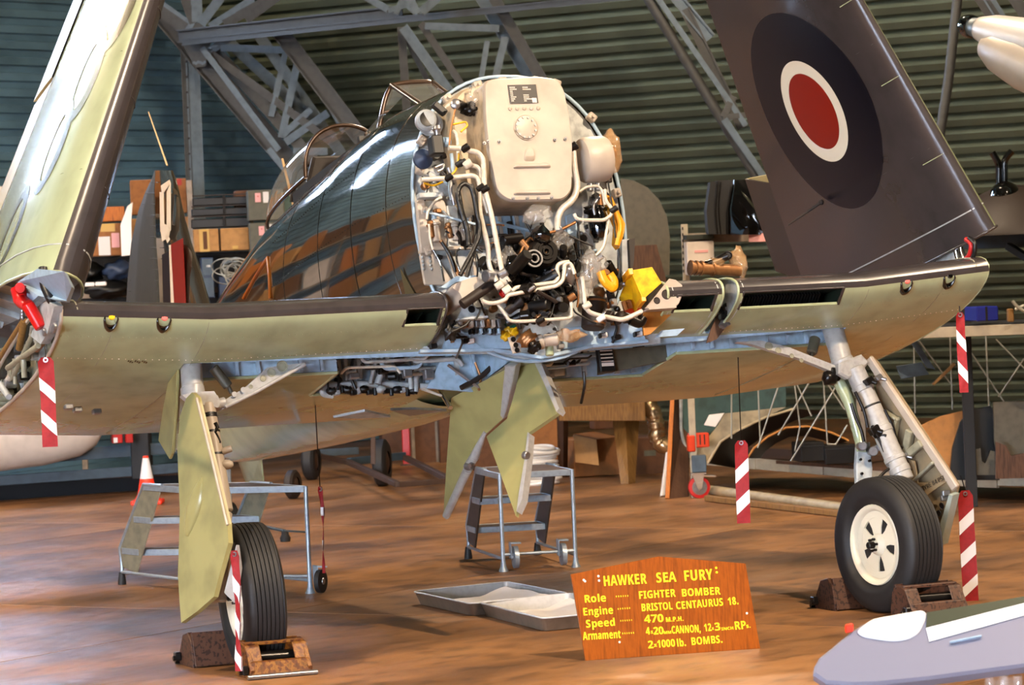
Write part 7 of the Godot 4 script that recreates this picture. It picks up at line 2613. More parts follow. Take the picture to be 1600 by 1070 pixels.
func make_trusses():
	# corner rib by the end wall
	var base := P(560, 330, 39.2)
	var o := thing("lattice_rib", "sloping grey lattice rib beside the corner post, left of the cockpit canopy", "roof truss", at(Vector3(base.x, 0, base.z)), "steel lattice ribs of the roof")
	var xf := o.transform.affine_inverse()
	var B := 39.2
	girder(o, "chord", [250, 18, B], [620, 452, B], 0.22, M.girder, xf, 1)
	girder(o, "chord", [330, 72, B], [660, 440, B - 0.4], 0.13, M.girder, xf)
	girder(o, "chord", [430, 40, B - 0.6], [620, 290, B - 0.8], 0.17, M.girder, xf, 1)
	girder(o, "chord", [352, 60, B + 0.5], [520, 215, B + 0.5], 0.12, M.girder_pale, xf)
	girder(o, "chord", [405, 55, B + 0.8], [555, 270, B + 0.8], 0.12, M.girder_pale, xf)
	girder(o, "edge_bar", [316, 74, B - 0.3], [436, 234, B - 0.3], 0.06, M.girder_pale, xf)
	girder(o, "edge_bar", [420, 232, B - 0.3], [466, 290, B - 0.3], 0.06, M.girder_pale, xf)
	for q in [[[446, 84], [424, 182], 0.06], [[466, 95], [440, 215], 0.075], [[440, 212], [486, 170], 0.07], [[446, 222], [512, 176], 0.08], [[458, 236], [512, 236], 0.075], [[330, 84], [516, 220], 0.085], [[345, 74], [452, 78], 0.075], [[318, 86], [362, 56], 0.08], [[480, 100], [540, 205], 0.08]]:
		girder(o, "brace", [q[0][0], q[0][1], B - 0.2], [q[1][0], q[1][1], B - 0.2], q[2], M.girder_pale if q[2] < 0.082 else M.girder, xf)
	var st := st0()
	plate(st, [[280, 40], [318, 34], [330, 62], [322, 104], [306, 106], [292, 84]].map(func(q): return P(q[0], q[1], B - 0.1)), Vector3(0, 0, -0.03), 0.004)
	part("gusset", st, M.girder, o, xf)
	for i in 6:
		st = st0()
		var p := P(303 + 3.4 * i, 98 + 1.2 * sin(i * 2.0), B - 0.09)
		lathe(st, p, Vector3.BACK, [[0, 0.02], [0.012, 0.018], [0.016, 0.0]], 8)
		part("bolt", st, M.girder_pale, o, xf)
	# top fan of braces above the corner
	o = thing("brace_fan", "fan of pale braces meeting above the corner post at the top of the picture", "roof truss", at(P(295, 40, B)), "steel lattice ribs of the roof")
	xf = o.transform.affine_inverse()
	for q in [[[245, 5], [300, 44], 0.12, "girder_pale"], [[232, 4], [290, 44], 0.12, "girder"], [[285, -20], [304, 36], 0.12, "girder"], [[307, -20], [308, 34], 0.12, "girder_pale"], [[350, -10], [314, 38], 0.10, "girder_pale"], [[396, -2], [328, 42], 0.07, "girder_pale"], [[420, 0], [350, 38], 0.10, "girder"], [[440, -8], [385, 32], 0.08, "girder"]]:
		girder(o, "brace", [q[0][0], q[0][1], B - 0.1], [q[1][0], q[1][1], B - 0.1], q[2], M[q[3]], xf)
	# corner post on the end wall
	o = thing("corner_post", "pale double steel post standing against the end wall behind the tail fin", "post", at(Vector3(P(299, 310, B + 0.3).x, 0, -(B + 0.3))))
	xf = o.transform.affine_inverse()
	for q in [[[287, 76], [296, 312], 0.06, "girder"], [[296, 90], [304, 312], 0.075, "girder_pale"], [[307, 104], [314, 308], 0.055, "girder_pale"]]:
		girder(o, "post_section", [q[0][0], q[0][1], B + 0.3], [q[1][0] + 14, 640, B + 0.3], q[2], M[q[3]], xf, 1)
	for i in 9:
		st = st0()
		var p := P(290 + i * 0.9, 96 + i * 24, B + 0.27)
		lathe(st, p, Vector3.BACK, [[0, 0.016], [0.01, 0.014], [0.014, 0.0]], 8)
		part("bolt", st, M.black, o, xf)
	# the long tie beam
	o = thing("tie_beam", "long grey-green tie beam crossing the top of the picture", "beam", at(P(600, 40, 39.0)))
	xf = o.transform.affine_inverse()
	girder(o, "beam_web", [276, 57, 38.9], [626, 19, 37.6], 0.13, M.girder, xf, 1)
	girder(o, "beam_flange", [284, 66, 38.8], [1000, -8, 35.5], 0.055, M.girder, xf, 1)
	girder(o, "beam_flange", [345, 60, 38.6], [930, -2, 36.0], 0.03, M.girder_pale, xf)
	# second rib, behind the cockpit
	o = thing("lattice_rib", "lattice rib of paired bars rising behind the oil tank", "roof truss", at(Vector3(P(850, 110, 37.0).x, 0, -37.0)), "steel lattice ribs of the roof")
	xf = o.transform.affine_inverse()
	var D := 37.0
	girder(o, "chord", [742, -20, D], [905, 250, D], 0.11, M.girder_pale, xf, 1)
	girder(o, "chord", [768, -10, D - 0.3], [900, 215, D - 0.4], 0.10, M.girder, xf, 1)
	girder(o, "chord", [630, 42, D - 0.2], [760, 225, D - 0.2], 0.09, M.girder_pale, xf, 1)
	girder(o, "chord", [658, 36, D - 0.2], [780, 220, D - 0.2], 0.07, M.girder, xf)
	girder(o, "edge_bar", [634, 58, D + 0.1], [720, 225, D + 0.1], 0.05, M.girder, xf)
	for q in [[[664, 40], [780, 44], 0.07], [[762, 64], [752, 125], 0.05], [[790, 58], [774, 125], 0.07], [[660, 20], [690, -8], 0.06], [[640, -4], [652, 20], 0.08]]:
		girder(o, "brace", [q[0][0], q[0][1], D - 0.3], [q[1][0], q[1][1], D - 0.3], q[2], M.girder_pale, xf)
	girder(o, "hanger", [627, 42, D], [640, 240, D], 0.07, M.girder, xf, 1)
	# knot of braces on the beam
	o = thing("brace_fan", "small knot of pale braces on the tie beam, above the cockpit", "roof truss", at(P(640, 15, 37.5)), "steel lattice ribs of the roof")
	xf = o.transform.affine_inverse()
	for q in [[[570, -6], [606, 14], 0.07], [[618, 22], [630, -6], 0.05], [[628, -4], [654, 20], 0.09], [[690, -8], [654, 20], 0.07], [[606, 16], [640, 6], 0.05]]:
		girder(o, "brace", [q[0][0], q[0][1], 37.4], [q[1][0], q[1][1], 37.4], q[2], M.girder_pale, xf)
	# third rib, beside the right folded wing
	o = thing("lattice_rib", "lattice rib sloping down behind the folded wing with the roundel", "roof truss", at(Vector3(P(1190, 280, 33.0).x, 0, -33.0)), "steel lattice ribs of the roof")
	xf = o.transform.affine_inverse()
	D = 33.0
	girder(o, "chord", [1008, -10, D], [1215, 330, D], 0.10, M.girder, xf, 2)
	girder(o, "chord", [1052, -10, D + 0.2], [1110, 60, D + 0.2], 0.10, M.girder_pale, xf, 1)
	girder(o, "chord", [1070, 14, D + 0.2], [1160, 200, D + 0.2], 0.08, M.girder, xf, 1)
	girder(o, "edge_bar", [1024, -10, D - 0.1], [1166, 196, D - 0.1], 0.045, M.girder_pale, xf)
	girder(o, "edge_bar", [1132, 186, D - 0.1], [1200, 285, D - 0.1], 0.06, M.girder_pale, xf)
	girder(o, "brace", [1130, 182, D - 0.1], [1146, 150, D - 0.1], 0.06, M.girder, xf)
	girder(o, "brace", [1130, 184, D - 0.1], [1170, 178, D - 0.1], 0.05, M.girder, xf)
	# hanger tube and braces at the far right
	o = thing("hanger_tube", "cranked grey tube hanging from the roof right of the roundel wing", "pipe", at(P(1470, 200, 31.0)))
	xf = o.transform.affine_inverse()
	st = st0()
	tube(st, bent([P(1498, -20, 31.0), P(1482, 125, 31.0), P(1470, 200, 31.0), P(1462, 260, 31.0)], 0.1), 0.045, 12)
	part("tube", st, M.girder, o, xf)
	o = thing("lattice_rib", "pair of pale braces above the black-nosed pod at the upper right", "roof truss", at(P(1560, 30, 31.5)), "steel lattice ribs of the roof")
	xf = o.transform.affine_inverse()
	for q in [[[1528, -10], [1575, 60], 0.10, "girder"], [[1540, -10], [1590, 70], 0.08, "girder_pale"], [[1580, -10], [1640, 80], 0.09, "girder"]]:
		girder(o, "brace", [q[0][0], q[0][1], 31.5], [q[1][0], q[1][1], 31.5], q[2], M[q[3]], xf, 1)

func rail(o: Node, called: String, a: Array, b: Array, h: float, deep: float, m: Material, xf: Transform3D):
	var st := st0()
	var p := P(a[0], a[1], a[2])
	var q := P(b[0], b[1], b[2])
	q.y = p.y
	bar(st, p, q, deep, h, Vector3.UP, 0.004)
	return part(called, st, m, o, xf)

func make_left_stores():
	# low blue racking
	var D := 34.4
	var o := thing("low_rack", "low blue-grey rack with two long rails along the left of the floor", "rack", at(G(60, 782)))
	var xf := o.transform.affine_inverse()
	for q in [[719, 711, 0.12, "shelf_blue", "shelf_rail"], [752, 741, 0.10, "shelf_blue", "shelf_rail"]]:
		rail(o, q[4], [-60, q[0] + 3, D - 0.2], [300, q[1] - 4, D + 0.9], q[2], 0.05, M[q[3]], xf)
	var st := st0()
	var a := G(-60, 786)
	var b := G(300, 760)
	b.z = a.z - 1.1
	plate(st, [a, b, b + Vector3(0, 0.22, 0), a + Vector3(0, 0.22, 0)], Vector3(0, 0, -0.04))
	part("kick_board", st, M.shelf_dark, o, xf)
	st = st0()
	var s0 := P(-60, 716, D + 0.1)
	var s1 := P(300, 700, D + 1.0)
	plate(st, [s0, s1, s1 + Vector3(0, 0, -0.9), s0 + Vector3(0, 0, -0.9)], Vector3(0, -0.03, 0))
	plate(st, [s0 + Vector3(0, -0.24, 0), s1 + Vector3(0, -0.24, 0), s1 + Vector3(0, -0.24, -0.9), s0 + Vector3(0, -0.24, -0.9)], Vector3(0, -0.03, 0))
	part("shelf_board", st, M.timber_dark, o, xf)
	st = st0()
	box(st, P(221, 700, D + 0.7), Vector3(0.19, 0.62, 0.3), 0.01)
	part("upright", st, M.shelf_dark, o, xf)
	# pale pod on it
	var c := P(40, 680, D - 0.1)
	o = thing("white_drop_tank", "large pale rounded tank lying on the low blue rack under the left wing", "tank", at(Vector3(c.x, P(40, 710, D).y, c.z)))
	st = st0()
	lathe(st, P(158, 668, D + 0.3), P(-120, 690, D - 0.4) - P(158, 668, D + 0.3), [[0, 0], [0.02, 0.10], [0.08, 0.18], [0.25, 0.27], [0.6, 0.33], [1.2, 0.36], [2.0, 0.36]], 28)
	part("tank_shell", st, M.white_paint, o, o.transform.affine_inverse())
	for q in [[176, 672, 191, 693, "small red and white packet on the low rack by the dark upright"], [197, 668, 207, 692, "upright red box on the low rack next to the packet"]]:
		crate("red_box", q[4], "box", q[0], q[1], q[2], q[3], D + 0.3, M.red_paint, "red boxes on the low rack", 0.2, 0.2, [["label", 0.1, 0.55, 0.5, 0.95, "label_white"]] if q[0] < 180 else [])
	# the tall shelving
	o = thing("tall_shelving", "brown-grey steel shelving along the end wall behind the tail fin", "shelving", at(Vector3(P(250, 400, 36.60).x, 0, -36.60)))
	xf = o.transform.affine_inverse()
	rail(o, "shelf_edge", [-40, 405, 36.10], [398, 393, 37.10], 0.06, 0.04, M.shelf_grey, xf)
	rail(o, "shelf_edge", [-40, 470, 36.10], [398, 462, 37.10], 0.06, 0.04, M.shelf_grey, xf)
	st = st0()
	s0 = P(-40, 404, 36.20)
	s1 = P(398, 392, 37.20)
	for dy in [0.0, -0.46]:
		plate(st, [s0 + Vector3(0, dy, 0), s1 + Vector3(0, dy, 0), s1 + Vector3(0, dy, -0.65), s0 + Vector3(0, dy, -0.65)], Vector3(0, -0.03, 0))
	part("shelf_board", st, M.shelf_dark, o, xf)
	for x in [118, 301, 394]:
		st = st0()
		var p := P(x, 400, 36.30 + x * 0.0022)
		box(st, Vector3(p.x, 1.6, p.z), Vector3(0.06, 3.2 if x == 301 else 3.0 - (0.45 if x > 350 else 0.0) , 0.05), 0.004)
		part("upright", st, M.shelf_grey, o, xf)
	st = st0()
	plate(st, [P(-40, 500, 37.50), P(400, 500, 38.50), P(400, 396, 38.50), P(-40, 406, 37.50)], Vector3(0, 0, -0.02))
	part("back_panel", st, M.shelf_dark, o, xf)
	var y := 0.12
	crate("cardboard_box", "big taped brown carton with a white label, between the left wing and the tail fin", "cardboard box", 138, 348, 196, 401, 36.40, M.card, "cartons on the tall shelving", 0.4, y, [["tape", 0.35, 0.0, 0.72, 0.25, "card_tape"], ["label", 0.28, 0.40, 0.58, 0.98, "label_white"], ["label", 0.62, 0.30, 0.82, 0.75, "label_pink"]])
	crate("cardboard_box", "flat yellow-brown carton lying on top of the big taped carton", "cardboard box", 145, 322, 194, 347, 36.40, M.timber_orange, "cartons on the tall shelving", 0.4, y, [["tape", 0.2, 0.0, 0.25, 1.0, "card"]])
	crate("cardboard_box", "orange-brown carton with a red label behind the tip of the tail fin", "cardboard box", 206, 278, 290, 336, 37.10, M.card, "cartons on the tall shelving", 0.4, y, [["label", 0.84, 0.02, 0.92, 0.2, "red_paint"]])
	crate("cardboard_box", "carton standing hidden behind the middle of the tail fin", "cardboard box", 206, 338, 298, 398, 37.10, M.card_pale, "cartons on the tall shelving", 0.4, y)
	crate("cardboard_box", "small carton with yellow tape under the black trays", "cardboard box", 304, 357, 341, 394, 36.70, M.card_pale, "cartons on the tall shelving", 0.45, y, [["tape", 0.22, 0.0, 0.62, 1.0, "card_tape"], ["label", 0.36, 0.1, 0.54, 0.9, "card_dark"]])
	crate("cardboard_box", "small plain carton beside the taped one under the black trays", "cardboard box", 346, 355, 388, 392, 36.70, M.card_pale, "cartons on the tall shelving", 0.45, y, [["tape", 0.4, 0.8, 0.6, 0.95, "card_tape"]])
	crate("cardboard_box", "plain brown carton at the left edge of the picture under a white box", "cardboard box", -25, 353, 22, 404, 36.00, M.card, "cartons on the tall shelving", 0.4, y)
	crate("white_box", "white box with a dark blue mark at the left edge", "box", -30, 290, 20, 353, 36.00, M.white_paint, "", 0.35, y, [["label", 0.6, 0.25, 0.98, 0.40, "blue_box"], ["print", 0.55, 0.55, 0.9, 0.6, "grey_box"], ["print", 0.55, 0.7, 0.9, 0.75, "grey_box"]])
	crate("white_box", "narrow pale lilac box beside the white one at the left edge", "box", 20, 302, 40, 358, 36.10, M.paper, "", 0.4, y)
	slat("paper_sheet", "folded white paper sheet standing between the cartons and the tail fin", "paper", [[190, 400], [188, 352], [199, 322], [207, 316], [205, 345], [206, 398]], 36.25, 0.02, M.paper)
	for q in [[302, 306, 388, 322, "top"], [300, 323, 390, 338, "middle"], [300, 339, 390, 357, "bottom"]]:
		o = crate("black_tray", "black plastic tray, %s of the stack of three beside the grey cases" % q[4], "tray", q[0], q[1], q[2], q[3], 36.80, M.black, "black trays on the tall shelving", 0.45, y)
		st = st0()
		var w = (q[2] - q[0]) * 36.80 / FPX
		var h: float = (q[3] - q[1]) * 36.80 / FPX
		box(st, Vector3(0, h * 0.97, 0.012), Vector3(w * 1.02, 0.014, 0.02), 0.003)
		part("tray_rim", st, M.leather, o)
		st = st0()
		box(st, Vector3(w * 0.06, h * 0.5, 0.01), Vector3(0.03, h, 0.012), 0.002)
		part("strap", st, M.oily, o)
	crate("cardboard_box", "open brown carton wedged between the black trays and the grey cases", "cardboard box", 368, 297, 390, 330, 37.00, M.card_dark, "cartons on the tall shelving", 0.4, y)
	crate("grey_case", "grey-green case with two labels, upper of the two beside the black trays", "case", 389, 295, 443, 345, 36.50, M.grey_box, "grey cases on the tall shelving", 0.4, y, [["label", 0.20, 0.10, 0.36, 0.40, "label_pink"], ["label", 0.42, 0.07, 0.58, 0.43, "label_white"], ["heart_mark", 0.26, 0.18, 0.31, 0.24, "label_red"]])
	crate("grey_case", "darker grey case with two labels, lower of the two beside the black trays", "case", 392, 346, 444, 396, 36.50, M.grey_box, "grey cases on the tall shelving", 0.4, y, [["label", 0.26, 0.12, 0.42, 0.42, "label_pink"], ["label", 0.48, 0.06, 0.64, 0.44, "label_white"], ["heart_mark", 0.32, 0.18, 0.37, 0.24, "label_red"], ["label", 0.52, 0.62, 0.9, 1.0, "label_white"]])
	crate("green_tub", "green plastic tub right of the upper grey case", "tub", 444, 297, 470, 334, 36.70, M.green_plastic, "", 0.4, y, [["label", 0.6, 0.1, 0.95, 0.5, "label_white"]])
	crate("cardboard_box", "brown carton under the green tub, half hidden by the fuselage", "cardboard box", 446, 335, 480, 372, 36.70, M.card_pale, "cartons on the tall shelving", 0.4, y)
	crate("drawer_cabinet", "small dark blue drawer cabinet below the cartons, right of the tail fin", "cabinet", 317, 402, 333, 466, 36.60, M.blue_box, "", 0.4, y, [["drawer", 0.05, 0.03, 0.95, 0.44, "shelf_blue"], ["drawer", 0.05, 0.5, 0.95, 0.97, "shelf_blue"], ["handle", 0.4, 0.18, 0.75, 0.24, "label_white"]])
	crate("blue_box", "blue box below the coil of pale cable", "box", 343, 430, 386, 468, 36.70, M.blue_box, "", 0.4, y)
	# coil of pale cable
	var cc := P(362, 432, 36.45)
	o = thing("cable_coil", "tangled coil of thin pale cable hanging over the blue box", "cable", at(cc))
	xf = o.transform.affine_inverse()
	for i in 13:
		st = st0()
		var pts := []
		var ctr := P(rng.randf_range(350, 374), rng.randf_range(414, 432), 36.40)
		var rx := rng.randf_range(0.06, 0.17)
		var ry := rng.randf_range(0.05, 0.16)
		for k in 17:
			var t := TAU * k / 16.0
			pts.append(ctr + Vector3(cos(t) * rx, sin(t) * ry, 0.05 * sin(t * 2.0 + i)))
		tube(st, pts, 0.006, 5, false)
		part("cable_loop", st, M.wire, o, xf)
	# lower shelf at the left: dark bundles
	for q in [[120, 412, 160, 440, "panel_dark", "dark grey folded cover on the lower shelf beside the left wing"], [160, 408, 206, 436, "blue_box", "blue-grey folded cover on the lower shelf left of the tail fin"], [124, 440, 206, 466, "black", "black bundle lying along the bottom of the lower shelf left of the tail fin"]]:
		var p := P((q[0] + q[2]) * 0.5, q[3], 36.50)
		o = thing("folded_cover", q[5], "cover", at(p))
		st = st0()
		ellipsoid(st, Vector3(0, (q[3] - q[1]) * 0.5 * 36.50 / FPX, -0.1), Vector3((q[2] - q[0]) * 0.5 * 36.50 / FPX, (q[3] - q[1]) * 0.52 * 36.50 / FPX, 0.2), 20, Basis(), 0.22)
		part("cloth", st, M[q[4]], o)
	for q in [[132, 441, 147, 448], [149, 440, 166, 447]]:
		crate("paper_packet", "pale paper packet, %s of two on the black bundle left of the fin" % ("left" if q[0] < 140 else "right"), "packet", q[0], q[1], q[2], q[3], 36.20, M.paper, "paper packets on the black bundle", 0.1, 0.1)

# further stores along the end wall, beyond the left edge of the picture: the glossy flank mirrors them
func make_side_stores():
	var o := thing("tall_shelving", "long carton shelving further along the end wall, outside the left edge", "shelving", hall * Transform3D(Basis(), Vector3(0.6, 0, 16.1)))
	for y in [0.9, 1.9, 2.9]:
		var st := st0()
		box(st, Vector3(0, y, 0), Vector3(0.8, 0.04, 9.0), 0.004)
		part("shelf_board", st, M.shelf_grey, o)
	for z in [-4.5, -1.5, 1.5, 4.5]:
		var st := st0()
		box(st, Vector3(0.36, 1.5, z), Vector3(0.06, 3.0, 0.06), 0.004)
		part("upright", st, M.shelf_grey, o)
	for y in [0.92, 1.92, 2.92]:
		for i in 9:
			var h := rng.randf_range(0.45, 0.8)
			var w := rng.randf_range(0.6, 0.9)
			var st := st0()
			box(st, Vector3(rng.randf_range(-0.08, 0.08), y + h * 0.5, -3.9 + i * 0.98), Vector3(0.6, h, w), 0.01, Basis(Vector3.UP, rng.randf_range(-0.15, 0.15)))
			part("carton", st, [M.card, M.card_pale, M.timber_orange, M.white_paint, M.card_dark][rng.randi() % 5], o)

func block(st: SurfaceTool, ends: Array):     # a flat-sided tapered block between two outlines
	flat(st)
	var n: int = ends[0].size()
	for k in n:
		var l := (k + 1) % n
		quad(st, ends[0][k], ends[1][k], ends[1][l], ends[0][l])
	for e in 2:
		for k in range(1, n - 1): tri(st, ends[e][0], ends[e][k], ends[e][k + 1])

func make_centre_stores():
	# two-wheeled trolley under the tail
	var o := thing("towing_trolley", "two-wheeled trolley with a brown triangular drawbar under the rear fuselage", "trolley", at(G(560, 748)))
	var xf := o.transform.affine_inverse()
	for q in [[456, 726, 33.2, 0.14, 0.09, "leather", 0.35], [596, 704, 34.5, 0.235, 0.13, "rubber", 0.15], [486, 712, 36.0, 0.2, 0.13, "rubber", 0.2]]:
		var st := st0()
		var c := P(q[0], q[1], q[2])
		c.y = q[3]
		var ax := Vector3(cos(q[6]), 0, sin(q[6]))
		var w: float = q[4]
		lathe(st, c - ax * (w * 0.5), ax, [[0, q[3] * 0.5], [0, q[3] * 0.85], [w * 0.2, q[3]], [w * 0.8, q[3]], [w, q[3] * 0.85], [w, q[3] * 0.5]], 28)
		var t := part("tyre", st, M.rubber if q[5] == "rubber" else M.leather, o, xf)
		st = st0()
		lathe(st, c - ax * (w * 0.55), ax, [[0, 0], [0, q[3] * 0.2], [w * 0.1, q[3] * 0.22], [w * 0.14, q[3] * 0.45], [w * 0.06, q[3] * 0.52], [w * 0.9, q[3] * 0.52], [w * 1.1, q[3] * 0.2], [w * 1.1, 0]], 20)
		part("wheel_disc", st, M.trolley_brown, t)
	var h := 0.16
	for q in [[[498, 712], [545, 722], 0.05, "trolley_brown"], [[545, 722], [622, 757], 0.05, "trolley_brown"], [[622, 757], [700, 751], 0.05, "trolley_brown"], [[634, 715], [700, 748], 0.05, "trolley_brown"], [[545, 721], [632, 712], 0.08, "trolley_blue"], [[490, 708], [560, 704], 0.08, "trolley_blue"]]:
		var st := st0()
		bar(st, G(q[0][0], q[0][1], h), G(q[1][0], q[1][1], h), 0.06, q[2], Vector3.UP, 0.004)
		part("frame_bar", st, M[q[3]], o, xf)
	var st := st0()
	bar(st, P(583, 725, 32.5), P(583, 672, 32.5), 0.045, 0.045, Vector3.BACK, 0.004)
	part("jack_post", st, M.trolley_brown, o, xf)
	for x in [579, 587]:
		st = st0()
		lathe(st, P(x, 667, 32.45), Vector3.BACK, [[-0.03, 0.0], [-0.03, 0.03], [0.02, 0.03], [0.03, 0.02], [0.03, 0]], 12)
		part("bolt", st, M.steel, o, xf)
	# red post, wooden cases
	var p := G(636, 727)
	o = thing("red_post", "plain red upright post behind the trolley", "post", at(p))
	st = st0()
	box(st, Vector3(0, 0.4, 0), Vector3(0.085, 0.8, 0.085), 0.008)
	part("post", st, M.red_paint, o)
	st = st0()
	box(st, Vector3(0, 0.01, 0), Vector3(0.14, 0.02, 0.14), 0.004)
	part("foot", st, M.trolley_brown, o)
	crate("wooden_case", "brown framed wooden case just right of the red post", "case", 643, 640, 688, 725, 38.2, M.card_dark, "wooden cases behind the bay doors", 0.5, 0.15, [["batten", 0.04, 0.0, 0.14, 1.0, "shelf_grey"], ["batten", 0.80, 0.0, 0.95, 1.0, "shelf_grey"], ["batten", 0.0, 0.16, 1.0, 0.22, "black"]])
	crate("wooden_case", "plain brown case showing left of the hanging bay doors", "case", 689, 636, 740, 726, 38.0, M.card_dark, "wooden cases behind the bay doors", 0.5, 0.1)
	crate("wooden_case", "tall brown case left of the red post, behind the trolley", "case", 598, 640, 630, 713, 39.4, M.card_dark, "wooden cases behind the bay doors", 0.5, 0.1)
	crate("cardboard_box", "orange-brown carton behind the coil of white hose", "cardboard box", 828, 655, 880, 740, 35.6, M.card, "cartons around the timber trestle", 0.4, 0.1)
	crate("cardboard_box", "dark brown carton hidden behind the hanging bay doors", "cardboard box", 742, 645, 826, 737, 36.2, M.card_dark, "cartons around the timber trestle", 0.4, 0.1)
	# coil of white hose on the floor
	p = G(840, 757)
	o = thing("hose_coil", "stacked coil of white hose on the floor behind the smaller steps", "hose", at(p))
	for i in 11:
		st = st0()
		var pts := []
		var r := 0.20 + 0.012 * sin(i * 2.3)
		for k in 25:
			var a := TAU * k / 24.0
			pts.append(Vector3(0.02 * sin(i * 1.7) + cos(a) * r, 0.018 + i * 0.034 + 0.01 * sin(a * 2.0 + i), 0.015 * cos(i * 2.1) + sin(a) * r * 0.9))
		tube(st, pts, 0.018, 7, false)
		part("hose_turn", st, M.label_white, o)
	# timber trestle with boxes below
	var T := 33.6
	o = thing("timber_trestle", "heavy timber trestle with tapered legs behind the middle of the floor", "trestle", at(G(985, 754)))
	xf = o.transform.affine_inverse()
	st = st0()
	slab_box(st, (P(872, 640, T + 0.1) + P(1006, 638, T)) * 0.5, P(1006, 638, T) - P(872, 638, T + 0.1), Vector3(0, 0.2, 0), Vector3(0, 0, -0.7), 0.006)
	part("top_beam", st, M.timber, o, xf)
	var gl := G(982, 755)
	st = st0()
	block(st, [[P(957, 655, T), P(977, 655, T - 0.15), P(999, 655, T), P(977, 655, T + 0.15)], [Vector3(gl.x - 0.075, 0, gl.z), Vector3(gl.x, 0, gl.z + 0.07), Vector3(gl.x + 0.065, 0, gl.z), Vector3(gl.x, 0, gl.z - 0.07)]])
	part("leg", st, M.timber, o, xf)
	gl = G(880, 745)
	st = st0()
	block(st, [[P(870, 650, T + 0.4), P(880, 650, T + 0.25), P(888, 650, T + 0.4), P(880, 650, T + 0.55)], [Vector3(gl.x - 0.05, 0, gl.z), Vector3(gl.x, 0, gl.z + 0.05), Vector3(gl.x + 0.045, 0, gl.z), Vector3(gl.x, 0, gl.z - 0.05)]])
	part("leg", st, M.timber_dark, o, xf)
	# open carton with hanging flap
	o = crate("cardboard_box", "open carton with a torn hanging flap under the timber trestle", "cardboard box", 898, 683, 966, 745, 34.5, M.card, "cartons around the timber trestle", 0.5, 0.3)
	st = st0()
	plate(st, [P(896, 679, 34.3), P(932, 687, 34.15), P(936, 727, 34.1), P(899, 722, 34.25)], Vector3(0, 0, -0.008))
	part("flap", st, M.card_pale, o, o.transform.affine_inverse())
	st = st0()
	plate(st, [P(896, 679, 34.3), P(928, 675, 34.7), P(965, 683, 34.6), P(934, 687, 34.2)], Vector3(0, 0.006, 0))
	part("flap", st, M.card, o, o.transform.affine_inverse())
	crate("cardboard_box", "dark carton with a small label under the foil duct", "cardboard box", 992, 682, 1042, 742, 34.6, M.card_dark, "cartons around the timber trestle", 0.5, 0.15, [["label", 0.3, 0.35, 0.65, 0.5, "grey_box"]])
	crate("cardboard_box", "small carton hanging in the dark above the open carton", "cardboard box", 929, 655, 958, 671, 35.0, M.card_dark, "cartons around the timber trestle", 0.3, 0.15)
	# foil duct
	o = thing("foil_duct", "crinkled silver foil duct bending down beside the timber trestle", "duct", at(P(1030, 704, 33.6)))
	st = st0()
	var path := bent([P(984, 627, 33.9), P(1015, 630, 33.6), P(1026, 660, 33.6), P(1026, 690, 33.6), P(1046, 700, 33.6)], 0.14, 8)
	var rad := []
	for i in path.size(): rad.append(0.082 + 0.008 * sin(i * 2.4) + 0.004 * sin(i * 5.1))
	tube(st, path, rad, 16)
	part("duct_wall", st, M.foil, o, o.transform.affine_inverse())
	# leaning board edge, its dark face, a white tube
	var bl := G(1046, 779)
	o = thing("upright_board", "tall rough board with an orange front edge beside the foil duct", "board", at(bl))
	xf = o.transform.affine_inverse()
	st = st0()
	plate(st, [bl, G(1075, 776), P(1076, 612, 31.9), P(1055, 612, 31.6)], Vector3(0.01, 0, -0.05))
	part("board_face", st, M.timber_dark, o, xf)
	st = st0()
	bar(st, bl + Vector3(-0.02, 0, 0.01), P(1051, 612, 31.55), 0.04, 0.03, Vector3.BACK, 0.004)
	part("board_edge", st, M.timber_orange, o, xf)
	o = thing("white_tube", "thin white tube leaning against the upright board", "tube", at(G(1036, 776)))
	st = st0()
	tube(st, [G(1036, 776), P(1045, 708, 31.5)], 0.03, 10)
	part("tube", st, M.white_paint, o, o.transform.affine_inverse())

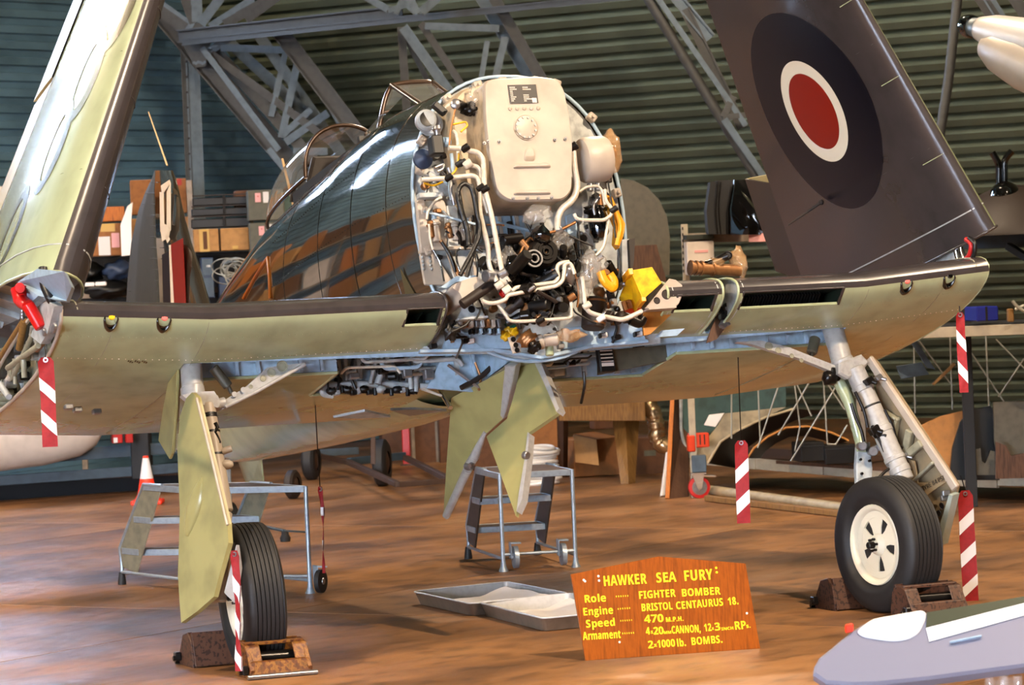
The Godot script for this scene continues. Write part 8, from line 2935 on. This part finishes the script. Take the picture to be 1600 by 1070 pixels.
func make_right_stores():
	# castor of a covered trolley
	var p := G(1093, 778)
	var o := thing("castor_truck", "braked castor with a red tyre under a small grey truck, by the upright board", "castor", at(p))
	var st := st0()
	var c := Vector3(0, 0.098, 0)
	var ax := Vector3(0.2, 0, 1).normalized()
	lathe(st, c - ax * 0.022, ax, [[0, 0.07], [0.004, 0.098], [0.04, 0.098], [0.044, 0.07]], 28)
	var ty := part("tyre", st, M.castor_red, o)
	st = st0()
	lathe(st, c - ax * 0.026, ax, [[0, 0], [0, 0.02], [0.006, 0.024], [0.01, 0.066], [0.006, 0.072], [0.046, 0.072], [0.052, 0.0]], 22)
	part("wheel_disc", st, M.steel, ty)
	st = st0()
	plate(st, [c + Vector3(-0.06, 0.12, 0.035), c + Vector3(0.05, 0.12, 0.035), c + Vector3(0.025, -0.01, 0.035), c + Vector3(0.0, -0.03, 0.035), c + Vector3(-0.02, 0.0, 0.035)], Vector3(0, 0, 0.006), 0.001)
	slab_box(st, c + Vector3(0.0, 0.125, 0), Vector3(0.14, 0, 0), Vector3(0, 0.016, 0), Vector3(0, 0, 0.1), 0.003)
	slab_box(st, c + Vector3(0.10, 0.10, 0.03), Vector3(0.11, -0.01, 0), Vector3(0, 0.02, 0), Vector3(0, 0, 0.05), 0.004)
	part("castor_fork", st, M.chrome, o)
	st = st0()
	box(st, c + Vector3(0.01, 0.21, -0.05), Vector3(0.13, 0.15, 0.1), 0.006)
	part("truck_frame", st, M.shelf_blue, o)
	# long low rack: shelf with joints, floor rails
	o = thing("low_rack", "long low rack with a jointed cream shelf edge, right, behind the landing gear", "rack", at(G(1250, 790)))
	var xf := o.transform.affine_inverse()
	var joints := [1080, 1133, 1182, 1234, 1288, 1345, 1410, 1480, 1560, 1680]
	for i in joints.size() - 1:
		st = st0()
		var y0 = 716.0 + (joints[i] - 1080) * 0.083
		var y1 = 716.0 + (joints[i + 1] - 1080) * 0.083
		if joints[i] >= 1480:
			y0 = 749.0
			y1 = 753.0
		var d0 = 32.0 - (joints[i] - 1080) * 0.0062
		var d1 = 32.0 - (joints[i + 1] - 1080) * 0.0062
		bar(st, P(joints[i] + 0.5, y0, d0), P(joints[i + 1] - 0.5, y1, d1), 0.03, 0.10, Vector3.UP, 0.003)
		part("shelf_edge", st, M.shelf_white, o, xf)
	st = st0()
	var q0 := P(1080, 710, 32.05)
	var q1 := P(1690, 752, 28.3)
	plate(st, [q0, q1, q1 + Vector3(0.3, 0, -1.4), q0 + Vector3(0.3, 0, -1.4)], Vector3(0, -0.03, 0))
	part("shelf_board", st, M.timber_dark, o, xf)
	st = st0()
	tube(st, [G(1112, 766, 0.05), G(1342, 797, 0.05)], 0.045, 12)
	part("floor_tube", st, M.panel_cream, o, xf)
	st = st0()
	bar(st, G(1105, 778, 0.03), G(1346, 806, 0.03), 0.06, 0.05, Vector3.UP, 0.005)
	part("floor_rail", st, M.timber, o, xf)
	for x in [1086, 1350, 1640]:
		st = st0()
		var b := P(x, 720, 32.2 - (x - 1080) * 0.0062)
		slab_box(st, Vector3(b.x, 0.55, b.z - 0.1), Vector3(0.07, 0, 0), Vector3(0, 1.1, 0), Vector3(0, 0, 0.07), 0.004)
		part("upright", st, M.shelf_grey, o, xf)
	# wire stays of the rack front
	var wires := [[[1143, 605], [1143, 685]], [[1184, 596], [1188, 690]], [[1184, 700], [1216, 604]], [[1240, 590], [1250, 665]], [[1250, 665], [1242, 705]], [[1240, 590], [1268, 650]], [[1270, 588], [1216, 680]], [[1286, 586], [1293, 694]], [[1293, 694], [1306, 694]], [[1306, 694], [1324, 664]], [[1312, 594], [1236, 720]], [[1286, 590], [1320, 640]], [[1428, 530], [1430, 645]], [[1484, 508], [1488, 640]], [[1540, 518], [1548, 700]], [[1436, 532], [1486, 600]], [[1510, 540], [1570, 630]], [[1556, 530], [1600, 575]], [[1560, 620], [1600, 560]]]
	for w in wires:
		st = st0()
		tube(st, [P(w[0][0], w[0][1], 29.6), P(w[1][0], w[1][1], 29.6)], 0.0075, 5)
		part("wire_stay", st, M.wire, o, xf)
	# panels and cowlings stored on it
	slat("engine_cowling", "large grey-green cowling panel with a pale edge behind the rack wires", "cowling", [[1066, 612], [1130, 605], [1228, 588], [1228, 636], [1150, 660], [1120, 712], [1080, 720], [1068, 690]], 31.6, 0.05, M.panel_green, "aircraft panels stored on the low rack")
	o = thing("pale_strip", "pale curved rim strip standing along the left edge of the grey-green cowling", "cowling", at(P(1076, 715, 31.5)), "aircraft panels stored on the low rack")
	st = st0()
	tube(st, bent([P(1064, 612, 31.5), P(1064, 680, 31.5), P(1077, 715, 31.5)], 0.4, 6), 0.016, 8)
	part("rim", st, M.primer, o, o.transform.affine_inverse())
	slat("swept_fairing", "cream swept panel lying across the grey-green cowling", "panel", [[1080, 712], [1086, 692], [1106, 684], [1122, 664], [1132, 646], [1228, 636], [1196, 652], [1150, 674], [1122, 695], [1106, 722], [1090, 716]], 31.3, 0.03, M.panel_cream, "aircraft panels stored on the low rack")
	slat("paper_sheet", "small white paper sheet stuck on the grey-green cowling", "paper", [[1100, 664], [1108, 648], [1132, 645], [1118, 667]], 31.2, 0.006, M.paper)
	o = thing("curved_fairing", "dark curved fairing with a pale lip leaning on the rack shelf", "fairing", at(P(1108, 722, 30.9)), "aircraft panels stored on the low rack")
	st = st0()
	var rings := []
	var lip := [[1106, 724], [1116, 706], [1126, 690], [1150, 674], [1196, 652], [1242, 638]]
	for k in 6:
		var r := []
		for q in lip: r.append(P(q[0] + k * 9, q[1] + k * (1.5 - (q[0] - 1106) * 0.005), 30.9 + 0.10 * k))
		rings.append(r)
	loft(st, rings, false)
	part("shell", st, M.panel_dark, o, o.transform.affine_inverse())
	st = st0()
	tube(st, rings[0], 0.012, 6)
	part("lip", st, M.panel_cream, o, o.transform.affine_inverse())
	o = thing("curved_fairing", "second dark curved fairing on the rack, nearer the leg, with a thin tan rim", "fairing", at(P(1180, 716, 30.3)), "aircraft panels stored on the low rack")
	st = st0()
	rings = []
	lip = [[1168, 716], [1178, 700], [1200, 682], [1228, 668], [1262, 666], [1300, 676], [1326, 688]]
	for k in 6:
		var r := []
		for q in lip: r.append(P(lerpf(q[0], 1250.0, k * 0.05), lerpf(q[1], 716.0, k * 0.06), 30.4 + 0.10 * k))
		rings.append(r)
	loft(st, rings, false)
	part("shell", st, M.panel_dark, o, o.transform.affine_inverse())
	st = st0()
	tube(st, rings[0], 0.011, 6)
	part("lip", st, M.panel_tan, o, o.transform.affine_inverse())
	for q in [[1252, 690, 1288, 722, "black plastic case on the rack shelf, left of two by the leg"], [1290, 694, 1340, 726, "black plastic case on the rack shelf, right of two by the leg"]]:
		crate("black_case", q[4], "case", q[0], q[1], q[2], q[3], 30.2, M.black, "black cases on the low rack", 0.3, 0.2, [["lid_line", 0.0, 0.18, 1.0, 0.24, "shelf_dark"]])
	crate("orange_block", "orange moulded block beside the paper sheet on the grey-green cowling", "block", 1078, 676, 1108, 700, 31.0, M.orange_paint, "", 0.12, 0.1, [["groove", 0.28, 0.1, 0.34, 0.8, "leather"], ["groove", 0.5, 0.1, 0.56, 0.8, "leather"], ["groove", 0.72, 0.1, 0.78, 0.8, "leather"]])
	crate("orange_block", "upright orange block at the foot of the grey-green cowling", "block", 1076, 680, 1086, 706, 30.95, M.orange_paint, "", 0.1, 0.1)
	# far right: big rudder-like panel in two colours and a grey door
	slat("spare_fairing", "tan panel with a curved edge standing on the rack behind the right leg door", "panel", [[1418, 752], [1424, 700], [1440, 664], [1470, 650], [1512, 640], [1500, 660], [1490, 700], [1486, 750]], 28.9, 0.04, M.panel_tan, "aircraft panels stored on the low rack")
	slat("spare_fairing", "dark green rounded panel overlapping the tan one on the right rack", "panel", [[1484, 750], [1488, 700], [1500, 660], [1516, 640], [1548, 634], [1560, 660], [1562, 750]], 28.8, 0.04, M.panel_dark, "aircraft panels stored on the low rack")
	slat("scrap_fairing", "small pale cut-out panel in front of the dark green one", "panel", [[1516, 742], [1514, 706], [1532, 700], [1534, 720], [1540, 724], [1548, 704], [1558, 706], [1556, 742]], 28.6, 0.02, M.panel_grey, "aircraft panels stored on the low rack")
	slat("access_hatch", "upright grey-brown access door at the right edge on the rack", "door panel", [[1552, 628], [1660, 624], [1660, 744], [1566, 748], [1554, 690]], 28.5, 0.05, M.panel_grey, "aircraft panels stored on the low rack")
	slat("scrap_fairing", "dark scalloped panel leaning on the grey-brown door at the right edge", "panel", [[1556, 748], [1556, 690], [1572, 696], [1580, 712], [1600, 708], [1640, 712], [1640, 746]], 28.3, 0.03, M.timber_dark, "aircraft panels stored on the low rack")
	# upper shelving on the right
	o = thing("tall_shelving", "dark shelving with a cream beam behind the right wing tip", "shelving", at(Vector3(P(1540, 510, 27.5).x, 0, -28.2)))
	xf = o.transform.affine_inverse()
	st = st0()
	bar(st, P(1400, 522, 28.6), P(1700, 510, 27.0), 0.03, 0.085, Vector3.UP, 0.003)
	part("shelf_edge", st, M.shelf_white, o, xf)
	st = st0()
	var u0 := P(1400, 512, 28.6)
	var u1 := P(1700, 499, 27.0)
	plate(st, [u0, u1, u1 + Vector3(0.3, 0, -1.0), u0 + Vector3(0.3, 0, -1.0)], Vector3(0, -0.02, 0))
	part("shelf_board", st, M.shelf_dark, o, xf)
	for x in [1515, 1690]:
		st = st0()
		var b := P(x, 600, 28.4)
		slab_box(st, Vector3(b.x, 1.0, b.z - 0.15), Vector3(0.09, 0, 0), Vector3(0, 2.0, 0), Vector3(0, 0, 0.07), 0.005)
		part("upright", st, M.shelf_dark, o, xf)
	st = st0()
	bar(st, P(1360, 385, 30.5), P(1700, 372, 29.0), 0.05, 0.11, Vector3.UP, 0.004)
	bar(st, P(1575, 384, 29.4), P(1640, 425, 29.0), 0.06, 0.06, Vector3.UP, 0.004)
	part("upper_beam", st, M.shelf_blue, o, xf)
	crate("blue_bundle", "bright blue wrapped bundle on the cream beam at the right", "bundle", 1526, 478, 1560, 502, 27.8, M.blue_bright, "", 0.3, 0.2, [["strap", 0.4, 0.0, 0.5, 1.0, "black"]])
	crate("small_block", "small tan block on the cream beam beside the blue bundle", "block", 1576, 482, 1584, 503, 27.5, M.timber, "", 0.1, 0.0)
	o = thing("bent_rods", "pale bent rods lying on the cream beam at the right edge", "rod", at(P(1590, 500, 27.4)))
	st = st0()
	tube(st, bent([P(1582, 470, 27.4), P(1590, 480, 27.4), P(1612, 492, 27.4)], 0.05), 0.014, 7)
	part("rod", st, M.wire, o, o.transform.affine_inverse())
	st = st0()
	tube(st, bent([P(1586, 484, 27.5), P(1602, 476, 27.5), P(1616, 480, 27.5)], 0.05), 0.014, 7)
	part("rod", st, M.wire, o, o.transform.affine_inverse())
	slat("blue_blade", "blue-grey folded blade crossing the dark space below the right wing tip", "blade", [[1400, 572], [1440, 566], [1452, 585], [1408, 592]], 29.0, 0.03, M.shelf_blue, "blue-grey blades below the right wing tip")  # one of two loose blue-grey blades, not a stand
	slat("blue_blade", "blue-grey blade pointing down to the right below the right wing tip", "blade", [[1420, 530], [1432, 532], [1462, 578], [1448, 574]], 28.9, 0.03, M.shelf_blue, "blue-grey blades below the right wing tip")
	slat("white_batten", "thin pale batten sloping below the right wing tip", "batten", [[1456, 600], [1490, 566], [1494, 570], [1460, 602]], 28.7, 0.02, M.timber, "")
	# perforated upright with its shelf
	o = thing("slotted_rack", "slotted pale upright and shelf behind the right inner wing", "rack", at(Vector3(P(1073, 428, 31.0).x, 0, -31.0)))
	xf = o.transform.affine_inverse()
	st = st0()
	bar(st, P(1069, 350, 31.0), Vector3(P(1071, 430, 31.0).x, 0.0, -31.0), 0.06, 0.05, Vector3.BACK, 0.003)
	var upr := part("upright", st, M.shelf_white, o, xf)
	for i in 8:
		st = st0()
		box(st, P(1066.5 + 0.2 * i, 357 + 9.5 * i, 30.968), Vector3(0.012, 0.026, 0.006))
		part("slot", st, M.black, upr)
	st = st0()
	bar(st, P(1076, 372, 31.0), P(1240, 368, 30.6), 0.04, 0.085, Vector3.UP, 0.003)
	part("shelf_edge", st, M.shelf_grey, o, xf)
	st = st0()
	plate(st, [P(1076, 366, 31.0), P(1240, 362, 30.6), P(1240, 362, 30.6) + Vector3(0, 0, -0.9), P(1076, 366, 31.0) + Vector3(0, 0, -0.9)], Vector3(0, -0.02, 0))
	part("shelf_board", st, M.shelf_dark, o, xf)
	st = st0()
	plate(st, [P(1170, 365, 30.6), P(1203, 364, 30.55), P(1203, 377, 30.55), P(1170, 378, 30.6)], Vector3(0, 0, 0.006))
	part("label", st, M.label_pink, o, xf)
	st = st0()
	bar(st, P(1072, 366, 31.9), Vector3(P(1074, 430, 31.9).x, 0.0, -31.9), 0.05, 0.06, Vector3.BACK, 0.004)
	part("rear_upright", st, M.shelf_blue, o, xf)
	o = crate("notice_tin", "white tin with a green lid and faint red print on the slotted rack", "tin", 1075, 376, 1115, 430, 30.7, M.white_paint, "", 0.25, 0.05, [["print", 0.28, 0.26, 0.78, 0.34, "label_pink"], ["print", 0.2, 0.62, 0.85, 0.69, "label_pink"]])
	st = st0()
	box(st, Vector3(0, 0.335, -0.125), Vector3(0.25, 0.045, 0.27), 0.006)
	part("lid", st, M.dark_green, o)
	# black ribbed drum on that shelf
	o = thing("black_housing", "black ribbed housing on the shelf beside the folded right wing", "housing", at(P(1155, 366, 30.7)))
	xf = o.transform.affine_inverse()
	st = st0()
	plate(st, [[1107, 366], [1104, 330], [1110, 284], [1124, 283], [1118, 325], [1121, 366]].map(func(q): return P(q[0], q[1], 30.5)), Vector3(0, 0, -0.4), 0.01)
	part("end_ring", st, M.shelf_dark, o, xf)
	st = st0()
	plate(st, [[1117, 366], [1115, 325], [1120, 282], [1160, 281], [1150, 300], [1142, 326], [1138, 366]].map(func(q): return P(q[0], q[1], 30.6)), Vector3(0, 0, -0.4), 0.01)
	part("drum", st, M.black, o, xf)
	st = st0()
	loft(st, [[P(1146, 281, 30.5), P(1138, 325, 30.5), P(1138, 366, 30.5)], [P(1150, 281, 30.44), P(1144, 326, 30.4), P(1142, 367, 30.44)], [P(1240, 281, 30.7), P(1240, 330, 30.7), P(1240, 366, 30.7)]], false)
	part("cover", st, M.black_gloss, o, xf)
	for x in [1121, 1126]:
		st = st0()
		tube(st, bent([P(x, 284, 30.48), P(x - 4, 325, 30.48), P(x, 366, 30.48)], 0.4, 5), 0.008, 6)
		part("bead", st, M.oily, o, xf)
	# quadrant-shaped sheet behind the bulkhead
	slat("quadrant_sheet", "plain grey-green sheet with a rounded corner standing behind the right of the bulkhead", "sheet", [[968, 430], [970, 279], [990, 282], [1012, 293], [1030, 312], [1042, 338], [1047, 372], [1046, 430]], 33.5, 0.03, M.panel_grey, "", 0.0)
	slat("tan_sheet", "brown tapering sheet below the rounded grey-green one", "sheet", [[984, 470], [986, 384], [1026, 382], [1042, 440], [1046, 470]], 32.8, 0.03, M.timber_dark)
	# dark domed boiler-like body with two pipes
	c = P(1592, 345, 29.3)
	o = thing("dark_dome", "dark brown domed body on the shelf right of the roundel wing", "dome", at(P(1592, 366, 29.3)))
	xf = o.transform.affine_inverse()
	st = st0()
	lathe(st, P(1592, 366, 29.3), Vector3.UP, [[0, 0.66], [0.02, 0.66], [0.10, 0.60], [0.22, 0.50], [0.33, 0.36], [0.40, 0.2], [0.42, 0.0]], 36)
	part("dome_shell", st, M.leather, o, xf)
	st = st0()
	lathe(st, P(1570, 296, 29.1), Vector3.UP, [[-0.05, 0.13], [0.0, 0.12], [0.03, 0.10], [0.06, 0.06], [0.08, 0.0]], 20)
	part("collar", st, M.black_gloss, o, xf)
	st = st0()
	tube(st, bent([P(1561, 290, 29.1), P(1561, 256, 29.1), P(1550, 238, 29.1)], 0.12, 6), 0.03, 10)
	part("pipe_stub", st, M.black_gloss, o, xf)
	st = st0()
	tube(st, bent([P(1570, 290, 29.1), P(1569, 250, 29.1), P(1581, 236, 29.1)], 0.12, 6), 0.03, 10)
	part("pipe_stub", st, M.black_gloss, o, xf)

func make_white_pod():
	var a := P(1503, 38, 24.0)
	var b := P(1620, 66, 23.2)
	var ax := (b - a).normalized()
	var o := thing("white_pod", "white and cream aircraft pod with a black rounded nose at the upper right", "pod", at(Vector3(P(1760, 100, 22.5).x, 0, P(1760, 100, 22.5).z)))
	var xf := o.transform.affine_inverse()
	var st := st0()
	lathe(st, a, ax, [[0, 0], [0.004, 0.03], [0.02, 0.055], [0.05, 0.075], [0.10, 0.084], [0.135, 0.078], [0.14, 0.07]], 26)
	part("nose_cone", st, M.black_gloss, o, xf, "glossy black nose")
	st = st0()
	lathe(st, a + ax * 0.135, ax, [[0, 0.066], [0.05, 0.07], [0.12, 0.09]], 26)
	part("collar", st, M.girder_pale, o, xf)
	st = st0()
	lathe(st, a + ax * 0.22, ax, [[0, 0.07], [0.02, 0.085], [0.2, 0.12], [0.6, 0.15], [1.2, 0.16], [1.4, 0.0]], 30)
	part("upper_body", st, M.pod_white, o, xf)
	st = st0()
	lathe(st, P(1536, 70, 23.7), (P(1640, 110, 23.1) - P(1536, 70, 23.7)), [[0, 0], [0.01, 0.05], [0.06, 0.095], [0.2, 0.15], [0.5, 0.2], [1.2, 0.22], [1.4, 0]], 28)
	part("lower_body", st, M.cream, o, xf)
	st = st0()
	tube(st, [P(1572, 81, 23.45), P(1600, 73, 23.2), P(1640, 62, 22.95)], 0.008, 6)
	part("seam", st, M.leather, o, xf)
	st = st0()
	var top := P(1760, 110, 22.5)
	tube(st, [top, Vector3(top.x, 0, top.z)], 0.06, 12)
	part("stand_post", st, M.girder, o, xf)
	st = st0()
	tube(st, [P(1700, 100, 22.8), top], 0.05, 10)
	lathe(st, Vector3(top.x, 0, top.z), Vector3.UP, [[0, 0], [0, 0.35], [0.03, 0.33], [0.05, 0.07]], 20)
	part("stand_foot", st, M.girder, o, xf)
